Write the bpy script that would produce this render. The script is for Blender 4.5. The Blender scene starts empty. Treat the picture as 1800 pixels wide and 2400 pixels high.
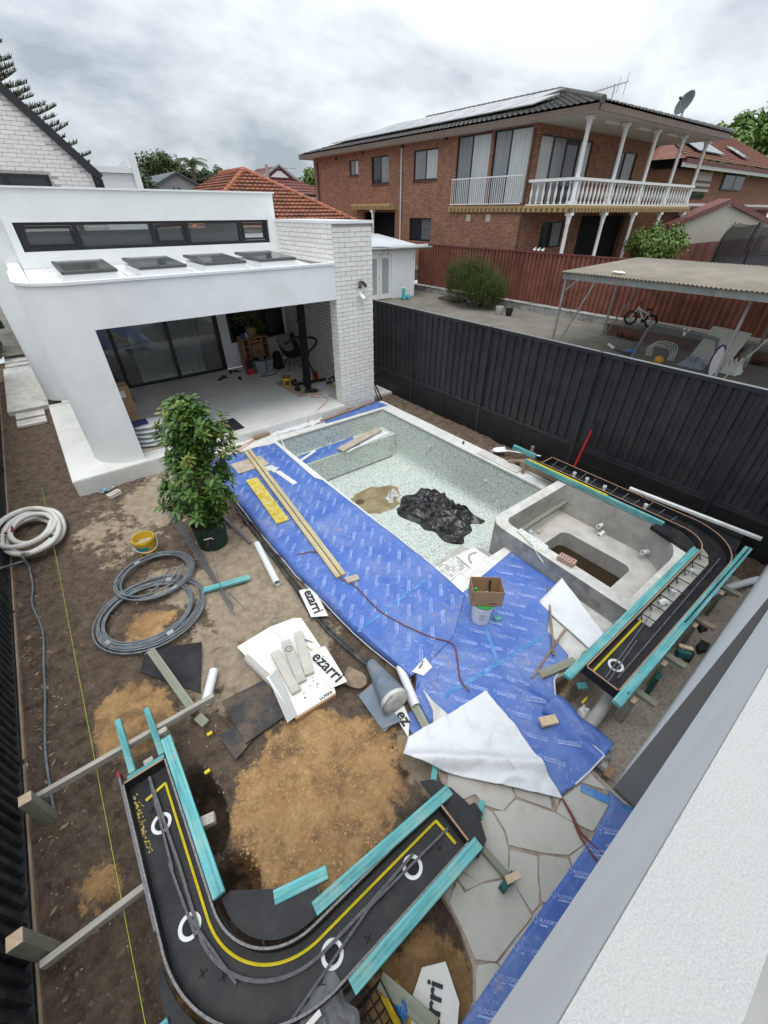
import bpy, bmesh, math, random
from mathutils import Vector, Matrix, noise
random.seed(7)
R = math.radians
sc = bpy.context.scene
C = sc.collection

# ------------------------------------------------------------------ camera
cd = bpy.data.cameras.new('camera'); cam = bpy.data.objects.new('camera', cd); C.objects.link(cam)
cam.location = (0, 0, 4.2)
cam.rotation_euler = (R(90 - 36.29), 0, R(-37.95))
cd.sensor_fit = 'HORIZONTAL'; cd.sensor_width = 36; cd.lens = 19.2
cd.clip_start = 0.02; cd.clip_end = 2000
sc.camera = cam
sc.render.resolution_x = 768; sc.render.resolution_y = 1024

# ------------------------------------------------------------------ sky, sun, exposure
SUN_EL, SUN_AZ = R(77), R(215)          # azimuth clockwise from +Y
w = bpy.data.worlds.new('World'); sc.world = w; w.use_nodes = True
nt = w.node_tree; nt.nodes.clear()
def wn(t, **k):
    n = nt.nodes.new(t)
    for a, b in k.items(): setattr(n, a, b)
    return n
out = wn('ShaderNodeOutputWorld'); bg = wn('ShaderNodeBackground'); bg.inputs[1].default_value = 0.1
sky = wn('ShaderNodeTexSky', sky_type='NISHITA'); sky.sun_disc = False
sky.sun_elevation = SUN_EL; sky.sun_rotation = SUN_AZ
tc = wn('ShaderNodeTexCoord'); sep = wn('ShaderNodeSeparateXYZ')
nt.links.new(tc.outputs['Generated'], sep.inputs[0])
zz = wn('ShaderNodeMath', operation='MAXIMUM'); nt.links.new(sep.outputs[2], zz.inputs[0]); zz.inputs[1].default_value = 0.0
za = wn('ShaderNodeMath', operation='ADD'); nt.links.new(zz.outputs[0], za.inputs[0]); za.inputs[1].default_value = 0.36
dx = wn('ShaderNodeMath', operation='DIVIDE'); dy = wn('ShaderNodeMath', operation='DIVIDE')
nt.links.new(sep.outputs[0], dx.inputs[0]); nt.links.new(za.outputs[0], dx.inputs[1])
nt.links.new(sep.outputs[1], dy.inputs[0]); nt.links.new(za.outputs[0], dy.inputs[1])
cmb = wn('ShaderNodeCombineXYZ'); nt.links.new(dx.outputs[0], cmb.inputs[0]); nt.links.new(dy.outputs[0], cmb.inputs[1])
cmb.inputs[2].default_value = 3.7
n1 = wn('ShaderNodeTexNoise'); n1.inputs['Scale'].default_value = 1.7; n1.inputs['Detail'].default_value = 9
n1.inputs['Roughness'].default_value = 0.56; n1.inputs['Distortion'].default_value = 0.2
nt.links.new(cmb.outputs[0], n1.inputs['Vector'])
rp = wn('ShaderNodeValToRGB'); nt.links.new(n1.outputs[0], rp.inputs[0])
e = rp.color_ramp.elements
e[0].position = 0.38; e[0].color = (.245, .275, .305, 1)
e[1].position = 0.63; e[1].color = (.54, .565, .58, 1)
m = rp.color_ramp.elements.new(0.50); m.color = (.395, .425, .45, 1)
gain = wn('ShaderNodeMix', data_type='RGBA', blend_type='MULTIPLY'); gain.inputs[0].default_value = 1
nt.links.new(rp.outputs[0], gain.inputs[6]); gain.inputs[7].default_value = (10, 10, 10, 1)
# thin overcast: a little of the clear sky shows through the cloud layer
mx = wn('ShaderNodeMix', data_type='RGBA'); mx.inputs[0].default_value = 0.94
nt.links.new(sky.outputs[0], mx.inputs[6]); # overcast luminance rises smoothly from the horizon to the zenith (CIE overcast sky)
zq = wn('ShaderNodeMath', operation='POWER'); nt.links.new(zz.outputs[0], zq.inputs[0]); zq.inputs[1].default_value = 1.6
zg = wn('ShaderNodeMath', operation='MULTIPLY_ADD'); nt.links.new(zq.outputs[0], zg.inputs[0]); zg.inputs[1].default_value = 1.6; zg.inputs[2].default_value = 0.90
cie = wn('ShaderNodeMix', data_type='RGBA', blend_type='MULTIPLY'); cie.inputs[0].default_value = 1; nt.links.new(gain.outputs[2], cie.inputs[6]); nt.links.new(zg.outputs[0], cie.inputs[7])
nt.links.new(cie.outputs[2], mx.inputs[7])
nt.links.new(mx.outputs[2], bg.inputs[0]); nt.links.new(bg.outputs[0], out.inputs[0])

sd = bpy.data.lights.new('sun', 'SUN'); sd.energy = 0.9; sd.angle = R(36); sd.color = (1, 0.975, 0.94)
so = bpy.data.objects.new('sun', sd); C.objects.link(so)
d = Vector((math.sin(SUN_AZ) * math.cos(SUN_EL), math.cos(SUN_AZ) * math.cos(SUN_EL), math.sin(SUN_EL)))
so.rotation_euler = (-d).to_track_quat('-Z', 'Y').to_euler(); so.location = d * 60

vs = sc.view_settings; vs.view_transform = 'Standard'; vs.look = 'None'; vs.exposure = 0.88; vs.gamma = 1
vs.use_curve_mapping = False
sc.render.engine = 'CYCLES'

# ------------------------------------------------------------------ materials
MATS = {}
def nodes_of(name):
    m = bpy.data.materials.new(name); m.use_nodes = True
    t = m.node_tree; t.nodes.clear()
    o = t.nodes.new('ShaderNodeOutputMaterial'); b = t.nodes.new('ShaderNodeBsdfPrincipled')
    t.links.new(b.outputs[0], o.inputs[0]); MATS[name] = m
    return m, t, b
def N(t, ty, **k):
    n = t.nodes.new(ty)
    for a, v in k.items(): setattr(n, a, v)
    return n
def rgba(c): return (c[0], c[1], c[2], 1)
def noise_n(t, vec, scale, detail=4, rough=0.55, dist=0):
    n = N(t, 'ShaderNodeTexNoise'); n.inputs['Scale'].default_value = scale
    n.inputs['Detail'].default_value = detail; n.inputs['Roughness'].default_value = rough
    n.inputs['Distortion'].default_value = dist
    if vec is not None: t.links.new(vec, n.inputs['Vector'])
    return n.outputs[0]
def ramp(t, fac, p0, p1, c0=(0, 0, 0), c1=(1, 1, 1)):
    r = N(t, 'ShaderNodeValToRGB'); t.links.new(fac, r.inputs[0]); e = r.color_ramp.elements
    e[0].position = p0; e[0].color = rgba(c0); e[1].position = p1; e[1].color = rgba(c1)
    return r.outputs[0]
def mixc(t, fac, a, b, mode='MIX'):
    n = N(t, 'ShaderNodeMix', data_type='RGBA', blend_type=mode)
    if isinstance(fac, (int, float)): n.inputs[0].default_value = fac
    else: t.links.new(fac, n.inputs[0])
    for i, x in ((6, a), (7, b)):
        if isinstance(x, tuple): n.inputs[i].default_value = rgba(x)
        else: t.links.new(x, n.inputs[i])
    return n.outputs[2]
def mth(t, op, a, b=0.0):
    n = N(t, 'ShaderNodeMath', operation=op)
    for i, x in ((0, a), (1, b)):
        if isinstance(x, (int, float)): n.inputs[i].default_value = x
        else: t.links.new(x, n.inputs[i])
    return n.outputs[0]
def mapped(t, src, scale=(1, 1, 1)):
    mp = N(t, 'ShaderNodeMapping'); mp.inputs['Scale'].default_value = scale
    t.links.new(src, mp.inputs[0]); return mp.outputs[0]
def bumpn(t, b, h, strength, dist=0.01):
    n = N(t, 'ShaderNodeBump'); n.inputs['Strength'].default_value = strength; n.inputs['Distance'].default_value = dist
    t.links.new(h, n.inputs['Height']); t.links.new(n.outputs[0], b.inputs['Normal'])
def M(name, col, rough=0.6, var=0.18, vsc=6.0, bump=0.0, bsc=80.0, metal=0.0, spec=0.4,
      stretch=(1, 1, 1), dirt=None, dsc=3.0, damt=0.45, rnd=0.0, bdist=0.01, coat=0, knots=None):
    """Principled with mottled base colour, optional dirt patches, fine bump and a per-object value shift"""
    m, t, b = nodes_of(name)
    tcn = N(t, 'ShaderNodeTexCoord'); v = mapped(t, tcn.outputs['Object'], stretch)
    n = noise_n(t, v, vsc, 6, 0.6)
    lo = tuple(max(0, c * (1 - var)) for c in col); hi = tuple(min(1, c * (1 + var)) for c in col)
    c = ramp(t, n, 0.3, 0.7, lo, hi)
    if rnd:
        oi = N(t, 'ShaderNodeObjectInfo')
        hs = N(t, 'ShaderNodeHueSaturation'); t.links.new(c, hs.inputs['Color'])
        t.links.new(mth(t, 'MULTIPLY_ADD', oi.outputs['Random'], 2 * rnd), hs.inputs['Value'])
        hs.inputs['Value'].links[0].from_node.inputs[2].default_value = 1 - rnd
        c = hs.outputs[0]
    if dirt:
        dn = noise_n(t, tcn.outputs['Object'], dsc, 8, 0.65)
        f = mth(t, 'MULTIPLY', ramp(t, dn, 0.46, 0.68), damt)
        c = mixc(t, f, c, dirt)
    if knots:
        vo_ = N(t, 'ShaderNodeTexVoronoi'); vo_.inputs['Scale'].default_value = 5.5; t.links.new(mapped(t, tcn.outputs['Object'], (.8, 1.6, 1.6)), vo_.inputs['Vector'])
        c = mixc(t, ramp(t, vo_.outputs['Distance'], 0.06, 0.16, (1, 1, 1), (0, 0, 0)), c, knots)
    t.links.new(c, b.inputs['Base Color'])
    b.inputs['Roughness'].default_value = rough; b.inputs['Metallic'].default_value = metal
    b.inputs['Specular IOR Level'].default_value = spec
    if coat: b.inputs['Coat Weight'].default_value = coat
    if bump: bumpn(t, b, noise_n(t, v, bsc, 5, 0.6), bump, bdist)
    return m
def glass_like(name, col, rough=0.05, trans=0.0, alpha=1.0, spec=0.8, ior=1.45):
    m, t, b = nodes_of(name)
    b.inputs['Base Color'].default_value = rgba(col); b.inputs['Roughness'].default_value = rough
    b.inputs['Transmission Weight'].default_value = trans; b.inputs['Alpha'].default_value = alpha
    b.inputs['Specular IOR Level'].default_value = spec; b.inputs['IOR'].default_value = ior
    return m

# plain families
M('render_white', (0.80, 0.81, 0.81), 0.75, 0.05, 2, 0.35, 160, bdist=0.006, dirt=(0.62, 0.61, 0.58), dsc=0.9, damt=0.3)
M('render_rough', (0.62, 0.615, 0.60), 0.9, 0.13, 260, 0.8, 330, bdist=0.012, dirt=(0.68, 0.67, 0.64), dsc=2, damt=0.4)
M('render_smooth', (0.79, 0.80, 0.80), 0.7, 0.04, 2, 0.1, 60)
M('white_paint', (0.80, 0.80, 0.79), 0.45, 0.04, 4)
M('white_metal', (0.78, 0.79, 0.80), 0.35, 0.04, 3)
M('white_dirty', (0.72, 0.72, 0.70), 0.6, 0.12, 5, 0.15, 50, dirt=(0.28, 0.26, 0.23), dsc=1.6, damt=0.55)
M('white_brick', (0.76, 0.745, 0.71), 0.75, 0.05, 14, 0.35, 120, rnd=0.05, bdist=0.004)
M('mortar_white', (0.42, 0.41, 0.39), 0.9, 0.1, 30)
M('black_frame', (0.012, 0.013, 0.015), 0.35, 0.2, 5, spec=0.5)
M('black_metal', (0.018, 0.019, 0.021), 0.38, 0.25, 6, spec=0.5)
M('fence_black', (0.022, 0.0235, 0.026), 0.34, 0.25, 3, 0.05, 40, spec=0.45, dirt=(0.055, 0.055, 0.055), dsc=2.2, damt=0.4)
M('fence_charcoal', (0.020, 0.023, 0.026), 0.5, 0.3, 5, 0.1, 60, spec=0.4, dirt=(0.085, 0.09, 0.095), dsc=9, damt=0.55)
M('fence_edge', (0.16, 0.165, 0.17), 0.4, 0.15, 3)
M('plinth_black', (0.012, 0.013, 0.014), 0.5, 0.3, 6, 0.2, 40, spec=0.4)
M('fence_red', (0.225, 0.085, 0.058), 0.55, 0.22, 2.5, 0.05, 40, dirt=(0.10, 0.035, 0.028), dsc=0.8, damt=0.6)
M('fence_red_trim', (0.15, 0.045, 0.035), 0.5, 0.15, 3)
M('patio_tile', (0.67, 0.665, 0.64), 0.5, 0.07, 1.5, 0.05, 30, rnd=0.03, dirt=(0.40, 0.39, 0.36), dsc=0.9, damt=0.4)
M('coping_stone', (0.66, 0.655, 0.62), 0.65, 0.08, 7, 0.2, 60, rnd=0.04, dirt=(0.45, 0.43, 0.39), dsc=5, damt=0.4)
M('flagstone', (0.46, 0.445, 0.405), 0.7, 0.12, 5, 0.45, 35, rnd=0.08, dirt=(0.30, 0.24, 0.18), dsc=5, damt=0.5)
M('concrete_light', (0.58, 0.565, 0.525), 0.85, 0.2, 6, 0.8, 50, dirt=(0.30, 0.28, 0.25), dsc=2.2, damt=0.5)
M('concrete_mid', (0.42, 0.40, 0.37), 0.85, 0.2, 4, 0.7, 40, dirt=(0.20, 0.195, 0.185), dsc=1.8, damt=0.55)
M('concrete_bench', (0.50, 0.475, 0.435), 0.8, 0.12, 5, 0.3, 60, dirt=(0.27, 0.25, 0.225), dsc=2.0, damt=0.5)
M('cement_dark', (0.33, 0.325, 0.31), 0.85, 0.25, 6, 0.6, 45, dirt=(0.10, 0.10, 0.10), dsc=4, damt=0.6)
M('driveway', (0.17, 0.157, 0.132), 0.9, 0.18, 1.6, 0.3, 40, dirt=(0.10, 0.095, 0.08), dsc=0.7, damt=0.65)
M('mossy_render', (0.36, 0.355, 0.34), 0.9, 0.2, 3, 0.3, 40, dirt=(0.05, 0.052, 0.045), dsc=2.6, damt=0.85)
M('balcony_floor', (0.30, 0.30, 0.285), 0.7, 0.12, 3, 0.1, 40)
M('wall_grey', (0.24, 0.237, 0.23), 0.8, 0.05, 3, 0.1, 80)
M('grey_plastic', (0.125, 0.145, 0.165), 0.45, 0.2, 8, dirt=(0.30, 0.29, 0.26), dsc=14, damt=0.5)
M('hose_white', (0.62, 0.61, 0.575), 0.55, 0.08, 9, 0.1, 40, dirt=(0.45, 0.38, 0.30), dsc=5, damt=0.5)
M('pvc_white', (0.70, 0.715, 0.73), 0.3, 0.05, 6, dirt=(0.5, 0.48, 0.44), dsc=6, damt=0.35)
M('pvc_dirty', (0.42, 0.41, 0.385), 0.5, 0.15, 6, dirt=(0.33, 0.24, 0.16), dsc=5, damt=0.6)
M('black_pipe', (0.03, 0.032, 0.034), 0.5, 0.3, 7, dirt=(0.16, 0.14, 0.11), dsc=7, damt=0.5)
M('rebar_steel', (0.15, 0.15, 0.155), 0.5, 0.3, 30, 0.3, 200, metal=0.2)
M('steel_galv', (0.33, 0.34, 0.335), 0.5, 0.2, 3, metal=0.3, dirt=(0.2, 0.19, 0.17), dsc=2, damt=0.4)
M('blue_timber', (0.105, 0.37, 0.385), 0.65, 0.5, 5, 0.3, 30, stretch=(0.35, 9, 9), rnd=0.12, dirt=(0.36, 0.46, 0.38), dsc=5, damt=0.5, knots=(0.05, 0.16, 0.17))
M('blue_timber_end', (0.02, 0.14, 0.20), 0.7, 0.2, 20)
M('green_block', (0.018, 0.10, 0.095), 0.75, 0.25, 10, 0.3, 50)
M('grey_timber', (0.40, 0.375, 0.325), 0.8, 0.25, 5, 0.5, 40, stretch=(0.4, 10, 10), rnd=0.12, dirt=(0.22, 0.21, 0.17), dsc=3, damt=0.5)
M('green_timber', (0.235, 0.24, 0.185), 0.8, 0.25, 5, 0.4, 40, stretch=(0.4, 9, 9), rnd=0.12, dirt=(0.16, 0.17, 0.13), dsc=3, damt=0.5)
M('raw_timber', (0.56, 0.43, 0.29), 0.8, 0.15, 20, 0.3, 60)
M('brown_timber', (0.26, 0.18, 0.125), 0.8, 0.25, 6, 0.4, 40, stretch=(0.5, 9, 9), rnd=0.1, dirt=(0.4, 0.34, 0.27), dsc=5, damt=0.45)
M('dusty_plank', (0.42, 0.36, 0.285), 0.85, 0.2, 7, 0.4, 40, stretch=(0.5, 7, 7), dirt=(0.58, 0.53, 0.46), dsc=6, damt=0.6)
M('yellow_timber', (0.47, 0.40, 0.235), 0.7, 0.18, 5, 0.3, 40, stretch=(0.4, 10, 10), rnd=0.1, dirt=(0.30, 0.25, 0.16), dsc=4, damt=0.4)
M('yellow_plank', (0.55, 0.42, 0.045), 0.6, 0.22, 9, 0.3, 40, dirt=(0.60, 0.55, 0.42), dsc=9, damt=0.6)
M('ply_dusty', (0.42, 0.345, 0.265), 0.85, 0.15, 6, 0.2, 30, dirt=(0.54, 0.48, 0.41), dsc=3, damt=0.55)
M('ply_edge', (0.36, 0.225, 0.15), 0.8, 0.2, 40, stretch=(1, 1, 12))
M('black_ply', (0.014, 0.014, 0.016), 0.5, 0.25, 3, 0.05, 30, spec=0.3, dirt=(0.060, 0.056, 0.052), dsc=5, damt=0.4)
M('form_grey_edge', (0.155, 0.16, 0.175), 0.6, 0.15, 10)
M('kerf_edge', (0.21, 0.20, 0.20), 0.8, 0.45, 70)
M('black_ply_sandy', (0.024, 0.024, 0.027), 0.5, 0.2, 3, spec=0.4, dirt=(0.34, 0.22, 0.11), dsc=3.2, damt=0.32)
M('yellow_foam', (0.66, 0.53, 0.02), 0.5, 0.12, 12, 0.2, 60)
M('cardboard', (0.37, 0.235, 0.135), 0.85, 0.1, 5, 0.1, 40)
M('cardboard_dark', (0.24, 0.15, 0.09), 0.85, 0.12, 5)
M('card_white', (0.71, 0.70, 0.66), 0.7, 0.05, 4, dirt=(0.55, 0.50, 0.43), dsc=3, damt=0.35)
M('card_grey', (0.42, 0.42, 0.41), 0.75, 0.08, 4)
M('paver_grey', (0.46, 0.445, 0.405), 0.8, 0.12, 9, 0.3, 60, rnd=0.08, dirt=(0.40, 0.33, 0.22), dsc=5, damt=0.4)
M('ink_black', (0.022, 0.022, 0.025), 0.6, 0.1, 20)
M('ink_brown', (0.10, 0.055, 0.035), 0.7, 0.1, 20)
M('print_pale', (0.33, 0.42, 0.72), 0.6, 0.25, 12, dirt=(0.10, 0.17, 0.48), dsc=5, damt=0.8)
M('sheet_white', (0.68, 0.69, 0.71), 0.65, 0.05, 4, 0.8, 9, dirt=(0.50, 0.49, 0.47), dsc=3, damt=0.35, bdist=0.02)
M('tape_blue', (0.055, 0.19, 0.46), 0.5, 0.15, 9, dirt=(0.25, 0.4, 0.6), dsc=8, damt=0.5)
M('membrane_roll', (0.16, 0.20, 0.25), 0.6, 0.12, 9, 0.2, 30, dirt=(0.26, 0.25, 0.24), dsc=5, damt=0.55)
M('cloth_white', (0.66, 0.655, 0.63), 0.85, 0.08, 8, 0.3, 30)
M('plastic_yellow', (0.66, 0.43, 0.018), 0.4, 0.12, 6, dirt=(0.42, 0.33, 0.17), dsc=6, damt=0.4)
M('teal_label', (0.02, 0.25, 0.28), 0.5, 0.1, 10)
M('pot_green', (0.010, 0.035, 0.026), 0.55, 0.3, 10, 0.15, 40, dirt=(0.07, 0.09, 0.07), dsc=30, damt=0.4)
M('soil_pot', (0.05, 0.035, 0.025), 0.95, 0.3, 30, 0.6, 80)
M('bark', (0.13, 0.10, 0.075), 0.9, 0.3, 20, 0.5, 60)
M('trunk_pale', (0.28, 0.22, 0.17), 0.85, 0.25, 20, 0.4, 60)
M('green_plastic', (0.04, 0.28, 0.07), 0.45, 0.1, 6)
M('bucket_teal', (0.03, 0.22, 0.36), 0.45, 0.1, 6)
M('red_paint', (0.42, 0.02, 0.022), 0.4, 0.15, 8)
M('rust', (0.12, 0.065, 0.035), 0.8, 0.3, 20)
M('cord_red', (0.17, 0.045, 0.04), 0.6, 0.2, 12)
M('cord_orange', (0.50, 0.15, 0.075), 0.6, 0.15, 12)
M('string_lime', (0.42, 0.55, 0.05), 0.6, 0.1, 10)
M('brick_pink', (0.46, 0.285, 0.24), 0.85, 0.2, 30, 0.5, 90, dirt=(0.16, 0.12, 0.11), dsc=14, damt=0.5)
M('brick_cream', (0.60, 0.55, 0.49), 0.85, 0.1, 20, 0.4, 80)
M('brick_void', (0.035, 0.025, 0.022), 0.95, 0.1, 10)
M('roof_grey_tile', (0.10, 0.096, 0.092), 0.75, 0.3, 4, 0.3, 30, dirt=(0.20, 0.19, 0.17), dsc=2, damt=0.4)
M('terracotta', (0.27, 0.105, 0.062), 0.8, 0.28, 3, 0.3, 30, dirt=(0.075, 0.052, 0.045), dsc=1.3, damt=0.75)
M('terracotta_ridge', (0.36, 0.13, 0.07), 0.8, 0.25, 4, dirt=(0.12, 0.07, 0.05), dsc=3, damt=0.5)
M('roof_maroon', (0.15, 0.055, 0.048), 0.75, 0.25, 4)
M('roof_brown_tile', (0.19, 0.08, 0.052), 0.75, 0.3, 3, dirt=(0.10, 0.05, 0.04), dsc=1.5, damt=0.5)
M('gutter_brown', (0.17, 0.125, 0.10), 0.5, 0.15, 3)
M('eave_white', (0.62, 0.61, 0.585), 0.6, 0.05, 3)
M('pipe_brown', (0.085, 0.05, 0.038), 0.5, 0.15, 3)
M('maroon_trim', (0.13, 0.028, 0.026), 0.55, 0.25, 4, dirt=(0.35, 0.25, 0.2), dsc=5, damt=0.4)
M('slab_tan', (0.42, 0.29, 0.13), 0.7, 0.15, 5)
M('slab_brown', (0.18, 0.115, 0.055), 0.75, 0.15, 5)
M('carport_roof', (0.255, 0.225, 0.175), 0.7, 0.12, 2, dirt=(0.17, 0.15, 0.12), dsc=1.2, damt=0.5)
M('zinc_roof', (0.50, 0.52, 0.545), 0.5, 0.08, 3)
M('blind', (0.45, 0.46, 0.455), 0.8, 0.04, 3)
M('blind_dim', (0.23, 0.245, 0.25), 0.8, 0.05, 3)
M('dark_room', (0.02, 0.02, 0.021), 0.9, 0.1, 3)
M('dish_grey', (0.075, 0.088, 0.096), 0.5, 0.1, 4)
M('rubber', (0.015, 0.015, 0.016), 0.75, 0.2, 9)
M('grey_wall', (0.36, 0.38, 0.41), 0.8, 0.05, 2)
M('dark_cladding', (0.055, 0.06, 0.066), 0.6, 0.1, 3, stretch=(8, 8, 0.3))
M('cream_wall', (0.46, 0.425, 0.36), 0.8, 0.06, 2)
M('wood_cabinet', (0.36, 0.22, 0.115), 0.6, 0.15, 5, stretch=(1, 1, 8))
M('terracotta_pot', (0.30, 0.19, 0.09), 0.7, 0.1, 8)
M('kraft_bag', (0.25, 0.155, 0.08), 0.85, 0.1, 8)
M('red_bag', (0.42, 0.03, 0.03), 0.6, 0.25, 14)
M('orange_tin', (0.50, 0.09, 0.02), 0.4, 0.15, 6)
M('crate_grey', (0.28, 0.30, 0.325), 0.5, 0.1, 6)
M('curtain', (0.78, 0.79, 0.77), 0.85, 0.04, 4)
M('mat_black', (0.020, 0.020, 0.021), 0.9, 0.25, 30, 0.5, 120)
M('bag_white', (0.60, 0.61, 0.62), 0.6, 0.05, 5, 0.3, 12, bdist=0.02)
M('bag_navy', (0.03, 0.035, 0.12), 0.6, 0.1, 10)
M('shoe', (0.045, 0.045, 0.04), 0.8, 0.2, 20)
M('skylight_glass', (0.055, 0.06, 0.055), 0.12, 0.1, 3, spec=0.6, dirt=(0.13, 0.13, 0.12), dsc=3, damt=0.3)
M('skylight_frame', (0.075, 0.075, 0.072), 0.45, 0.1, 4)
M('ball_orange', (0.48, 0.22, 0.025), 0.6, 0.15, 8)
M('teal_toy', (0.10, 0.42, 0.46), 0.45, 0.1, 8)
M('tyvek_blue', (0.30, 0.35, 0.42), 0.8, 0.12, 7)
M('gas_green', (0.24, 0.27, 0.235), 0.5, 0.1, 5)
M('grass_dry', (0.27, 0.23, 0.12), 0.9, 0.2, 9)
M('leaf_dry', (0.33, 0.22, 0.125), 0.85, 0.25, 20, rnd=0.25)
M('rope_maroon', (0.22, 0.025, 0.05), 0.85, 0.4, 60)
M('black_mesh_net', (0.016, 0.016, 0.018), 0.8, 0.1, 5)
glass_like('window_dark', (0.018, 0.021, 0.023), 0.03, spec=0.9)
glass_like('door_glass', (0.58, 0.61, 0.61), 0.02, trans=0.9, spec=0.8, ior=1.5)
glass_like('pet_clear', (0.80, 0.86, 0.88), 0.08, trans=0.85, ior=1.2)
glass_like('clear_bag', (0.62, 0.64, 0.66), 0.25, trans=0.75, ior=1.15)
glass_like('muddy_water', (0.030, 0.020, 0.011), 0.04, spec=0.6)
M('drain_water', (0.29, 0.24, 0.135), 0.12, 0.35, 4, spec=0.5, dirt=(0.17, 0.125, 0.055), dsc=3, damt=0.6)
glass_like('solar_glass', (0.055, 0.06, 0.075), 0.06, spec=1.0, ior=1.9)
glass_like('frosted', (0.36, 0.40, 0.39), 0.4, spec=0.5)
M('bin_bag', (0.010, 0.010, 0.011), 0.30, 0.3, 5, spec=0.5, dirt=(0.13, 0.13, 0.13), dsc=6, damt=0.45)

# leaves: colour changes from leaf clump to leaf clump
def leafmat(name, c0, c1, rough=0.45, sc_=9):
    m, t, b = nodes_of(name)
    tcn = N(t, 'ShaderNodeTexCoord'); g = N(t, 'ShaderNodeNewGeometry')
    n = noise_n(t, tcn.outputs['Object'], sc_, 3)
    f = mth(t, 'MULTIPLY_ADD', g.outputs['Random Per Island'], 0.6)
    f.node.inputs[2].default_value = 0.0
    f2 = mth(t, 'MULTIPLY_ADD', n, 0.5); t.links.new(f, f2.node.inputs[2])
    t.links.new(ramp(t, f2, 0.15, 0.85, c0, c1), b.inputs['Base Color'])
    b.inputs['Roughness'].default_value = rough; b.inputs['Specular IOR Level'].default_value = 0.35
    b.inputs['Subsurface Weight'].default_value = 0.0
leafmat('leaf_magnolia', (0.020, 0.060, 0.012), (0.085, 0.165, 0.026), 0.38)
leafmat('leaf_tip', (0.12, 0.19, 0.03), (0.24, 0.27, 0.06), 0.42)
leafmat('leaf_rosemary', (0.030, 0.060, 0.014), (0.13, 0.175, 0.040), 0.6)
leafmat('leaf_bush', (0.035, 0.085, 0.012), (0.15, 0.23, 0.04), 0.5)
leafmat('leaf_far', (0.020, 0.040, 0.014), (0.085, 0.11, 0.035), 0.7, 1.5)
leafmat('leaf_pine', (0.018, 0.030, 0.014), (0.055, 0.07, 0.030), 0.7, 1.5)
leafmat('leaf_bluegreen', (0.03, 0.055, 0.035), (0.10, 0.14, 0.07), 0.6, 2)

def brickmat(name, c1, c2, mort, bw=0.23, bh=0.076, ms=0.010, dirt=None):
    m, t, b = nodes_of(name)
    g = N(t, 'ShaderNodeNewGeometry'); s = N(t, 'ShaderNodeSeparateXYZ'); t.links.new(g.outputs['Position'], s.inputs[0])
    c = N(t, 'ShaderNodeCombineXYZ'); t.links.new(mth(t, 'ADD', s.outputs[0], s.outputs[1]), c.inputs[0]); t.links.new(s.outputs[2], c.inputs[1])
    br = N(t, 'ShaderNodeTexBrick'); t.links.new(c.outputs[0], br.inputs['Vector'])
    br.inputs['Color1'].default_value = rgba(c1); br.inputs['Color2'].default_value = rgba(c2); br.inputs['Mortar'].default_value = rgba(mort)
    br.inputs['Scale'].default_value = 1; br.inputs['Brick Width'].default_value = bw; br.inputs['Row Height'].default_value = bh + ms
    br.inputs['Mortar Size'].default_value = ms; br.inputs['Mortar Smooth'].default_value = 0.1; br.inputs['Bias'].default_value = 0.0
    col = br.outputs['Color']
    n = noise_n(t, g.outputs['Position'], 2.5, 5); col = mixc(t, 0.5, col, ramp(t, n, 0.3, 0.7, (0.7, 0.7, 0.7), (1.25, 1.2, 1.15)), 'MULTIPLY')
    if dirt: col = mixc(t, mth(t, 'MULTIPLY', ramp(t, noise_n(t, g.outputs['Position'], 0.9, 6), 0.5, 0.75), 0.5), col, dirt)
    t.links.new(col, b.inputs['Base Color']); b.inputs['Roughness'].default_value = 0.85
    bumpn(t, b, mth(t, 'SUBTRACT', 1.0, br.outputs['Fac']), 0.6, 0.01)
brickmat('brick_red', (0.45, 0.20, 0.120), (0.28, 0.115, 0.070), (0.14, 0.105, 0.085), ms=0.014, dirt=(0.17, 0.09, 0.065))
brickmat('brick_orange', (0.30, 0.125, 0.060), (0.20, 0.085, 0.045), (0.15, 0.11, 0.08))
brickmat('brick_planter', (0.26, 0.095, 0.06), (0.18, 0.065, 0.045), (0.17, 0.15, 0.125))
brickmat('brick_white_far', (0.72, 0.71, 0.68), (0.68, 0.67, 0.64), (0.36, 0.35, 0.33), bw=0.30, bh=0.078, ms=0.010)

# mosaic pool tile
m, t, b = nodes_of('mosaic')
g = N(t, 'ShaderNodeNewGeometry')
va = N(t, 'ShaderNodeVectorMath', operation='MULTIPLY_ADD'); t.links.new(g.outputs['Position'], va.inputs[0])
va.inputs[1].default_value = (54, 54, 54); va.inputs[2].default_value = (0.37, 0.37, 0.37)
fl = N(t, 'ShaderNodeVectorMath', operation='FLOOR'); t.links.new(va.outputs[0], fl.inputs[0])
wn_ = N(t, 'ShaderNodeTexWhiteNoise', noise_dimensions='3D'); t.links.new(fl.outputs[0], wn_.inputs['Vector'])
r = N(t, 'ShaderNodeValToRGB'); t.links.new(wn_.outputs['Value'], r.inputs[0]); r.color_ramp.interpolation = 'CONSTANT'
cols = [(0, (0.19, 0.215, 0.19)), (0.07, (0.28, 0.315, 0.28)), (0.12, (0.40, 0.45, 0.40)), (0.19, (0.53, 0.58, 0.53)), (0.50, (0.57, 0.62, 0.57)), (0.78, (0.62, 0.665, 0.62))]
r.color_ramp.elements[0].position = 0; r.color_ramp.elements[0].color = rgba(cols[0][1])
r.color_ramp.elements[1].position = cols[1][0]; r.color_ramp.elements[1].color = rgba(cols[1][1])
for p, c in cols[2:]:
    e = r.color_ramp.elements.new(p); e.color = rgba(c)
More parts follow.
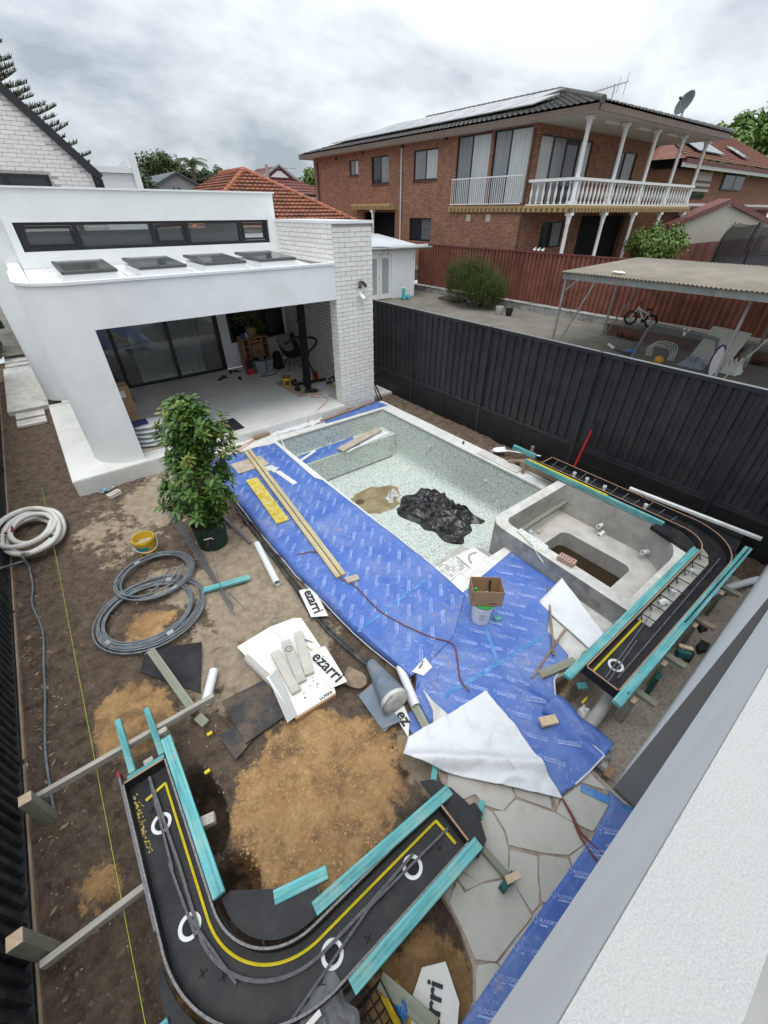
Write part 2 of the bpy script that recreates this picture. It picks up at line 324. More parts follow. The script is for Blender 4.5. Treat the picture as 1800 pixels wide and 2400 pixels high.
col = mixc(t, mth(t, 'MULTIPLY', ramp(t, noise_n(t, g.outputs['Position'], 1.1, 6), 0.5, 0.75), 0.22), r.outputs[0], (0.42, 0.42, 0.36))
t.links.new(col, b.inputs['Base Color']); b.inputs['Roughness'].default_value = 0.35

# blue floor-protection sheet with dust and plaster flecks
m, t, b = nodes_of('sheet_blue')
tcn = N(t, 'ShaderNodeTexCoord'); v = tcn.outputs['Object']
c = ramp(t, noise_n(t, v, 3, 5), 0.3, 0.7, (0.046, 0.112, 0.385), (0.075, 0.160, 0.47))
c = mixc(t, mth(t, 'MULTIPLY', ramp(t, noise_n(t, v, 1.3, 8, 0.7), 0.44, 0.68), 0.5), c, (0.24, 0.30, 0.46))
fleck = ramp(t, noise_n(t, v, 26, 6, 0.75), 0.57, 0.67)
area = ramp(t, noise_n(t, v, 1.9, 3), 0.38, 0.58)
c = mixc(t, mth(t, 'MULTIPLY', mth(t, 'MULTIPLY', fleck, area), 0.7), c, (0.46, 0.47, 0.55))
sand = mth(t, 'MULTIPLY', ramp(t, noise_n(t, v, 14, 7, 0.75), 0.54, 0.66), ramp(t, noise_n(t, v, 1.5, 3, 0.5, 0.4), 0.52, 0.64))
c = mixc(t, mth(t, 'MULTIPLY', sand, 0.8), c, (0.42, 0.31, 0.20))
t.links.new(c, b.inputs['Base Color']); b.inputs['Roughness'].default_value = 0.5
bumpn(t, b, noise_n(t, v, 5, 6, 0.6, 0.6), 0.5, 0.03)

# bare yard soil: painted vertex attributes (sand amount / pale amount) broken up by noise
m, t, b = nodes_of('soil')
tcn = N(t, 'ShaderNodeTexCoord'); v = tcn.outputs['Object']
at = N(t, 'ShaderNodeAttribute'); at.attribute_name = 'soil'
s = N(t, 'ShaderNodeSeparateColor'); t.links.new(at.outputs['Color'], s.inputs[0])
dark = ramp(t, noise_n(t, v, 7, 10, 0.80), 0.32, 0.68, (0.055, 0.040, 0.029), (0.275, 0.205, 0.150))
sandc = mixc(t, mth(t, 'MULTIPLY', ramp(t, noise_n(t, v, 2.6, 8, 0.7, 0.5), 0.47, 0.64), 0.7), ramp(t, noise_n(t, v, 7, 10, 0.75), 0.30, 0.70, (0.40, 0.222, 0.095), (0.78, 0.49, 0.235)), (0.15, 0.098, 0.058))
pale = ramp(t, noise_n(t, v, 9, 10, 0.7), 0.28, 0.72, (0.28, 0.215, 0.15), (0.60, 0.49, 0.36))
grav = ramp(t, noise_n(t, v, 30, 8, 0.8), 0.30, 0.70, (0.34, 0.25, 0.18), (0.84, 0.77, 0.67))
brk = noise_n(t, v, 9, 10, 0.78)
def fbrk(ch, k=1.5):
    x = mth(t, 'ADD', ch, mth(t, 'MULTIPLY', mth(t, 'SUBTRACT', brk, 0.5), k)); return ramp(t, x, 0.40, 0.56)
c = mixc(t, fbrk(s.outputs[1]), dark, pale)
c = mixc(t, fbrk(s.outputs[0]), c, sandc)
c = mixc(t, fbrk(s.outputs[2]), c, grav)
spk = ramp(t, noise_n(t, v, 85, 4, 0.7), 0.64, 0.72)
c = mixc(t, mth(t, 'MULTIPLY', spk, 0.40), c, (0.46, 0.40, 0.33))
spd = ramp(t, noise_n(t, v, 60, 5, 0.8), 0.28, 0.36, (1, 1, 1), (0, 0, 0))
c = mixc(t, mth(t, 'MULTIPLY', spd, 0.6), c, (0.030, 0.022, 0.016))
t.links.new(c, b.inputs['Base Color']); b.inputs['Roughness'].default_value = 0.95; b.inputs['Specular IOR Level'].default_value = 0.15
bumpn(t, b, noise_n(t, v, 40, 10, 0.78), 1.0, 0.05)

# striped cushion
m, t, b = nodes_of('stripe_fabric')
tcn = N(t, 'ShaderNodeTexCoord'); wv = N(t, 'ShaderNodeTexWave'); wv.inputs['Scale'].default_value = 9; wv.inputs['Distortion'].default_value = 2.5
t.links.new(tcn.outputs['Object'], wv.inputs['Vector'])
t.links.new(ramp(t, wv.outputs['Color'], 0.45, 0.55, (0.03, 0.03, 0.035), (0.42, 0.41, 0.39)), b.inputs['Base Color']); b.inputs['Roughness'].default_value = 0.9
# netting
m, t, b = nodes_of('netting')
b.inputs['Base Color'].default_value = (0.10, 0.105, 0.11, 1); b.inputs['Alpha'].default_value = 0.28; b.inputs['Roughness'].default_value = 0.9
m, t, b = nodes_of('tramp_net')
b.inputs['Base Color'].default_value = (0.016, 0.017, 0.02, 1); b.inputs['Alpha'].default_value = 0.62; b.inputs['Roughness'].default_value = 0.9

# ------------------------------------------------------------------ mesh helpers
OFF = {}
class MB:
    def __init__(s): s.v = []; s.f = []; s.smooth = False
    def add(s, vs_, fs):
        o = len(s.v); s.v += [tuple(q) for q in vs_]; s.f += [tuple(i + o for i in f) for f in fs]; return s
    def box(s, a, b):
        x0, y0, z0 = a; x1, y1, z1 = b
        return s.add([(x0, y0, z0), (x1, y0, z0), (x1, y1, z0), (x0, y1, z0), (x0, y0, z1), (x1, y0, z1), (x1, y1, z1), (x0, y1, z1)],
                     [(0, 3, 2, 1), (4, 5, 6, 7), (0, 1, 5, 4), (1, 2, 6, 5), (2, 3, 7, 6), (3, 0, 4, 7)])
    def quad(s, *p): return s.add(p, [tuple(range(len(p)))])
    def prism(s, poly, z0, z1):
        n = len(poly); a = sum(poly[i][0] * poly[(i + 1) % n][1] - poly[(i + 1) % n][0] * poly[i][1] for i in range(n))
        if a < 0: poly = poly[::-1]
        vs_ = [(p[0], p[1], z0) for p in poly] + [(p[0], p[1], z1) for p in poly]
        fs = [tuple(range(n - 1, -1, -1)), tuple(range(n, 2 * n))] + [(i, (i + 1) % n, n + (i + 1) % n, n + i) for i in range(n)]
        return s.add(vs_, fs)
    def hex(s, b4, t4):
        return s.add(list(b4) + list(t4), [(0, 3, 2, 1), (4, 5, 6, 7), (0, 1, 5, 4), (1, 2, 6, 5), (2, 3, 7, 6), (3, 0, 4, 7)])
    def bar(s, p0, p1, w, h, up=(0, 0, 1)):
        p0 = Vector(p0); p1 = Vector(p1); d_ = (p1 - p0).normalized(); u = Vector(up)
        if abs(d_.dot(u)) > 0.98: u = Vector((0, 1, 0))
        sd_ = d_.cross(u).normalized(); u = sd_.cross(d_)
        c = [(-w / 2, -h / 2), (w / 2, -h / 2), (w / 2, h / 2), (-w / 2, h / 2)]
        a = [p0 + sd_ * x + u * y for x, y in c]; b_ = [p1 + sd_ * x + u * y for x, y in c]
        return s.add(a + b_, [(3, 2, 1, 0), (4, 5, 6, 7), (0, 1, 5, 4), (1, 2, 6, 5), (2, 3, 7, 6), (3, 0, 4, 7)])
    def tube(s, path, r, n=8, caps=True, closed=False):
        path = [Vector(p) for p in path]; rings = []; m_ = len(path)
        ref = Vector((0, 0, 1)); prev = None
        for i, p in enumerate(path):
            if closed: d_ = (path[(i + 1) % m_] - path[i - 1])
            else: d_ = path[min(i + 1, m_ - 1)] - path[max(i - 1, 0)]
            if d_.length < 1e-9: d_ = Vector((0, 0, 1))
            d_.normalize()
            if prev is None:
                u = ref - d_ * ref.dot(d_)
                if u.length < 0.05: u = Vector((1, 0, 0)) - d_ * d_.x
            else: u = prev - d_ * prev.dot(d_)
            u.normalize(); prev = u; w_ = d_.cross(u)
            rr = r[i] if isinstance(r, (list, tuple)) else r
            rings.append([p + (u * math.cos(2 * math.pi * k / n) + w_ * math.sin(2 * math.pi * k / n)) * rr for k in range(n)])
        o = [q for rg in rings for q in rg]; fs = []
        L = m_ if closed else m_ - 1
        for i in range(L):
            j = (i + 1) % m_
            for k in range(n): fs.append((i * n + k, i * n + (k + 1) % n, j * n + (k + 1) % n, j * n + k))
        if caps and not closed: fs.append(tuple(range(n - 1, -1, -1))); fs.append(tuple((m_ - 1) * n + k for k in range(n)))
        s.smooth = True
        return s.add(o, fs)
    def lathe(s, prof, c=(0, 0, 0), n=20, caps=True, axis=None):
        o = []; fs = []
        for (r, z) in prof:
            for k in range(n):
                a = 2 * math.pi * k / n; o.append(Vector((r * math.cos(a), r * math.sin(a), z)))
        for i in range(len(prof) - 1):
            for k in range(n): fs.append((i * n + k, i * n + (k + 1) % n, (i + 1) * n + (k + 1) % n, (i + 1) * n + k))
        if caps: fs.append(tuple(range(n - 1, -1, -1))); fs.append(tuple((len(prof) - 1) * n + k for k in range(n)))
        if axis is not None:
            q = Vector((0, 0, 1)).rotation_difference(Vector(axis)); o = [q @ p for p in o]
        c = Vector(c); s.smooth = True
        return s.add([p + c for p in o], fs)
    def ell(s, c, r, n=10, k=6):
        o = []; fs = []
        for i in range(k + 1):
            ph = math.pi * i / k
            for j in range(n):
                a = 2 * math.pi * j / n; o.append((c[0] + r[0] * math.sin(ph) * math.cos(a), c[1] + r[1] * math.sin(ph) * math.sin(a), c[2] - r[2] * math.cos(ph)))
        for i in range(k):
            for j in range(n): fs.append((i * n + j, i * n + (j + 1) % n, (i + 1) * n + (j + 1) % n, (i + 1) * n + j))
        s.smooth = True
        return s.add(o, fs)
    def grid(s, fn, nu, nv):
        o = [fn(i / nu, j / nv) for j in range(nv + 1) for i in range(nu + 1)]
        return s.add(o, [(j * (nu + 1) + i, j * (nu + 1) + i + 1, (j + 1) * (nu + 1) + i + 1, (j + 1) * (nu + 1) + i) for j in range(nv) for i in range(nu)])
    def build(s, name, mat, parent=None, smooth=None, solid=0, bevel=0):
        off = OFF.get(parent.name, Vector((0, 0, 0))) if parent else Vector((0, 0, 0))
        me = bpy.data.meshes.new(name)
        me.from_pydata([(p[0] - off.x, p[1] - off.y, p[2] - off.z) for p in s.v], [], s.f); me.update()
        if (s.smooth if smooth is None else smooth):
            me.polygons.foreach_set('use_smooth', [True] * len(me.polygons)); 
            try: me.set_sharp_from_angle(angle=R(50))
            except Exception: pass
        me.materials.append(MATS[mat])
        o = bpy.data.objects.new(name, me); C.objects.link(o)
        if parent: o.parent = parent; OFF[o.name] = off
        if solid:
            md = o.modifiers.new('solid', 'SOLIDIFY'); md.thickness = solid; md.offset = -1
        if bevel:
            md = o.modifiers.new('bevel', 'BEVEL'); md.width = bevel; md.segments = 2; md.limit_method = 'ANGLE'
        return o
def tag(o, label=None, cat=None, group=None, kind=None):
    if label: o['label'] = label
    if cat: o['category'] = cat
    if group: o['group'] = group
    if kind: o['kind'] = kind
    return o
def thing(name, label, cat, loc, group=None):
    o = bpy.data.objects.new(name, None); C.objects.link(o); o.location = loc
    o.empty_display_size = 0.1
    OFF[o.name] = Vector(loc); return tag(o, label, cat, group)
def structure(o): o['kind'] = 'structure'; return o
def copy_tree(o, parent=None):
    c = o.copy(); C.objects.link(c); c.parent = parent
    for ch in list(o.children): copy_tree(ch, c)
    return c
def board(name, mat, p0, p1, w_, h_, parent=None, up=(0, 0, 1), bevel=0.003):
    """plank from p0 to p1 (axis line), local X along the grain"""
    p0 = Vector(p0); p1 = Vector(p1); L = (p1 - p0).length; d_ = (p1 - p0).normalized(); u = Vector(up)
    if abs(d_.dot(u)) > 0.98: u = Vector((0, 1, 0))
    y = u.cross(d_).normalized(); z = d_.cross(y)
    b = MB().box((-L / 2, -w_ / 2, -h_ / 2), (L / 2, w_ / 2, h_ / 2))
    me = bpy.data.meshes.new(name); me.from_pydata(b.v, [], b.f); me.materials.append(MATS[mat])
    o = bpy.data.objects.new(name, me); C.objects.link(o)
    mw = Matrix((d_, y, z)).transposed().to_4x4(); mw.translation = (p0 + p1) / 2
    if parent:
        off = OFF[parent.name]; mw.translation = (p0 + p1) / 2 - off; o.parent = parent
    o.matrix_basis = mw
    if bevel:
        md = o.modifiers.new('bevel', 'BEVEL'); md.width = bevel; md.segments = 1
    return o
def text_mesh(body, size, font_bold=0.0, align='CENTER'):
    cu = bpy.data.curves.new('t', 'FONT'); cu.body = body; cu.size = size; cu.align_x = align; cu.align_y = 'CENTER'
    cu.offset = font_bold; cu.resolution_u = 2
    o = bpy.data.objects.new('t', cu); C.objects.link(o)
    dg = bpy.context.evaluated_depsgraph_get(); me = bpy.data.meshes.new_from_object(o.evaluated_get(dg))
    vs_ = [tuple(v_.co) for v_ in me.vertices]; fs = [tuple(p.vertices) for p in me.polygons]
    bpy.data.objects.remove(o); bpy.data.curves.remove(cu); bpy.data.meshes.remove(me)
    return vs_, fs
def rrect(x0, y0, x1, y1, r, n=6):
    """rounded rectangle, counter-clockwise, r = radii at (x0y0, x1y0, x1y1, x0y1)"""
    if not isinstance(r, (tuple, list)): r = (r,) * 4
    o = []
    for (cx, cy, sx, sy, a0, rr) in ((x0, y0, 1, 1, 180, r[0]), (x1, y0, -1, 1, 270, r[1]), (x1, y1, -1, -1, 0, r[2]), (x0, y1, 1, -1, 90, r[3])):
        px = cx + sx * rr; py = cy + sy * rr
        for k in range(n + 1):
            a = R(a0 + 90 * k / n); o.append((px + rr * math.cos(a), py + rr * math.sin(a)))
    return o
def lerp(a, b, t): return a + (b - a) * t
def polyat(pts, u):
    """point at fraction u of a polyline"""
    L = [0]
    for i in range(1, len(pts)): L.append(L[-1] + math.dist(pts[i][:2], pts[i - 1][:2]))
    d_ = u * L[-1]
    for i in range(1, len(pts)):
        if d_ <= L[i] + 1e-9:
            k = (d_ - L[i - 1]) / max(1e-9, L[i] - L[i - 1]); return tuple(lerp(a, b, k) for a, b in zip(pts[i - 1], pts[i]))
    return pts[-1]
def nz(x, y, z=0.0, s=1.0): return noise.noise(Vector((x * s, y * s, z)))
def smooth_path(pts, n=8):
    pts = [Vector(p) for p in pts]; o = []
    for i in range(len(pts) - 1):
        a = pts[max(i - 1, 0)]; b = pts[i]; c = pts[i + 1]; e_ = pts[min(i + 2, len(pts) - 1)]
        for k in range(n):
            t_ = k / n
            o.append(0.5 * ((2 * b) + (-a + c) * t_ + (2 * a - 5 * b + 4 * c - e_) * t_ * t_ + (-a + 3 * b - 3 * c + e_) * t_ ** 3))
    o.append(pts[-1]); return o

# ================================================================== SETTING: ground
def inrect(x, y, a): return a[0] < x < a[2] and a[1] < y < a[3]
def bump_e(x, y, cx, cy, rx, ry):
    q = ((x - cx) / rx) ** 2 + ((y - cy) / ry) ** 2
    return max(0.0, 1 - q)
def gz(x, y):
    h = -0.15 + 0.030 * nz(x, y, 0, 1.1) + 0.028 * nz(x, y, 5, 4.0) + 0.018 * nz(x, y, 9, 11) + 0.006 * nz(x, y, 4, 24)
    if x > 6.55: h += 0.09
    if x < 1.7: h += 0.010 * nz(x, y, 1, 17) + 0.007 * nz(x, y, 8, 34)
    h += 0.05 * bump_e(x, y, 0.6, 1.7, 0.8, 0.6) + 0.05 * bump_e(x, y, -0.7, 3.35, 0.5, 0.45)
    h += 0.06 * bump_e(x, y, 0.9, 2.15, 0.4, 0.25)
    h -= 0.55 * min(1, 2.2 * bump_e(x, y, -0.42, 2.12, 0.17, 0.42))
    h -= 0.50 * min(1, 2.0 * bump_e(x, y, -0.40, 1.42, 0.20, 0.22))
    h -= 0.25 * min(1, 2.0 * bump_e(x, y, 3.35, 0.58, 0.30, 0.16))
    if y < 0.7 and x > 2.6: h += 0.03 * nz(x, y, 2, 7) - 0.03
    return h
def soilmask(x, y):
    w1 = 0.30 * nz(x, y, 3, 1.6) + 0.22 * nz(x, y, 6, 4.5) + 0.15 * nz(x, y, 7, 11)
    sand = max(bump_e(x, y, 0.50, 1.62, 1.05, 0.95) * 1.3, bump_e(x, y, -0.72, 3.4, 0.50, 0.60) * 1.0,
               bump_e(x, y, -0.30, 4.62, 0.45, 0.35) * 0.8, bump_e(x, y, -1.25, 2.0, 0.25, 0.4) * 0.6, bump_e(x, y, -0.75, 0.95, 0.5, 0.35) * 0.7,
               bump_e(x, y, 3.3, 0.6, 0.5, 0.25), bump_e(x, y, 0.4, 0.0, 0.6, 0.5), bump_e(x, y, 3.5, 0.15, 0.6, 0.15) * 0.6) + w1 * 0.8
    sand -= 0.5 * bump_e(x, y, 1.15, 2.1, 0.35, 0.35)
    pale = max(bump_e(x, y, 1.1, 4.4, 0.95, 2.2), bump_e(x, y, 0.7, 7.6, 0.95, 1.2), bump_e(x, y, 1.45, 1.15, 0.35, 0.5),
               bump_e(x, y, 0.2, 5.2, 0.6, 0.8) * 0.6, bump_e(x, y, 0.5, 3.4, 1.1, 1.0) * 0.75, bump_e(x, y, -0.3, 7.0, 0.9, 1.6) * 0.5) * 1.15 + w1
    grav = (0.85 if (x > 2.62 and y < 0.75 and x < 6.6) else 0.0) + w1 * 0.5
    return (min(1, max(0, sand)), min(1, max(0, pale)), min(1, max(0, grav)), 1)
def make_yard():
    X0, X1, Y0, Y1 = -1.66, 7.30, -0.60, 20.0
    xs = [X0 + 3.5 * i / 140 for i in range(140)] + [1.84 + (X1 - 1.84) * i / 60 for i in range(61)]
    ys = []; y = Y0
    while y < Y1: ys.append(y); y += 0.026 if y < 4 else 0.04 if y < 6 else (0.06 if y < 9.2 else 0.3)
    ys.append(Y1)
    vs_ = [(x, y, gz(x, y)) for y in ys for x in xs]; nx = len(xs); fs = []
    for j in range(len(ys) - 1):
        for i in range(nx - 1):
            cx = (xs[i] + xs[i + 1]) / 2; cy = (ys[j] + ys[j + 1]) / 2
            if inrect(cx, cy, (3.10, 2.45, 6.50, 8.35)) or inrect(cx, cy, (4.42, 0.80, 6.50, 2.6)): continue
            if inrect(cx, cy, (-0.3, 9.0, 6.3, 20)): continue
            k = j * nx + i; fs.append((k, k + 1, k + nx + 1, k + nx))
    me = bpy.data.meshes.new('yard_ground'); me.from_pydata(vs_, [], fs)
    ca = me.color_attributes.new('soil', 'FLOAT_COLOR', 'POINT')
    buf = []
    for p in vs_: buf += soilmask(p[0], p[1])
    ca.data.foreach_set('color', buf)
    me.polygons.foreach_set('use_smooth', [True] * len(me.polygons))
    me.materials.append(MATS['soil']); o = bpy.data.objects.new('yard_ground', me); C.objects.link(o); structure(o)
make_yard()
b = MB()
b.quad((-300, -300, -0.16), (-1.68, -300, -0.16), (-1.68, 400, -0.16), (-300, 400, -0.16))
b.quad((-1.68, -300, -0.16), (400, -300, -0.16), (400, -0.62, -0.16), (-1.68, -0.62, -0.16))
b.quad((-1.68, 20, 0.05), (7.3, 20, 0.05), (7.3, 400, 0.05), (-1.68, 400, 0.05))
b.quad((7.3, 24.5, 0.30), (400, 24.5, 0.30), (400, 400, 0.30), (7.3, 400, 0.30))
structure(b.build('ground', 'driveway'))
b = MB().quad((7.3, -0.6, 0.40), (19.3, -0.6, 0.40), (19.3, 24.5, 0.40), (7.3, 24.5, 0.40))
structure(b.build('neighbour_driveway', 'driveway'))
b = MB().quad((19.3, -0.6, 1.35), (400, -0.6, 1.35), (400, 24.5, 1.35), (19.3, 24.5, 1.35)).quad((19.3, 24.5, 1.35), (400, 24.5, 1.35), (400, 24.5, 0.3), (19.3, 24.5, 0.3))
structure(b.build('neighbour_lawn', 'driveway'))

# loose clods, chips and leaf litter on the soil
def scatter(name, mat, n, area, smin, smax, kind='clod', label=None, avoid=()):
    b = MB(); k = 0; tries = 0
    while k < n and tries < n * 6:
        tries += 1
        x = random.uniform(area[0], area[2]); y = random.uniform(area[1], area[3])
        if any(inrect(x, y, a) for a in avoid): continue
        if mat == 'clod_dark' and x < 1.7 and max(soilmask(x, y)[:2]) > 0.45: continue
        if mat == 'clod_sand' and soilmask(x, y)[0] < 0.5: continue
        s = smin * (smax / smin) ** (random.random() ** 2.2); z = gz(x, y)
        if kind == 'clod':
            a = random.random() * 6.28; o = []
            for q in range(5):
                t_ = a + q * 1.2566; rr = s * random.uniform(0.6, 1.1); o.append((x + rr * math.cos(t_), y + rr * math.sin(t_), z - s * 0.3))
            o.append((x + s * random.uniform(-.3, .3), y + s * random.uniform(-.3, .3), z + s * random.uniform(0.35, 0.9)))
            b.add(o, [(0, 1, 5), (1, 2, 5), (2, 3, 5), (3, 4, 5), (4, 0, 5)])
        else:
            a = random.random() * 6.28; L = s * 2.2; c_, s_ = math.cos(a), math.sin(a); wd = s * random.uniform(0.3, 0.7); lift = s * random.uniform(0.1, 0.6)
            b.add([(x - c_ * L, y - s_ * L, z + 0.006), (x + s_ * wd, y - c_ * wd, z + 0.008 + lift), (x + c_ * L, y + s_ * L, z + 0.007), (x - s_ * wd, y + c_ * wd, z + 0.005)], [(0, 1, 2), (0, 2, 3)])
        k += 1
    o = b.build(name, mat); tag(o, label, 'litter' if kind != 'clod' else 'soil', kind='stuff'); return o
M('clod_dark', (0.14, 0.107, 0.083), 0.95, 0.4, 20)
M('clod_sand', (0.46, 0.295, 0.15), 0.95, 0.3, 20)
M('clod_pale', (0.48, 0.42, 0.35), 0.95, 0.3, 20)
DK = [(1.62, 1.3, 7.3, 9.5), (-0.58, 8.6, 7, 14), (0.75, -0.6, 2.6, 1.3)]
scatter('soil_clods', 'clod_dark', 9000, (-1.62, 0.2, 1.6, 9.4), 0.006, 0.034, label='dark clods and crumbs strewn over the bare yard soil', avoid=DK + [(0.0, 0.9, 1.3, 2.2)])
scatter('sand_clods', 'clod_sand', 3800, (-0.3, 0.8, 1.4, 2.6), 0.004, 0.024, label='loose orange sand crumbs over the sandy patch inside the curved formwork', avoid=DK)
scatter('gravel', 'clod_pale', 3600, (2.62, -0.06, 6.7, 0.72), 0.005, 0.026, label='pale rubble and stone chips along the house wall under the formwork')
scatter('pale_chips', 'clod_pale', 900, (-1.6, 0.8, 1.6, 9.4), 0.004, 0.013, label='small pale stone chips scattered through the yard soil', avoid=DK)
scatter('strip_clods', 'clod_dark', 900, (6.68, 2.5, 7.28, 8.9), 0.006, 0.030, label='dark soil crumbs along the foot of the tall black fence')
scatter('leaf_litter', 'leaf_dry', 420, (-1.62, 0.6, 1.6, 12.8), 0.006, 0.018, 'leaf', 'dry leaves and bark chips scattered over the bare soil', DK)
scatter('fence_leaves', 'leaf_dry', 80, (-1.62, 2.6, -1.35, 7.0), 0.010, 0.024, 'leaf', 'dry brown leaves gathered along the foot of the corrugated left fence')

# ================================================================== deck slab, coping and crazy paving
deck_poly = [(1.76, 8.62), (1.73, 6.8), (1.70, 5.2), (1.70, 4.1), (1.74, 3.6), (1.78, 2.8), (1.84, 2.4), (1.93, 1.9), (1.86, 1.7), (1.78, 1.45),
             (1.42, 1.02), (1.33, 0.80), (0.86, 0.40), (0.82, 0.14), (0.75, -0.05), (0.56, -0.22), (0.45, -0.60), (2.56, -0.60), (2.56, -0.05), (2.58, 0.60), (3.05, 0.87),
             (3.45, 0.80), (4.36, 0.80), (4.46, 2.36), (3.00, 2.36), (3.00, 8.62)]
deck = MB().prism(deck_poly, -0.30, -0.020).build('deck_slab', 'concrete_light'); structure(deck)
def coping(x0, y0, x1, y1, n, along, mat='coping_stone', z1=0.0, z0=-0.035, g=0.004):
    for i in range(n):
        if along == 'y': a, b_ = lerp(y0, y1, i / n) + g / 2, lerp(y0, y1, (i + 1) / n) - g / 2; q = ((x0, a), (x1, b_))
        else: a, b_ = lerp(x0, x1, i / n) + g / 2, lerp(x0, x1, (i + 1) / n) - g / 2; q = ((a, y0), (b_, y1))
        dz = random.uniform(-0.0015, 0.0015)
        MB().box((q[0][0], q[0][1], z0), (q[1][0], q[1][1], z1 + dz)).build('coping_stone', mat, deck, bevel=0.003)
coping(2.96, 2.64, 3.275, 8.16, 9, 'y'); coping(6.325, 3.05, 6.66, 8.16, 6, 'y')
coping(1.74, 8.164, 6.66, 8.62, 7, 'x'); coping(3.0, 2.36, 4.42, 2.636, 3, 'x')
stones = [
 [(1.46, 0.90), (1.33, 0.78), (1.43, 0.69), (1.53, 0.66), (1.72, 0.63), (1.68, 0.95)],
 [(1.74, 0.62), (1.55, 0.65), (1.55, 0.54), (1.645, 0.42), (1.80, 0.42), (1.84, 0.50), (1.80, 0.62)],
 [(1.87, 0.49), (1.83, 0.41), (1.98, 0.16), (2.07, 0.25), (2.20, 0.60), (1.85, 0.66)],
 [(2.10, 0.24), (2.05, 0.15), (2.13, 0.17), (2.36, 0.14), (2.50, -0.06), (2.53, 0.55), (2.24, 0.58)],
 [(2.03, 0.125), (2.00, 0.12), (2.05, -0.02), (2.12, -0.14), (2.47, -0.12), (2.35, 0.11), (2.13, 0.145)],
 [(1.79, 0.395), (1.66, 0.395), (1.575, 0.455), (1.545, 0.30), (1.49, 0.23), (1.68, 0.02), (1.81, -0.10), (1.97, -0.14), (2.04, -0.03), (1.98, 0.12)],
 [(1.53, 0.51), (1.43, 0.63), (1.31, 0.75), (1.00, 0.52), (1.12, 0.22), (1.33, 0.12), (1.45, 0.22), (1.515, 0.31), (1.545, 0.46)],
 [(0.98, 0.50), (0.87, 0.40), (0.86, 0.31), (0.99, 0.35), (1.00, 0.26), (1.11, 0.215)],
 [(1.46, 0.20), (1.34, 0.105), (1.30, -0.13), (1.385, -0.13), (1.50, -0.03), (1.60, 0.04)],
 [(0.98, 0.245), (0.985, 0.33), (0.855, 0.285), (0.83, 0.14), (0.79, -0.03), (0.89, -0.12), (1.27, -0.14), (1.32, 0.09), (1.12, 0.20)],
 [(1.62, 0.025), (1.53, -0.035), (1.41, -0.14), (1.60, -0.35), (1.78, -0.12), (1.66, 0.0)],
 [(1.82, -0.125), (1.64, -0.36), (2.10, -0.40), (2.10, -0.165), (1.97, -0.16)],
 [(2.13, -0.16), (2.13, -0.42), (2.54, -0.42), (2.53, -0.10), (2.48, -0.14)],
 [(0.88, -0.14), (0.77, -0.06), (0.58, -0.22), (0.52, -0.45), (0.95, -0.45)],
 [(1.26, -0.16), (0.90, -0.145), (0.98, -0.45), (1.56, -0.42), (1.37, -0.15)]]
for i, p in enumerate(stones):
    cx = sum(q[0] for q in p) / len(p); cy = sum(q[1] for q in p) / len(p); o = []
    for j in range(len(p)):
        a = p[j]; c = p[(j + 1) % len(p)]
        for k in range(4):
            x, y = lerp(a[0], c[0], k / 4), lerp(a[1], c[1], k / 4)
            dd = math.dist((x, y), (cx, cy)); s_ = (dd + 0.010 - 0.012 * abs(nz(x, y, i, 9))) / max(dd, 1e-6)
            o.append((cx + (x - cx) * s_, cy + (y - cy) * s_))
    MB().prism(o, -0.05, random.uniform(-0.004, 0.002)).build('flagstone', 'flagstone', deck, bevel=0.004)
M('joint_rust', (0.31, 0.25, 0.20), 0.95, 0.35, 20, 0.5, 60, dirt=(0.40, 0.36, 0.31), dsc=8, damt=0.7)
MB().prism([(1.40, 0.98), (1.32, 0.78), (0.85, 0.40), (0.81, 0.14), (0.74, -0.05), (0.55, -0.22), (0.45, -0.59), (2.55, -0.59), (2.555, -0.05), (2.565, 0.58), (2.3, 1.0)], -0.10, -0.013).build('joint_bed', 'joint_rust', deck)

# ================================================================== swimming pool
px0, py0, px1, py1 = 3.275, 2.64, 6.325, 8.16
pool = thing('swimming_pool', 'empty green mosaic swimming pool with a far end seat and near end steps', 'pool', (4.8, 5.4, -1.15))
b = MB(); rings = []
prof = [(0.0, -0.036), (0.0, -0.90)] + [(0.22 - 0.22 * math.cos(a), -0.93 - 0.22 * math.sin(a)) for a in [R(q) for q in (15, 30, 45, 60, 75, 90)]]
for (d_, z) in prof:
    q_ = [(p[0], p[1], z) for p in rrect(px0 + d_, py0 + d_, px1 - d_, py1 - d_, 0.10, 5)]; q_.insert(6, (4.42, py0 + d_, z)); rings.append(q_)
o = [p for rg in rings for p in rg]; n = len(rings[0]); fs = []
for i in range(len(rings) - 1):
    for k in range(n):
        if not 6 <= k <= 11: fs.append((i * n + k, (i + 1) * n + k, (i + 1) * n + (k + 1) % n, i * n + (k + 1) % n))
fs.append(tuple((len(rings) - 1) * n + k for k in range(n))); b.add(o, fs); b.smooth = True
b.build('basin', 'mosaic', pool)
MB().box((px0 - 0.01, py0 - 0.01, -0.042), (px1 + 0.01, py0 + 0.0, -0.036))
M('waterline', (0.22, 0.24, 0.235), 0.6, 0.1, 8)
for q in (((px0 + 0.002, py0, -0.050), (px0 + 0.012, py1, -0.030)), ((px1 - 0.012, py0, -0.050), (px1 - 0.002, py1, -0.030)), ((px0, py1 - 0.012, -0.050), (px1, py1 - 0.002, -0.030))):
    MB().box(*q).build('waterline_trim', 'waterline', pool)
MB().box((px0 + 0.003, 7.60, -1.12), (px1 - 0.003, py1 - 0.003, -0.50)).build('seat', 'mosaic', pool, bevel=0.012)
MB().box((px0 + 0.003, py0 + 0.003, -1.12), (4.40, 3.17, -0.28)).build('step', 'mosaic', pool, bevel=0.008)
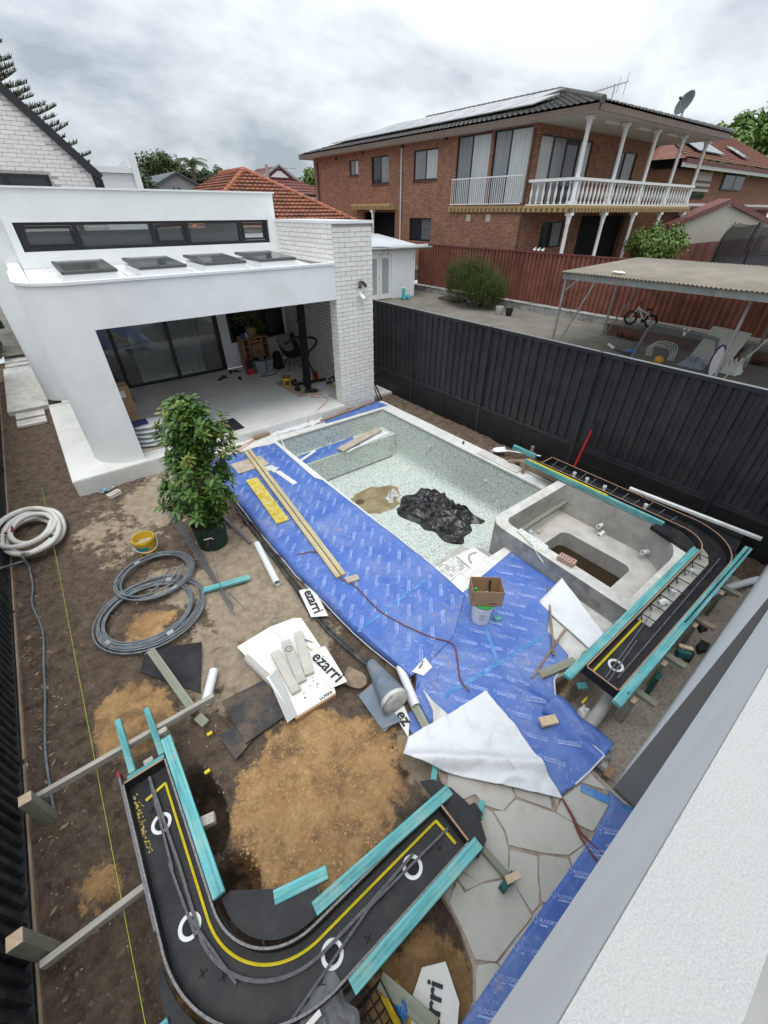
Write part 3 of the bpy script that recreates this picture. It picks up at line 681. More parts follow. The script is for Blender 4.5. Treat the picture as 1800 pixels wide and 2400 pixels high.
st = [(px0 + 0.003, 3.174), (4.47, 3.174), (4.47, 3.50), (4.1, 3.48), (3.75, 3.42), (3.45, 3.32), (px0 + 0.003, 3.24)]
MB().prism(st, -1.12, -0.58).build('step', 'concrete_mid', pool, bevel=0.008)
MB().prism([(4.20, 3.0), (6.32, 3.02), (6.32, 3.20), (4.6, 3.22), (4.40, 3.45), (4.2, 3.40)], -1.13, -0.86).build('footing', 'concrete_mid', pool, bevel=0.02)
MB().prism([(3.95, 2.66), (4.40, 2.66), (4.40, 3.0), (4.31, 3.12), (4.05, 3.14)], -0.281, -0.268).build('unfinished_patch', 'concrete_mid', pool)
b = MB().lathe([(0.10, -1.150), (0.10, -1.136), (0.075, -1.128), (0.01, -1.126)], (4.28, 6.38, 0), 20); b.build('floor_drain', 'rust', pool)
for (x, y, z) in ((6.31, 4.55, -0.45), (6.31, 6.3, -0.35), (6.31, 3.6, -0.55)):
    MB().lathe([(0.035, 0), (0.035, 0.03), (0.02, 0.034), (0.02, 0.01)], (x, y, z), 12, axis=(-1, 0, 0)).build('water_return', 'pvc_white', pool)
b = MB()
pts = []
for k in range(40):
    a = 2 * math.pi * k / 40; rr = 1 + 0.22 * nz(math.cos(a) * 2, math.sin(a) * 2, 3) + 0.10 * nz(math.cos(a) * 6, math.sin(a) * 6, 1)
    pts.append((4.62 + 0.66 * rr * math.cos(a) + 0.10 * math.sin(2 * a), 6.22 + 0.50 * rr * math.sin(a)))
b.prism(pts, -1.1495, -1.142); o = b.build('puddle', 'drain_water'); tag(o, 'shallow brown puddle round the drain on the pool floor', 'puddle')
# unmatched mosaic sheets and boards on the step
def slab(name, mat, pts, z0, z1, parent=None, bevel=0.0): return MB().prism(pts, z0, z1).build(name, mat, parent, bevel=bevel)
def xy(z, L): return L
t_ = thing('mosaic_sheet', 'loose pale mosaic sheet lying on the near pool step', 'tile sheet', (3.65, 2.95, -0.27))
for i in range(9):
    for j in range(9):
        x = 3.42 + i * 0.052; y = 2.72 + j * 0.05
        MB().box((x, y, -0.279), (x + 0.046, y + 0.044, -0.270)).build('mosaic_tile', random.choice(['coping_stone', 'card_white', 'white_paint', 'concrete_bench']), t_)
t_ = thing('step_tile_board', 'white board with grey mortar smears lying on the near pool step', 'board', (4.0, 2.88, -0.262))
slab('board_panel', 'card_white', [(3.88, 2.70), (4.30, 2.70), (4.30, 3.10), (3.92, 3.13)], -0.266, -0.252, t_)
b = MB().tube(smooth_path([(3.97, 2.86, -0.252), (4.02, 2.96, -0.252), (4.12, 3.02, -0.252), (4.22, 2.98, -0.252)], 5), 0.017, 6); b.build('mortar_smear', 'cement_dark', t_)
board('timber_strip', 'dusty_plank', (3.80, 2.662, -0.262), (4.34, 2.662, -0.262), 0.045, 0.02, t_)

# black bin-bag liner crumpled on the floor, white rag
def crumple(u, v):
    x = lerp(4.82, 5.88, u); y = lerp(4.10, 5.75, v)
    x += 0.34 * nz(v * 3.2, u * 2, 1) + 0.38 * (0.5 - v) * 0.6; y += 0.26 * nz(u * 3.5, v * 2.5, 7) + 0.18 * (u - 0.5)
    e_ = min(u, 1 - u, v, 1 - v) * 5; e_ = min(1, e_)
    z = -1.142 + e_ * (0.03 + 0.11 * (1 - abs(nz(u * 2.2 + 1, v * 4.5 + u * 2, 4)) * 3.2) + 0.055 * (1 - abs(nz(u * 9 + v * 4, v * 5 - u * 3, 14)) * 3) + 0.018 * (1 - abs(nz(u * 16, v * 20, 2)) * 3))
    if math.hypot((x - 5.75) / 0.35, (y - 5.55) / 0.35) < 1: z += 0.06
    return (x, y, max(-1.144 + 0.004 * random.random(), z))
b = MB().grid(crumple, 70, 90); b.smooth = True
tag(b.build('plastic_liner', 'bin_bag', solid=0.003), 'crumpled black plastic liner heaped on the pool floor', 'liner')
def rag(u, v):
    x = lerp(4.80, 5.16, u) + 0.05 * nz(u * 3, v * 4, 2); y = lerp(5.98, 6.20, v) + 0.10 * nz(u * 3, v * 2, 9) + 0.1 * (u - .5)
    e_ = min(1, min(u, 1 - u, v, 1 - v) * 6)
    return (x, y, -1.138 + e_ * (0.05 + 0.09 * (1 - abs(nz(u * 4, v * 4, 3)) * 3)))
b = MB().grid(rag, 30, 24); b.smooth = True
tag(b.build('white_rag', 'cloth_white', solid=0.004), 'white rag dropped at the edge of the puddle in the pool', 'rag')

# ================================================================== spa
spa = thing('spa', 'square raised concrete spa with rounded corner joined to the pool end', 'spa', (5.4, 1.9, -0.3))
outer = rrect(4.35, 0.60, 6.68, 3.02, (0.03, 0.55, 0.03, 0.26), 8); inner = rrect(4.535, 0.86, 6.315, 2.85, (0.05, 0.62, 0.04, 0.15), 8)
well = rrect(4.86, 1.26, 5.85, 2.44, 0.13, 8); n = len(outer)
sk = lambda P: [(x + .085 * (y - .7) / 2.3 * max(0, min(1, (5.3 - x) / .75)), y) for x, y in P]   # the front wall runs slightly out of square
outer, inner = sk(outer), sk(inner)
def ringstrip(a, za, b_, zb, mat, name, jit=0.0):
    o = [(p[0], p[1], za) for p in a] + [(p[0], p[1], zb + (random.uniform(-jit, jit))) for p in b_]
    q = MB().add(o, [(k, (k + 1) % n, n + (k + 1) % n, n + k) for k in range(n)]); q.smooth = True; return q.build(name, mat, spa)
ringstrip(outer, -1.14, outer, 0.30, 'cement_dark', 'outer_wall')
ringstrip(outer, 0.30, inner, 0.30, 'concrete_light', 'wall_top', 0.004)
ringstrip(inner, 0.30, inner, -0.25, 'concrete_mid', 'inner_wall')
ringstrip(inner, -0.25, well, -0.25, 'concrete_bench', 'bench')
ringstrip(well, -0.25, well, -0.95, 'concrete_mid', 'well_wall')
MB().prism(well, -1.0, -0.94).build('well_floor', 'concrete_mid', spa)
tag(MB().prism([(5.355 + (p[0] - 5.355) * 0.995, 1.85 + (p[1] - 1.85) * 0.995) for p in well], -0.935, -0.54).build('muddy_water', 'muddy_water'), 'dark muddy water lying in the spa well', 'water')
for (x, y, z, ax) in ((6.30, 2.05, -0.10, (-1, 0, 0.1)), (6.30, 1.98, -0.21, (-1, 0.1, -0.3)), (6.25, 1.25, -0.12, (-1, 0.4, 0.1)), (5.25, 2.80, -0.16, (0, -1, 0)), (4.85, 2.80, -0.19, (0.3, -1, 0))):
    MB().lathe([(0.034, 0), (0.034, 0.085), (0.040, 0.085), (0.040, 0.12), (0.026, 0.12), (0.026, 0.06)], (x, y, z), 14, axis=ax).build('jet_pipe', 'pvc_white', spa)
tag(board('timber_baton', 'green_timber', (4.62, 2.74, -0.02), (6.33, 2.77, -0.02), 0.07, 0.045), 'green treated timber lying along the spa wall beside the pool', 'timber')
tag(board('timber_offcut', 'dusty_plank', (5.42, 2.66, -0.235), (5.72, 2.74, -0.235), 0.06, 0.02), 'short timber offcut on the spa bench by the green timber', 'timber')
def cored_brick(name, label, cx, cy, z, ang, mat, L=0.23, W=0.11, H=0.076, holes=(5, 2), axis_up=True):
    t_ = thing(name, label, 'brick', (cx, cy, z)); ca, sa = math.cos(ang), math.sin(ang)
    def P(x, y, zz): return (cx + x * ca - y * sa, cy + x * sa + y * ca, z + zz)
    nx, ny = holes; b = MB(); hb = MB(); hx = L * 0.86 / nx; hy = W * 0.80 / ny; xs = [-L / 2]; ys = [-W / 2]
    for i in range(nx): c = -L * 0.43 + hx * (i + .5); xs += [c - hx * 0.30, c + hx * 0.30]
    for j in range(ny): c = -W * 0.40 + hy * (j + .5); ys += [c - hy * 0.30, c + hy * 0.30]
    xs.append(L / 2); ys.append(W / 2)
    for i in range(len(xs) - 1):
        for j in range(len(ys) - 1):
            if i % 2 == 1 and j % 2 == 1:
                x0, x1, y0, y1 = xs[i], xs[i + 1], ys[j], ys[j + 1]
                c = [(x0, y0), (x1, y0), (x1, y1), (x0, y1)]
                for k in range(4):
                    a, e_ = c[k], c[(k + 1) % 4]; b.quad(P(a[0], a[1], H), P(a[0], a[1], 0.01), P(e_[0], e_[1], 0.01), P(e_[0], e_[1], H))
                hb.quad(P(x0, y0, 0.01), P(x1, y0, 0.01), P(x1, y1, 0.01), P(x0, y1, 0.01))
            else: b.quad(P(xs[i], ys[j], H), P(xs[i + 1], ys[j], H), P(xs[i + 1], ys[j + 1], H), P(xs[i], ys[j + 1], H))
    c = [(-L / 2, -W / 2), (L / 2, -W / 2), (L / 2, W / 2), (-L / 2, W / 2)]
    for k in range(4): a, e_ = c[k], c[(k + 1) % 4]; b.quad(P(a[0], a[1], 0), P(e_[0], e_[1], 0), P(e_[0], e_[1], H), P(a[0], a[1], H))
    b.quad(*[P(a[0], a[1], 0) for a in c[::-1]])
    b.build('brick_body', mat, t_); hb.build('core_holes', 'brick_void', t_)
cored_brick('house_brick', 'pink cored house brick standing on the spa front wall', 4.52, 1.72, 0.304, R(95), 'brick_pink')
# paper mosaic strip hanging over the wall
b = MB(); q = []
for i in range(14):
    for j in range(4):
        u = i / 13; v = j / 3; x = 4.66 - 0.02 - v * (0.10 + 0.14 * u) - 0.03 * u; y = 2.56 - 0.50 * u - 0.10 * v * u
        zz = 0.312 if x > 4.43 else 0.312 - (4.43 - x) * 2.2
        q.append((max(x, 4.405) - (0.02 if x < 4.43 else 0), y, zz + 0.004))
b.add(q, [(i * 4 + j, i * 4 + j + 1, i * 4 + j + 5, i * 4 + j + 4) for i in range(13) for j in range(3)])
M('mosaic_strip', (0.62, 0.64, 0.60), 0.6, 0.25, 34, dirt=(0.25, 0.27, 0.24), dsc=30, damt=0.8)
tag(b.build('tile_sample_strip', 'mosaic_strip', solid=0.004), 'strip of mosaic tile sheet draped over the rounded spa corner', 'tile strip')

# ================================================================== white extension with patio
patio = MB().box((-0.575, 8.60, -0.34), (5.44, 13.38, 0.150)).box((5.44, 9.02, -0.34), (6.37, 13.38, 0.150)).build('patio_slab', 'concrete_light'); structure(patio)
xs = [-0.58, 0.02, 0.92, 1.82, 2.72, 3.62, 4.52, 5.443]; ys = [8.595, 9.50, 10.4, 11.3, 12.2, 13.1, 13.38]
for i in range(7):
    for j in range(6):
        if i == 0 and j == 5: continue
        MB().box((xs[i] + .0015, ys[j] + .0015, 0.151), (xs[i + 1] - .0015, ys[j + 1] - .0015, 0.17 + random.uniform(0, .0008))).build('patio_tile', 'patio_tile', patio)
for j in range(1, 6): MB().box((5.446, max(ys[j], 9.03), 0.151), (6.368, ys[j + 1] - .0015, 0.1703)).build('patio_tile', 'patio_tile', patio)
for i in range(7): MB().box((xs[i] + .0015, 8.585, -0.33), (xs[i + 1] - .0015, 8.5955, 0.150)).build('riser_tile', 'patio_tile', patio)
for j in range(6): MB().box((-0.592, ys[j] + .0015, -0.33), (-0.580, ys[j + 1] - .0015, 0.150)).build('riser_tile', 'patio_tile', patio)

H = thing('white_house', 'white rendered house extension with rounded corners, covered patio and painted brick pier', 'house', (2.6, 11.0, 0.17))
def lplan(x0, y0, r, th, xe, ye, n=12):
    """L-shaped wall plan: front from xe to the rounded corner, then back along x0 to ye"""
    o = [(xe, y0)] + [(x0 + r + r * math.cos(R(270 - 90 * k / n)), y0 + r + r * math.sin(R(270 - 90 * k / n))) for k in range(n + 1)] + [(x0, ye), (x0 + th, ye)]
    ri = max(0.02, r - th)
    o += [(x0 + r + ri * math.cos(R(180 + 90 * k / n)), y0 + r + ri * math.sin(R(180 + 90 * k / n))) for k in range(n + 1)] + [(xe, y0 + th)]
    return o
b = MB().prism(lplan(-0.10, 8.72, 0.74, 0.22, 0.69, 13.40), 0.171, 2.60); b.smooth = True; b.build('curved_wall', 'render_white', H)
b = MB().prism(lplan(-0.10, 8.72, 0.74, 0.22, 5.445, 13.40), 2.60, 3.27); b.smooth = True; b.build('fascia_wall', 'render_white', H)
b = MB().prism(lplan(-0.125, 8.695, 0.76, 0.14, 5.45, 11.29), 3.272, 3.312); b.smooth = True; b.build('roof_capping', 'white_metal', H)
MB().box((0.13, 8.95, 2.60), (6.36, 13.39, 2.66)).build('patio_ceiling', 'render_smooth', H)
# low metal roof with ribs, skylights, stay clips
b = MB().quad((0.13, 8.94, 3.19), (5.44, 8.94, 3.19), (5.44, 11.29, 3.30), (0.13, 11.29, 3.30)); b.build('low_roof', 'white_dirty', H)
for k in range(9):
    x = 0.45 + k * 0.58; MB().bar((x, 8.95, 3.20), (x, 11.29, 3.31), 0.03, 0.022).build('roof_rib', 'white_dirty', H)
for i, x in enumerate((0.60, 1.78, 2.96, 4.10)):
    s = MB().box((x, 9.42, 3.20), (x + 0.80, 10.75, 3.345)).build('skylight', 'white_metal', H)
    MB().hex([(x - .02, 9.40, 3.347), (x + .82, 9.40, 3.347), (x + .82, 10.77, 3.405), (x - .02, 10.77, 3.405)], [(x - .02, 9.40, 3.395), (x + .82, 9.40, 3.395), (x + .82, 10.77, 3.453), (x - .02, 10.77, 3.453)]).build('skylight_frame', 'skylight_frame', s, bevel=0.006)
    MB().hex([(x + .04, 9.47, 3.396), (x + .76, 9.47, 3.396), (x + .76, 10.70, 3.448), (x + .04, 10.70, 3.448)], [(x + .04, 9.47, 3.402), (x + .76, 9.47, 3.402), (x + .76, 10.70, 3.456), (x + .04, 10.70, 3.456)]).build('skylight_glass', 'skylight_glass', s)
b = MB()
for k in range(34):
    x = 0.45 + k * 0.148; b.bar((x, 9.02, 3.195), (x, 9.02, 3.25), 0.006, 0.006); b.bar((x, 9.02, 3.248), (x + 0.05, 9.02, 3.248), 0.006, 0.006)
b.build('gutter_clips', 'skylight_frame', H)
# clerestory
cl = MB()
cl.box((0.14, 11.30, 3.18), (5.45, 11.50, 3.575)).box((0.14, 11.30, 4.035), (5.45, 11.50, 4.53)).box((0.14, 11.30, 3.575), (0.265, 11.50, 4.035)).box((5.255, 11.30, 3.575), (5.45, 11.50, 4.035))
cl.box((0.14, 11.50, 3.18), (0.34, 13.395, 4.53)); cl.build('clerestory_wall', 'render_smooth', H)
MB().box((0.10, 11.27, 4.532), (5.49, 11.53, 4.565)).box((0.10, 11.53, 4.532), (0.38, 13.36, 4.565)).build('parapet_capping', 'white_metal', H)
MB().box((0.36, 11.53, 4.40), (5.43, 13.40, 4.45)).build('flat_roof', 'white_dirty', H)
win = MB().box((0.265, 11.36, 3.575), (5.255, 11.46, 3.635)).box((0.265, 11.36, 3.985), (5.255, 11.46, 4.035)).box((0.265, 11.36, 3.635), (0.34, 11.46, 3.985)).box((5.18, 11.36, 3.635), (5.255, 11.46, 3.985))
ms = [1.22, 2.62, 3.33, 4.55]
for x in ms: win.box((x - 0.045, 11.36, 3.635), (x + 0.045, 11.46, 3.985))
win = win.build('clerestory_window', 'black_frame', H)
for a, c in zip([0.34] + [x + .045 for x in ms], [x - .045 for x in ms] + [5.18]):
    MB().box((a, 11.40, 3.635), (c, 11.412, 3.985)).build('pane', 'door_glass', win)
for a, c in ((0.36, 1.16), (2.68, 3.27), (4.61, 5.16)):
    q = MB().box((a, 11.375, 3.645), (c, 11.398, 3.685)).box((a, 11.375, 3.935), (c, 11.398, 3.975)).box((a, 11.375, 3.685), (a + .04, 11.398, 3.935)).box((c - .04, 11.375, 3.685), (c, 11.398, 3.935)); q.build('sash', 'black_frame', win)
# room behind the clerestory: white far wall with windows, grey ledge
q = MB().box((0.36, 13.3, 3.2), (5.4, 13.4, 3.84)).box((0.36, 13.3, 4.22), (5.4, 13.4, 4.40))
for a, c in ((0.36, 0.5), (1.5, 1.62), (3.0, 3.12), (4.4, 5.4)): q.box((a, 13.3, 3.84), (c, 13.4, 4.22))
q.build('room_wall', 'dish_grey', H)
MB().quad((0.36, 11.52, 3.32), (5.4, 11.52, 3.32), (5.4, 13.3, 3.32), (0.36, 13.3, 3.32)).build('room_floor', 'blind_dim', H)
# main body behind, left rounded corner
b = MB().prism(lplan(-0.58, 13.40, 0.60, 0.25, 0.34, 24.0), 0.171, 4.53); b.smooth = True; b.build('side_wall', 'render_smooth', H)
MB().box((-0.60, 13.9, 4.532), (0.1, 24.0, 4.565)).build('parapet_capping', 'white_metal', H)
# back wall of the patio: sliding doors, then wall with window
bw = MB().box((4.17, 13.40, 0.171), (6.37, 13.60, 0.92)).box((4.17, 13.40, 2.46), (6.37, 13.60, 2.66)).box((4.17, 13.40, 0.92), (4.46, 13.60, 2.46)).box((6.28, 13.40, 0.92), (6.37, 13.60, 2.46)).box((0.34, 13.40, 2.46), (4.17, 13.60, 2.66)); bw.build('back_wall', 'render_smooth', H)
sdoor = MB().box((0.34, 13.36, 0.172), (4.165, 13.47, 0.235)).box((0.34, 13.36, 2.40), (4.165, 13.47, 2.46))
for x in (0.34, 1.30, 2.70, 4.05): sdoor.box((x, 13.36, 0.235), (x + 0.085 + (0.03 if x == 4.05 else 0), 13.47, 2.40))
sdoor = sdoor.build('sliding_door', 'black_frame', H)
for a, c in ((0.425, 1.30), (1.385, 2.70), (2.785, 4.05)): MB().box((a, 13.41, 0.235), (c, 13.422, 2.40)).build('pane', 'door_glass', sdoor)
b = MB()
def cur(u, v): x = lerp(1.75, 3.55, u); return (x, 13.56 + 0.05 * math.sin(u * 62) + 0.02 * nz(u * 9, 0), lerp(0.2, 2.45, v))
b.grid(cur, 120, 1); b.smooth = True; b.build('curtain', 'curtain', H)
MB().quad((0.34, 15.2, 0.19), (6.37, 15.2, 0.19), (6.37, 15.2, 2.6), (0.34, 15.2, 2.6)).quad((0.34, 13.62, 0.19), (6.37, 13.62, 0.19), (6.37, 15.2, 0.19), (0.34, 15.2, 0.19)).quad((0.34, 13.62, 2.58), (0.34, 15.2, 2.58), (6.37, 15.2, 2.58), (6.37, 13.62, 2.58)).build('room_interior', 'wall_grey', H)
wf = MB().box((4.46, 13.38, 0.92), (6.28, 13.45, 1.00)).box((4.46, 13.38, 2.38), (6.28, 13.45, 2.46)).box((4.46, 13.38, 1.0), (4.54, 13.45, 2.38)).box((6.16, 13.38, 1.0), (6.28, 13.45, 2.38)).box((5.55, 13.38, 1.0), (5.72, 13.45, 2.38)).build('window', 'black_frame', H)
for a, c in ((4.54, 5.55), (5.72, 6.16)): MB().box((a, 13.41, 1.0), (c, 13.42, 2.38)).build('pane', 'window_dark', wf)
MB().box((4.42, 13.30, 0.88), (6.32, 13.398, 0.918)).build('window_sill', 'render_smooth', H)
# right side: brick block
MB().box((6.37, 9.02, 0.0), (6.45, 13.60, 2.66)).build('side_brick_wall', 'brick_white_far', H)
pier = MB().box((5.462, 8.745, -0.02), (6.458, 9.02, 2.60)).box((5.462, 8.745, 2.60), (6.458, 11.30, 3.99)).build('brick_pier', 'mortar_white', H)
MB().box((5.43, 8.70, 3.992), (6.50, 11.34, 4.045)).build('pier_capping', 'white_metal', H)
def mk(n_, L, D=0.016, Hh=0.080, ax='x'):
    b = MB(); 
    if ax == 'x': b.box((0, -D, 0), (L, 0, Hh))
    else: b.box((-D, 0, 0), (0, L, Hh))
    me = bpy.data.meshes.new(n_); me.from_pydata(b.v, [], b.f); me.materials.append(MATS['white_brick']); return me
def lay(parent, P0, length, z0, courses, ax, L=0.282, g=0.010, ch=0.0895, shift=0.5, clip=None):
    off = OFF[parent.name]; cache = {}
    for c in range(courses):
        x = 0.0; first = (L + g) * (shift if c % 2 else 1.0) - g
        while x < length - 0.03:
            l = min(first if x == 0 else L, length - x); l = round(l, 3)
            z = z0 + c * ch
            if clip is None or clip(x, x + l, z):
                if (l, ax) not in cache: cache[(l, ax)] = mk('brick', l, ax=ax)
                o = bpy.data.objects.new('brick', cache[(l, ax)]); C.objects.link(o); o.parent = parent
                dd = random.uniform(-.002, .002)
                p = Vector((P0[0] + x, P0[1] + dd, z)) if ax == 'x' else Vector((P0[0] + dd, P0[1] + x, z))
                o.location = p - off
            x += l + g
lay(pier, (5.450, 8.745, 0), 1.02, 0.0, 44, 'x')
lay(pier, (5.462, 8.748, 0), 2.55, 3.28, 8, 'y', shift=0.55)
lay(pier, (5.462, 8.748, 0), 0.272, 0.175, 27, 'y', L=0.26)
# wall light and camera on the pier
t_ = thing('wall_light', 'black twin spotlight on the painted brick pier', 'light', (6.12, 8.72, 2.90))
MB().lathe([(0.03, 0), (0.03, 0.035)], (6.12, 8.728, 2.90), 12, axis=(0, -1, 0)).build('base', 'black_metal', t_)
for s in (-1, 1): MB().lathe([(0.03, 0), (0.034, 0.14), (0.026, 0.14), (0.022, 0.12)], (6.12 + s * 0.03, 8.69, 2.91), 12, axis=(s * 0.45, -0.5, -0.75)).build('lamp_head', 'black_metal', t_)
t_ = thing('security_camera', 'white bullet security camera below the black twin spotlight', 'camera', (6.10, 8.72, 2.62))
MB().lathe([(0.05, 0), (0.05, 0.03), (0.03, 0.05), (0.03, 0.06)], (6.10, 8.728, 2.66), 14, axis=(0, -1, 0)).build('base', 'white_paint', t_)
MB().lathe([(0.042, -0.05), (0.045, 0.10), (0.04, 0.10), (0.03, 0.08)], (6.10, 8.65, 2.62), 16, axis=(0.25, -0.7, -0.55)).build('body', 'white_paint', t_)
MB().lathe([(0.03, 0.078), (0.03, 0.082), (0.012, 0.09)], (6.10, 8.65, 2.62), 12, axis=(0.25, -0.7, -0.55)).build('lens', 'black_metal', t_)

# white gabled brick house behind and white block beside it
G = thing('gable_house', 'white brick gabled house with black roof edge behind the white parapet', 'house', (1.0, 17.1, 0.1))
MB().prism([(-0.3, 17.06), (2.72, 17.06), (2.72, 25), (-0.3, 25)], 0.1, 4.98).build('wall', 'brick_white_far', G)
zr = lambda x: 5.02 + (2.74 - x) * 1.075
gw = MB(); gw.add([(2.72, 17.03, 4.60), (-2.2, 17.03, 4.60), (-2.2, 17.03, zr(-2.2)), (2.72, 17.03, zr(2.72) - .02)], [(0, 1, 2, 3)]); gable = gw.build('gable_wall', 'brick_white_far', G)
def clipg(a, c, z): return zr(0.25 + c) > z + 0.06 and z > 4.66 and not (0.25 + a < 1.72 and z < 5.02)
lay(gable, (0.25, 17.03, 0), 2.45, 4.62, 28, 'x', L=0.285, clip=clipg)
MB().hex([(2.85, 16.90, zr(2.85) + .0), (-2.6, 16.90, zr(-2.6)), (-2.6, 25, zr(-2.6)), (2.85, 25, zr(2.85))], [(2.98, 16.90, zr(2.85) + 0.13), (-2.6, 16.90, zr(-2.6) + .26), (-2.6, 25, zr(-2.6) + .26), (2.98, 25, zr(2.85) + .13)]).build('roof', 'black_metal', G)
MB().box((2.74, 16.9, 4.82), (2.84, 25, 4.98)).build('gutter', 'black_metal', G)
gwn = MB().box((-1.5, 16.96, 4.60), (1.66, 17.04, 5.0)).build('window', 'black_frame', G)
for a, c in ((-0.9, 0.62), (0.75, 1.55)): MB().box((a, 16.95, 4.68), (c, 16.958, 4.92)).build('pane', 'window_dark', gwn)
MB().box((2.76, 17.6, 4.2), (3.05, 17.7, 4.98)).build('window', 'black_frame', G)
Wb = thing('white_block', 'small white rendered block with a raised corner fin beside the gabled house', 'building', (3.8, 20.6, 0.1))
MB().box((2.9, 20.2, 0.1), (4.50, 23.0, 5.26)).build('wall', 'render_smooth', Wb)
MB().box((2.9, 20.1, 5.27), (4.50, 23.0, 5.42)).build('gutter', 'white_metal', Wb)
MB().hex([(4.502, 20.0, 0.1), (4.70, 20.0, 0.1), (4.70, 23, 0.1), (4.502, 23, 0.1)], [(4.502, 20.0, 5.78), (4.70, 20.0, 5.80), (4.70, 23, 5.6), (4.502, 23, 5.5)]).build('corner_fin', 'render_smooth', Wb)
MB().box((3.4, 20.6, 5.42), (4.48, 22.9, 5.47)).build('roof', 'zinc_roof', Wb)

# own house: balcony above, wall below
B = thing('balcony', 'white roughcast balcony parapet running along the right foreground', 'balcony', (3.0, -0.5, 2.6))
MB().box((-1.0, -0.242, 2.60), (9.0, -0.106, 3.385)).build('parapet_wall', 'render_white', B)
MB().box((-1.0, -0.243, 3.386), (9.0, -0.105, 3.400)).build('parapet_top', 'render_rough', B)
MB().box((-1.0, -2.4, 2.60), (9.0, -0.243, 2.78)).build('floor_slab', 'balcony_floor', B)
Wl = thing('house_wall', 'white rendered ground floor wall with shade-toned end face below the balcony', 'wall', (5, -0.6, -0.2))
MB().box((2.575, -2.4, -0.2), (2.60, -0.086, 2.595)).build('end_face', 'wall_grey', Wl)  # grey here is the shade below the balcony, put into the colour
MB().hex([(2.602, -2.4, -0.25), (9.0, -2.4, -0.25), (9.0, 0.03, -0.25), (2.602, -0.085, -0.25)], [(2.602, -2.4, 2.595), (9.0, -2.4, 2.595), (9.0, 0.0, 2.595), (2.602, -0.087, 2.595)]).build('garden_face', 'render_white', Wl)
MB().box((-1.0, -2.9, -0.2), (9.0, -2.42, 2.595)).build('back_wall', 'wall_grey', Wl)

# ================================================================== fences
def corrugated(y0, y1, x, z0, z1, pitch, depth, th=0.004):
    """trapezoid-rib sheet in the plane x, ribs vertical"""
    b = MB(); n = max(1, round((y1 - y0) / pitch)); p = (y1 - y0) / n; prof = []
    for k in range(n):
        a = y0 + k * p
        for f, d_ in ((0, 0), (0.42, 0), (0.52, depth), (0.90, depth)): prof.append((a + f * p, d_))
    prof.append((y1, 0))
    vs_ = [(x + d_, y, z) for (y, d_) in prof for z in (z0, z1)] + [(x + d_ + th, y, z) for (y, d_) in prof for z in (z0, z1)]
    m_ = len(prof); o2 = 2 * m_
    fs = [(2 * i, 2 * i + 1, 2 * i + 3, 2 * i + 2) for i in range(m_ - 1)] + [(o2 + 2 * i, o2 + 2 * i + 2, o2 + 2 * i + 3, o2 + 2 * i + 1) for i in range(m_ - 1)]
    return b.add(vs_, fs)
F = thing('black_fence', 'tall black ribbed metal fence on stacked black sleepers beside the pool', 'fence', (7.33, 5.0, -0.3))
FY = [-1.33, 1.03, 3.40, 5.785, 8.16, 10.52, 12.9, 15.3]
for i in range(len(FY) - 1):
    a, c = FY[i] + 0.035, FY[i + 1] - 0.035
    corrugated(a, c, 7.315, 0.585, 2.225, 0.198 if i else 0.198, 0.035).build('sheet', 'fence_black', F)
    MB().box((7.30, a, 2.222), (7.365, c, 2.28)).build('top_rail', 'fence_black', F)
    MB().box((7.296, a, 2.2805), (7.369, c, 2.2865)).build('rail_cap', 'fence_edge', F)
    MB().box((7.30, a, 0.535), (7.365, c, 0.59)).build('bottom_rail', 'fence_black', F)
    mid = (a + c) / 2
    for (s, e_) in ((a, mid - 0.045), (mid + 0.045, c)):
        for k in range(4):
            MB().box((7.29 + random.uniform(0, .006), s, -0.34 + k * 0.215), (7.37, e_, -0.34 + k * 0.215 + 0.208)).build('sleeper', 'plinth_black', F, bevel=0.006)
    MB().box((7.285, mid - 0.045, -0.34), (7.385, mid + 0.045, 0.515)).build('sleeper_post', 'plinth_black', F)
for y in FY: MB().box((7.278, y - 0.034, -0.34), (7.388, y + 0.034, 2.285)).build('post', 'fence_black', F, bevel=0.004)

L_ = thing('corrugated_fence', 'charcoal corrugated metal fence along the left edge of the yard', 'fence', (-1.70, 6, -0.2))
LY = [-0.4, 1.2, 3.55, 5.9, 8.25, 10.6, 12.95, 15.3, 17.65]
for i in range(len(LY) - 1):
    a, c = LY[i] + 0.03, LY[i + 1] - 0.03
    corrugated(a, c, -1.735, -0.09, 1.70, 0.118, 0.035).build('sheet', 'fence_charcoal', L_)
    MB().box((-1.76, a, -0.14), (-1.690, c, -0.085)).build('bottom_rail', 'fence_charcoal', L_)
    MB().box((-1.76, a, 1.70), (-1.690, c, 1.74)).build('top_rail', 'fence_charcoal', L_)
    board('ground_board', 'brown_timber', (-1.672, a, -0.155), (-1.672, c, -0.155), 0.022, 0.09, L_)
for y in LY: MB().box((-1.775, y - .03, -0.2), (-1.683, y + .03, 1.75)).build('post', 'fence_charcoal', L_)

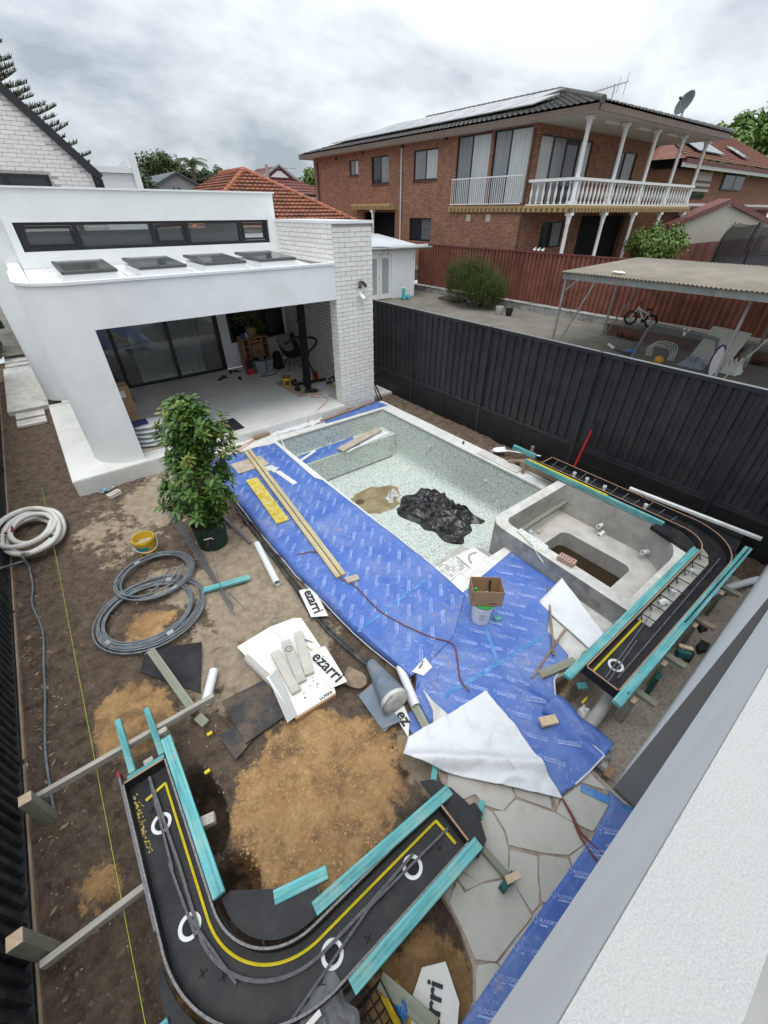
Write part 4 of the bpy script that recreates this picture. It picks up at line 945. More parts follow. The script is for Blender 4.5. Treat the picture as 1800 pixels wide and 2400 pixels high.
RF = thing('red_fence', 'rust red ribbed metal fence behind the neighbouring driveway', 'fence', (18.95, 10, 0.4))
RY = [-0.6, 1.7, 4.1, 6.5, 8.9, 11.3, 13.7, 16.1, 18.5, 20.9]
for i in range(len(RY) - 1):
    a, c = RY[i] + .03, RY[i + 1] - .03
    corrugated(a, c, 18.92, 0.66, 2.66, 0.22, 0.06).build('sheet', 'fence_red', RF)
    MB().box((18.90, a, 2.66), (18.99, c, 2.72)).build('top_rail', 'fence_red_trim', RF)
for y in RY: MB().box((18.885, y - .03, 0.4), (18.995, y + .03, 2.73)).build('post', 'fence_red_trim', RF)
KW = thing('retaining_wall', 'low stained render retaining wall under the rust red fence', 'wall', (18.7, 12, 0.4))
MB().box((18.45, 8.0, 0.4), (18.86, 21.0, 0.66)).build('wall', 'mossy_render', KW)
MB().box((18.43, 8.0, 0.662), (18.87, 21.0, 0.69)).build('coping', 'mossy_render', KW)
PW = thing('planter_wall', 'low red brick planter wall with concrete cap below the rust red fence', 'wall', (17.4, 5, 0.4))
MB().box((17.02, -0.5, 0.4), (18.86, 8.0, 0.72)).build('wall', 'brick_planter', PW)
MB().box((16.98, -0.5, 0.722), (18.87, 8.02, 0.77)).build('cap', 'driveway', PW)

# ================================================================== neighbouring garage
M('pane_white', (0.52, 0.54, 0.54), 0.12, 0.22, 3, spec=0.6, stretch=(5, 5, .15))
M('pane_grey', (0.24, 0.26, 0.27), 0.12, 0.25, 3, spec=0.6, stretch=(5, 5, .15))
M('pane_dark', (0.03, 0.035, 0.04), 0.08, 0.06, 2, spec=0.7)
GA = thing('white_garage', 'white garage with corrugated roof and french doors behind the black fence', 'garage', (14.5, 20.5, 0.4))
MB().box((9.0, 19.2, 0.4), (13.86, 23.5, 2.62)).box((15.56, 19.2, 0.4), (16.95, 23.5, 2.62)).box((13.86, 19.2, 2.55), (15.56, 23.5, 2.62)).box((13.86, 19.45, 0.4), (15.56, 23.5, 2.55)).build('wall', 'render_smooth', GA)
MB().box((16.951, 19.12, 0.4), (17.02, 19.26, 2.62)).build('corner_trim', 'white_paint', GA)
MB().box((9.0, 19.12, 2.625), (17.9, 19.2, 2.80)).build('barge', 'white_paint', GA)
b = MB(); 
def gr(u, v):
    x = lerp(9.0, 18.0, u); return (x, lerp(18.95, 23.6, v), lerp(2.80, 3.30, v) - 0.20 * max(0, (x - 14.5) / 3.5) + 0.012 * math.sin(x * 2 * math.pi / 0.09))
b.grid(gr, 800, 1); b.smooth = True; b.build('roof', 'zinc_roof', GA, solid=0.006)
b = MB().tube([(9, 18.93, 2.76), (18.0, 18.93, 2.66)], 0.055, 8); b.build('gutter', 'steel_galv', GA)
fd = MB().box((13.86, 19.20, 0.42), (13.94, 19.30, 2.55)).box((15.48, 19.20, 0.42), (15.56, 19.30, 2.55)).box((13.94, 19.20, 2.46), (15.48, 19.30, 2.55)).build('door_frame', 'white_paint', GA)
for a in (13.95, 14.72):
    dr = MB().box((a, 19.24, 0.43), (a + .15, 19.29, 2.45)).box((a + .60, 19.24, 0.43), (a + .75, 19.29, 2.45)).box((a + .15, 19.24, 0.43), (a + .60, 19.29, 0.65)).box((a + .15, 19.24, 2.27), (a + .60, 19.29, 2.45)).build('door', 'white_paint', GA)
    MB().box((a + .151, 19.262, 0.651), (a + .599, 19.27, 2.269)).build('pane', 'frosted', dr)
MB().lathe([(0.02, 0), (0.02, 0.06), (0.012, 0.07)], (14.66, 19.235, 1.42), 10, axis=(0, -1, 0)).build('door_handle', 'steel_galv', GA)
t_ = thing('flood_light', 'white twin floodlight over the garage french doors', 'light', (15.1, 19.17, 2.58))
MB().box((14.98, 19.13, 2.56), (15.22, 19.195, 2.61)).build('base', 'white_paint', t_)
for s in (-1, 1): MB().lathe([(0.05, 0), (0.07, 0.12), (0.06, 0.12)], (15.1 + s * 0.14, 19.12, 2.55), 12, axis=(s * 0.4, -0.7, -0.5)).build('lamp_head', 'white_paint', t_)
t_ = thing('ride_on_toy', 'turquoise plastic ride-on toy by the garage doors', 'toy', (15.85, 18.5, 0.4))
b = MB().hex([(15.7, 18.4, .48), (16.1, 18.4, .48), (16.1, 18.6, .48), (15.7, 18.6, .48)], [(15.78, 18.43, .62), (16.1, 18.43, .66), (16.1, 18.57, .66), (15.78, 18.57, .62)]); b.box((15.66, 18.42, .45), (15.80, 18.58, .95)); b.build('body', 'teal_toy', t_, bevel=0.03)
for (x, y) in ((15.72, 18.38), (16.05, 18.38), (15.72, 18.62), (16.05, 18.62)): MB().lathe([(0.07, -.03), (0.07, .03)], (x, y, 0.47), 14, axis=(0, 1, 0)).build('wheel', 'teal_toy', t_)
MB().tube([(15.70, 18.33, .97), (15.70, 18.67, .97)], 0.02, 6).build('handlebar', 'white_paint', t_)

# ================================================================== red brick two-storey house
RH = thing('brick_house', 'two-storey red brick house with white balustrade veranda and solar panels', 'house', (26.0, 24.0, 1.35))
def wallx(X0, X1, y0, y1, z0, z1, ops, mat, name, parent):
    """wall between planes X0..X1 with openings (ya, yb, za, zb), sorted by y"""
    b = MB(); y = y0
    for (ya, yb, za, zb) in sorted(ops):
        if ya > y: b.box((X0, y, z0), (X1, ya, z1))
        if za > z0: b.box((X0, ya, z0), (X1, yb, za))
        if zb < z1: b.box((X0, ya, zb), (X1, yb, z1))
        y = yb
    if y < y1: b.box((X0, y, z0), (X1, y1, z1))
    return b.build(name, mat, parent)
up = [(29.36, 30.42, 6.18, 6.99), (26.06, 27.88, 5.64, 7.0), (21.71, 23.73, 5.66, 7.02), (18.01, 20.27, 4.46, 7.33), (15.62, 17.82, 4.46, 7.33)]
lo = [(21.96, 23.93, 2.70, 3.86), (25.40, 28.9, 1.4, 4.15)]
wallx(20.7, 20.95, 15.4, 35.2, 4.21, 7.38, up, 'brick_red', 'upper_wall', RH)
wallx(20.702, 20.95, 15.4, 35.2, 1.35, 4.205, lo, 'brick_red', 'lower_wall', RH)
MB().box((20.72, 35.0, 1.35), (32.5, 35.2, 7.38)).build('far_wall', 'brick_red', RH)
MB().box((21.8, 15.9, 1.4), (32.5, 34.8, 7.35)).build('room_dark', 'dark_room', RH)
def winx(ya, yb, za, zb, mats, split=0.5, bars=False):
    f = 0.06; x = 20.78
    w_ = MB().box((x, ya, za), (x + .08, yb, za + f)).box((x, ya, zb - f), (x + .08, yb, zb)).box((x, ya, za + f), (x + .08, ya + f, zb - f)).box((x, yb - f, za + f), (x + .08, yb, zb - f))
    ym = lerp(ya, yb, split); w_.box((x, ym - .035, za + f), (x + .08, ym + .035, zb - f)); w_ = w_.build('window', 'black_frame', RH)
    MB().box((x + .03, ya + f, za + f), (x + .045, ym - .035, zb - f)).build('pane', mats[0], w_)
    MB().box((x + .03, ym + .035, za + f), (x + .045, yb - f, zb - f)).build('pane', mats[1], w_)
    if za > 4.6: MB().box((20.66, ya - .03, za - .09), (20.78, yb + .03, za - .004)).build('sill', 'pipe_brown', w_)
    if bars:
        b = MB()
        for k in range(13): y = lerp(ya, yb, (k + .5) / 13); b.bar((20.70, y, za), (20.70, y, zb), 0.02, 0.02)
        for z in (za + .1, (za + zb) / 2, zb - .05): b.bar((20.70, ya, z), (20.70, yb, z), 0.02, 0.02)
        b.build('security_bars', 'black_metal', w_)
winx(*up[0], ('pane_white', 'pane_grey')); winx(*up[1], ('pane_grey', 'pane_dark')); winx(*up[2], ('pane_white', 'pane_grey'))
winx(*up[3], ('pane_white', 'pane_grey'), 0.55); winx(*up[4], ('pane_white', 'pane_grey'), 0.55); winx(*lo[0], ('pane_grey', 'pane_dark'), 0.5, True)
for (y, z) in ((31.9, 7.12), (28.7, 7.2), (24.6, 7.22), (21.0, 7.25)): MB().box((20.69, y, z), (20.74, y + .25, z + .14)).build('air_vent', 'dark_room', RH)
for y in (17.6, 19.0): MB().box((20.685, y - .16, 3.75), (20.74, y + .16, 4.05)).build('wall_vent', 'cream_wall', RH)
# porch awning on the long side
def slabedge(name, p0, p1, z0, z1, axis):
    g_ = MB().box(p0 + (z0,), p1 + (z1,)).build(name, 'slab_tan', RH)
    L = (p1[1] - p0[1]) if axis == 'y' else (p1[0] - p0[0]); n = int(L / 0.14); me = None
    b = MB()
    for k in range(n):
        if k % 2: continue
        a = (p0[1] if axis == 'y' else p0[0]) + k * L / n; c = a + L / n
        if axis == 'y': b.box((p0[0] - .012, a, z0 + .02), (p0[0] - .001, c, lerp(z0, z1, .62)))
        else: b.box((a, p0[1] - .012, z0 + .02), (c, p0[1] - .001, lerp(z0, z1, .62)))
    b.build('edge_tiles', 'slab_brown', g_)
slabedge('porch_slab', (20.2, 25.3), (20.7, 29.7), 4.28, 4.60, 'y')
slabedge('balcony_slab', (20.60, 15.45), (20.70, 20.5), 4.16, 4.42, 'y')
slabedge('veranda_slab', (20.56, 12.80), (33.2, 15.39), 4.16, 4.42, 'x')
slabedge('veranda_side_edge', (20.55, 12.80), (20.56, 15.42), 4.16, 4.42, 'y')
def column(x, y, z0, z1, name='column'):
    b = MB().box((x - .13, y - .13, z0), (x + .13, y + .13, z0 + .16)); b.box((x - .14, y - .14, z1 - .12), (x + .14, y + .14, z1 - .003))
    b.lathe([(0.10, z0 + .16), (0.115, z0 + .22), (0.085, z0 + .30), (0.085, z1 - .45), (0.105, z1 - .40), (0.09, z1 - .34), (0.13, z1 - .12)], (x, y, 0), 12); return b.build(name, 'white_paint', RH)
column(20.35, 27.3, 1.36, 4.28)
MB().box((20.45, 28.95, 2.9), (20.69, 29.9, 3.55)).build('air_conditioner', 'white_paint', RH)
MB().lathe([(0.24, 0), (0.24, 0.02), (0.2, 0.022)], (20.452, 29.35, 3.22), 18, axis=(-1, 0, 0)).build('fan_grille', 'dish_grey', RH)
for y in (24.75, 15.45):
    MB().tube([(20.62, y, 7.2), (20.62, y, 1.4)], 0.045, 8).build('downpipe', 'pipe_brown' if y < 20 else 'eave_white', RH)
MB().tube([(20.62, 34.6, 7.1), (20.62, 34.6, 1.4)], 0.05, 8).build('downpipe', 'pipe_brown', RH)
# metal balustrade
b = MB(); 
for k in range(36): y = lerp(15.66, 20.3, k / 35); b.bar((20.55, y, 4.50), (20.55, y, 5.56), 0.022, 0.022)
b.bar((20.55, 15.62, 5.58), (20.55, 20.34, 5.58), 0.05, 0.05); b.bar((20.55, 15.62, 4.50), (20.55, 20.34, 4.50), 0.04, 0.04); b.build('metal_railing', 'white_metal', RH)
# veranda: columns, balusters, rails, back wall
for k in range(5): column(20.78 + 3.0 * k, 12.95, 4.421, 7.36); column(20.78 + 3.0 * k, 12.95, 1.36, 4.155)
bm = MB().lathe([(0.055, 0), (0.055, 0.05), (0.038, 0.08), (0.030, 0.12), (0.062, 0.30), (0.068, 0.38), (0.050, 0.50), (0.030, 0.66), (0.034, 0.72), (0.052, 0.74), (0.052, 0.82)], (0, 0, 0), 10)
bme = bpy.data.meshes.new('baluster'); bme.from_pydata(bm.v, [], bm.f); bme.polygons.foreach_set('use_smooth', [True] * len(bme.polygons)); bme.materials.append(MATS['white_paint'])
def baluster(x, y):
    o = bpy.data.objects.new('baluster', bme); C.objects.link(o); o.parent = RH; o.location = Vector((x, y, 4.47)) - OFF[RH.name]
for k in range(4):
    for j in range(8): baluster(20.78 + 3 * k + 0.30 + j * 0.343, 12.95)
for j in range(7): baluster(20.78, 13.22 + j * 0.33)
MB().box((20.60, 12.83, 5.292), (32.95, 13.07, 5.40)).box((20.66, 13.07, 5.292), (20.90, 15.38, 5.40)).build('hand_rail', 'white_paint', RH)
MB().box((20.62, 12.85, 4.422), (32.9, 13.05, 4.468)).box((20.68, 13.05, 4.422), (20.88, 15.38, 4.468)).build('bottom_rail', 'white_paint', RH)
def wally(Y0, Y1, x0, x1, z0, z1, ops, mat, name, parent):
    b = MB(); x = x0
    for (xa, xb, za, zb) in sorted(ops):
        if xa > x: b.box((x, Y0, z0), (xa, Y1, z1))
        if za > z0: b.box((xa, Y0, z0), (xb, Y1, za))
        if zb < z1: b.box((xa, Y0, zb), (xb, Y1, z1))
        x = xb
    if x < x1: b.box((x, Y0, z0), (x1, Y1, z1))
    return b.build(name, mat, parent)
vo = [(21.15, 25.5, 4.45, 7.05), (27.9, 30.3, 4.45, 6.85)]
wally(15.401, 15.65, 20.952, 31.9, 4.43, 7.36, vo, 'brick_red', 'veranda_wall', RH)
wally(15.401, 15.65, 20.952, 31.9, 1.35, 4.15, [(22.4, 24.4, 2.6, 3.75), (26.0, 31.0, 1.4, 4.0)], 'brick_red', 'lower_veranda_wall', RH)
for (xa, xb, za, zb) in vo + [(22.4, 24.4, 2.6, 3.75)]:
    n = 4 if xb - xa > 4 else 2
    w_ = MB().box((xa, 15.45, za), (xb, 15.53, za + .06)).box((xa, 15.45, zb - .06), (xb, 15.53, zb))
    for k in range(n + 1): x = lerp(xa, xb, k / n); w_.box((max(xa, x - .05), 15.45, za + .06), (min(xb, x + .05), 15.53, zb - .06))
    w_ = w_.build('sliding_window', 'black_frame', RH)
    for k in range(n): MB().box((lerp(xa, xb, k / n) + .05, 15.49, za + .06), (lerp(xa, xb, (k + 1) / n) - .05, 15.50, zb - .06)).build('pane', ('pane_white', 'pane_grey', 'pane_dark', 'pane_white')[k] if n == 4 else ('pane_dark', 'pane_grey')[k], w_)
# eaves and roof
EZ = 7.38
MB().box((20.12, 12.22, EZ), (33.5, 36.2, EZ + .03)).build('soffit', 'eave_white', RH)
MB().box((20.08, 12.18, EZ - .02), (20.119, 36.24, EZ + .20)).box((20.08, 12.15, EZ - .02), (33.54, 12.219, EZ + .20)).box((20.08, 36.2, EZ - .02), (33.5, 36.26, EZ + .2)).build('gutter', 'gutter_brown', RH)
def tileface(name, mat, parent, e0, e1, r1, r0, tw=0.30, tl=0.34, amp=0.035, step=0.03, sm=6):
    """tiled roof plane: eave e0-e1, ridge r0-r1 (r0 above e0)"""
    e0, e1, r0, r1 = map(Vector, (e0, e1, r0, r1)); W = max((e1 - e0).length, (r1 - r0).length); Lg = ((r0 + r1) / 2 - (e0 + e1) / 2).length
    nrm = (e1 - e0).cross(r0 - e0)
    if nrm.length < 1e-6: nrm = (e1 - e0).cross(r1 - e0)
    nrm.normalize()
    if nrm.z < 0: nrm = -nrm
    nu = int(W / tw) * sm; nv = int(Lg / tl); b = MB(); along = (e1 - e0).normalized()
    rows = []
    for j in range(nv):
        for (f, h) in ((0.0, step), (0.999, 0.0)):
            row = []; v = (j + f) / nv
            A = e0.lerp(r0, v); Bq = e1.lerp(r1, v)
            for i in range(nu + 1):
                p = A.lerp(Bq, i / nu); ph = (p - e0).dot(along) / tw
                row.append(p + nrm * (h + amp * abs(math.sin(math.pi * ph)) + 0.006 * nz(p.x * 3, p.y * 3, p.z * 3)))
            rows.append(row)
    o = [p for r_ in rows for p in r_]; w_ = nu + 1
    b.add(o, [(j * w_ + i, j * w_ + i + 1, (j + 1) * w_ + i + 1, (j + 1) * w_ + i) for j in range(len(rows) - 1) for i in range(nu)])
    ob = b.build(name, mat, parent); ob['kind'] = 'stuff'; return ob
P00, P10, P11, P01 = (20.05, 12.12, 7.60), (33.55, 12.12, 7.60), (33.55, 36.3, 7.60), (20.05, 36.3, 7.60); Ra, Rb = (26.8, 18.9, 9.45), (26.8, 29.5, 9.45)
tileface('roof_tiles', 'roof_grey_tile', RH, P01, P00, Ra, Rb, sm=4); tileface('roof_tiles', 'roof_grey_tile', RH, P00, P10, Ra, Ra, sm=4)
MB().add([P10, P11, Rb, Ra], [(0, 1, 2, 3)]).add([P11, P01, Rb], [(0, 1, 2)]).build('roof_back', 'roof_grey_tile', RH)
def ridge(parent, mat, a, c, r=0.11, seg=0.40):
    a, c = Vector(a), Vector(c); n = max(1, int((c - a).length / seg))
    for k in range(n): MB().tube([a.lerp(c, k / n), a.lerp(c, (k + 1.08) / n)], [r * 1.15, r * 0.92], 8).build('ridge_cap', mat, parent)
ridge(RH, 'roof_grey_tile', (26.8, 18.9, 9.50), (26.8, 29.5, 9.50)); ridge(RH, 'roof_grey_tile', (20.05, 12.12, 7.66), (26.8, 18.9, 9.50)); ridge(RH, 'roof_grey_tile', (33.5, 12.12, 7.66), (26.8, 18.9, 9.50))
# solar panels on the long slope, tilted with the roof
sl = (9.45 - 7.60) / (26.8 - 20.05)
for r_ in range(2):
    for k in range(11):
        y0 = 16.3 + k * 1.72 + (1.2 if r_ else 0); y1 = y0 + 1.66; xa = 21.3 + r_ * 2.0; xb = xa + 1.0 * 1.9
        if y1 > 35.5 - (xa - 20) * 0.9: continue
        zf = lambda x: 7.60 + (x - 20.05) * sl + 0.16
        p = MB().hex([(xa, y0, zf(xa)), (xb, y0, zf(xb)), (xb, y1, zf(xb)), (xa, y1, zf(xa))], [(xa, y0, zf(xa) + .04), (xb, y0, zf(xb) + .04), (xb, y1, zf(xb) + .04), (xa, y1, zf(xa) + .04)]).build('solar_panel', 'steel_galv', RH)
        MB().hex([(xa + .03, y0 + .03, zf(xa) + .041), (xb - .03, y0 + .03, zf(xb) + .041), (xb - .03, y1 - .03, zf(xb) + .041), (xa + .03, y1 - .03, zf(xa) + .041)], [(xa + .03, y0 + .03, zf(xa) + .047), (xb - .03, y0 + .03, zf(xb) + .047), (xb - .03, y1 - .03, zf(xb) + .047), (xa + .03, y1 - .03, zf(xa) + .047)]).build('solar_glass', 'solar_glass', p)
for x in (22.6, 25.5, 28.5): MB().box((x, 13.2, 7.30), (x + 1.2, 13.35, 7.375)).build('ceiling_light', 'white_paint', RH)
# dish and aerial
t_ = thing('satellite_dish', 'grey satellite dish on the brick house roof edge', 'dish', (27.9, 12.5, 7.7))
b = MB(); ax = Vector((-0.82, 0.36, 0.40)).normalized()
b.lathe([(0.0, 0.0), (0.18, 0.015), (0.32, 0.05), (0.44, 0.10), (0.46, 0.10), (0.32, 0.035), (0.18, 0.0), (0, -0.02)], Vector((27.55, 12.4, 8.25)), 26, False, axis=ax); b.build('reflector', 'dish_grey', t_)
MB().tube([(27.62, 12.42, 8.2), (27.8, 12.5, 8.0), (27.75, 12.5, 7.62)], 0.025, 6).tube([(27.75, 12.5, 8.05), (27.45, 12.5, 7.62)], 0.02, 6).build('mount', 'steel_galv', t_)
q0 = Vector((27.55, 12.4, 8.25)); MB().tube([q0 + Vector((-.15, 0, -.33)), q0 + ax * 0.5], 0.016, 6).tube([q0 + Vector((-.2, .05, .2)), q0 + ax * 0.5], 0.01, 6).build('feed_arm', 'steel_galv', t_)
MB().lathe([(0.05, 0), (0.06, 0.1), (0.03, 0.14)], q0 + ax * 0.48, 10, axis=-ax).build('receiver', 'dish_grey', t_)
t_ = thing('tv_aerial', 'thin television aerial on the brick house roof', 'aerial', (24.0, 14.1, 8.0))
MB().tube([(24, 14.1, 7.9), (24, 14.1, 8.75)], 0.02, 6).build('mast', 'steel_galv', t_)
b = MB().tube([(24, 15.0, 8.62), (24, 13.5, 8.75)], 0.014, 5)
for k in range(9): y = 15.0 - k * 0.16; z = 8.62 + (15 - y) * 0.0867; b.tube([(23.8, y, z), (24.2, y, z)], 0.008, 4)
b.tube([(24, 13.62, 8.35), (24, 13.55, 9.05)], 0.012, 5); b.tube([(24, 13.95, 8.45), (24, 13.9, 8.95)], 0.010, 5); b.build('antenna', 'steel_galv', t_)
for k in range(3):
    t_ = thing('bird_ornament', ['right small white bird on the red fence rail', 'middle small white bird on the red fence rail', 'left small white bird on the red fence rail'][k], 'ornament', (18.95, 12.75 + k * 0.22, 2.73), 'white birds on the fence')
    MB().ell((18.95, 12.75 + k * 0.22, 2.79), (0.05, 0.08, 0.05)).ell((18.95, 12.70 + k * 0.22, 2.86), (0.03, 0.035, 0.03), 8, 5).build('bird', 'white_paint', t_)

# ================================================================== carport
CP = thing('carport', 'low carport with tan corrugated roof on thin steel posts', 'carport', (15.5, 4, 0.4))
def cr(u, v):
    y = lerp(-0.4, 8.15, v); return (lerp(13.30, 18.1, u), y, lerp(2.70, 2.84, u) + 0.016 * math.sin(y * 2 * math.pi / 0.105))
for k in range(9):
    b = MB().grid(lambda u, v, k=k: cr(u, (k + v) / 9 - (0.0008 if v == 1 else 0)) , 1, 70); b.v = [(p[0], p[1], p[2] + 0.006 * (k % 2)) for p in b.v]; b.smooth = True; b.build('roof_sheet', 'carport_roof', CP, solid=0.005)
MB().box((13.40, -0.4, 2.50), (13.48, 8.12, 2.672)).build('front_beam', 'steel_galv', CP)
MB().box((17.9, -0.4, 2.62), (17.98, 8.12, 2.80)).build('rear_beam', 'steel_galv', CP)
for y in (8.05, 5.5, 3.0): MB().bar((13.49, y, 2.60), (17.89, y, 2.72), 0.06, 0.10).build('rafter', 'steel_galv', CP)
for (x, y, zb, zt) in ((13.44, 8.0, .4, 2.5), (16.85, 8.0, .4, 2.65), (13.9, 3.25, .4, 2.5), (17.0, 3.25, .76, 2.65)):
    MB().bar((x, y, zb), (x, y, zt), 0.06, 0.06).build('post', 'steel_galv', CP)
for (p, q) in (((13.44, 7.85, .42), (13.44, 7.05, 2.5)), ((16.85, 7.9, .42), (16.85, 7.0, 2.6)), ((13.9, 3.12, .42), (13.9, 2.2, 2.5)), ((13.44, 7.95, 2.2), (13.44, 7.6, 2.5))):
    MB().bar(p, q, 0.04, 0.04).build('brace', 'steel_galv', CP)
tag(MB().ell((13.75, 6.55, 2.77), (0.10, 0.16, 0.04)).ell((13.72, 6.68, 2.78), (0.09, 0.08, 0.035)).build('white_rag', 'cloth_white'), 'white shoe lying on the carport roof edge', 'shoe')
# child's bicycle on the planter
BK = thing('bicycle', "child's white bicycle standing on the brick planter by the red fence", 'bicycle', (17.4, 7.0, 0.77))
def wheel(cx, cy, cz, r, parent, name='wheel'):
    w_ = MB().tube([(cx, cy + r * math.cos(a), cz + r * math.sin(a)) for a in [2 * math.pi * k / 28 for k in range(28)]], 0.032, 8, closed=True).build(name, 'rubber', parent)
    b = MB().tube([(cx, cy + (r - .035) * math.cos(a), cz + (r - .035) * math.sin(a)) for a in [2 * math.pi * k / 28 for k in range(28)]], 0.012, 6, closed=True)
    for k in range(10): a = 2 * math.pi * k / 10; b.bar((cx, cy, cz), (cx, cy + (r - .04) * math.cos(a), cz + (r - .04) * math.sin(a)), 0.006, 0.006)
    b.build('rim', 'black_metal', w_)
wheel(17.42, 7.42, 1.01, 0.215, BK); wheel(17.42, 6.68, 1.0, 0.20, BK)
MB().tube([(17.42, 7.42, 1.01), (17.42, 7.22, 1.42)], 0.025, 6).tube([(17.42, 7.24, 1.38), (17.42, 6.95, 0.98)], 0.03, 6).tube([(17.42, 7.22, 1.34), (17.42, 6.86, 1.22), (17.42, 6.68, 1.0)], 0.025, 6).tube([(17.42, 6.86, 1.3), (17.42, 6.95, 0.98), (17.42, 6.68, 1.0)], 0.022, 6).build('frame', 'white_paint', BK)
MB().tube([(17.25, 7.20, 1.58), (17.42, 7.24, 1.55), (17.59, 7.20, 1.58)], 0.018, 6).tube([(17.42, 7.22, 1.42), (17.42, 7.24, 1.56)], 0.02, 6).build('handlebar', 'black_metal', BK)
MB().ell((17.42, 6.84, 1.36), (0.06, 0.13, 0.035)).tube([(17.42, 6.86, 1.22), (17.42, 6.85, 1.36)], 0.014, 6).build('saddle', 'rubber', BK)
MB().lathe([(0.07, -.01), (0.07, .01)], (17.40, 6.96, 0.97), 16, axis=(1, 0, 0)).build('crank', 'black_metal', BK)
MB().box((17.38, 7.60, 1.05), (17.46, 7.62, 1.12)).build('reflector', 'orange_tin', BK)
# goal
GO = thing('goal', 'folding football goal with grey tube frame and net under the carport', 'goal', (14.5, 4.5, 0.4))
MB().tube(smooth_path([(14.5, 5.75, 0.42), (14.5, 5.60, 1.15), (14.5, 5.50, 1.40), (14.5, 5.25, 1.46), (14.5, 3.85, 1.38), (14.5, 3.70, 1.28), (14.5, 3.62, 1.0)], 6), 0.045, 8).build('frame', 'grey_plastic', GO)
MB().quad((14.52, 5.70, 0.45), (14.52, 3.6, 0.45), (14.52, 3.75, 1.33), (14.52, 5.45, 1.41)).build('net', 'netting', GO)
MB().tube([(14.5, 4.62, 1.50), (14.47, 4.55, 1.32), (14.5, 4.48, 1.49)], 0.03, 6).build('clamp', 'white_paint', GO)
t_ = thing('pop_up_goal', 'white oval pop-up net leaning on the grey goal frame', 'net', (14.35, 3.45, 0.4))
el = [(14.35 + 0.10 * math.cos(a), 3.48 + 0.16 * math.cos(a), 0.86 + 0.42 * math.sin(a)) for a in [2 * math.pi * k / 24 for k in range(24)]]
MB().tube(el, 0.025, 6, closed=True).build('hoop', 'bag_navy', t_); MB().quad(*el).build('net_panel', 'cloth_white', t_)
tag(MB().ell((14.4, 4.92, 0.56), (0.13, 0.13, 0.13), 14, 9).build('ball', 'ball_orange'), 'orange ball inside the grey football goal', 'ball')
tag(MB().hex([(15.55, 4.55, .42), (15.55, 3.5, .42), (15.60, 3.5, .42), (15.60, 4.55, .42)], [(15.95, 4.35, 1.42), (15.95, 3.35, 1.38), (16.0, 3.35, 1.38), (16.0, 4.35, 1.42)]).build('white_board', 'card_white'), 'large white board leaning at a slant behind the goal', 'board')
t_ = thing('gas_bottle', 'pale green gas bottle beside the leaning white board', 'gas bottle', (16.2, 3.3, 0.4))
MB().lathe([(0.14, 0.42), (0.15, 0.46), (0.15, 0.78), (0.10, 0.88), (0.04, 0.90)], (16.2, 3.3, 0), 18).build('body', 'gas_green', t_); MB().lathe([(0.09, 0.88), (0.09, 1.0), (0.08, 1.0)], (16.2, 3.3, 0), 14).build('collar', 'gas_green', t_)
t_ = thing('car_seat', 'grey child car seat on the planter behind the leaning board', 'car seat', (17.4, 4.2, 0.77))
MB().hex([(17.2, 3.9, .78), (17.65, 3.9, .78), (17.65, 4.5, .78), (17.2, 4.5, .78)], [(17.3, 4.0, 1.05), (17.6, 4.0, 1.1), (17.6, 4.3, 1.1), (17.3, 4.3, 1.05)]).build('shell', 'card_grey', t_, bevel=0.05)
MB().box((17.15, 3.85, .772), (17.7, 4.55, .86)).build('base', 'rubber', t_, bevel=0.03)
t_ = thing('folded_umbrella', 'grey folded pole lying on the driveway left of the goal', 'pole', (14.8, 6.6, 0.4))
MB().tube([(15.4, 7.0, .46), (15.0, 6.6, .46)], 0.045, 8).build('sleeve', 'white_dirty', t_); MB().tube([(15.0, 6.6, .45), (14.8, 6.2, .45), (14.7, 5.9, .45)], 0.02, 6).build('shaft', 'black_metal', t_)
tag(MB().ell((15.15, 6.1, .46), (0.12, 0.17, 0.07)).build('blue_bag', 'tape_blue'), 'small bright blue bag on the driveway left of the goal', 'bag')
for k in range(4):
    t_ = thing('wire_chair', ['lowest white wire chair stacked behind the goal net', 'second lowest white wire chair behind the goal net', 'second highest white wire chair behind the goal net', 'topmost white wire chair stacked behind the goal net'][k], 'chair', (15.2, 5.2, .4), 'stacked wire chairs')
    MB().tube(smooth_path([(15.2, 5.62 - k * .05, .42), (15.2, 5.60 - k * .05, .72 + k * .05), (15.2, 5.0 - k * .05, .72 + k * .05), (15.2, 4.95 - k * .05, .42)], 5), 0.014, 6).build('chair_frame', 'white_paint', t_)
def cloth(name, label, cat, mat, x0, y0, x1, y1, z, h, seed, group=None):
    def fn(u, v):
        e_ = min(1, min(u, 1 - u, v, 1 - v) * 5)
        return (lerp(x0, x1, u) + .1 * (x1 - x0) * nz(u * 3, v * 3, seed), lerp(y0, y1, v) + .1 * (y1 - y0) * nz(u * 3, v * 3, seed + 5), z + e_ * h * (0.5 + 0.9 * abs(nz(u * 4, v * 4, seed + 9))))
    b = MB().grid(fn, 26, 26); b.smooth = True; return tag(b.build(name, mat), label, cat, group)
cloth('blue_tarp', 'crumpled pale blue tarp behind the goal net', 'tarp', 'tyvek_blue', 14.9, 3.9, 15.4, 4.6, .41, .25, 3)
cloth('clothes_heap', 'heap of white and blue sports clothes under the carport post', 'clothes', 'cloth_white', 15.1, 3.05, 15.7, 3.5, .41, .4, 8)
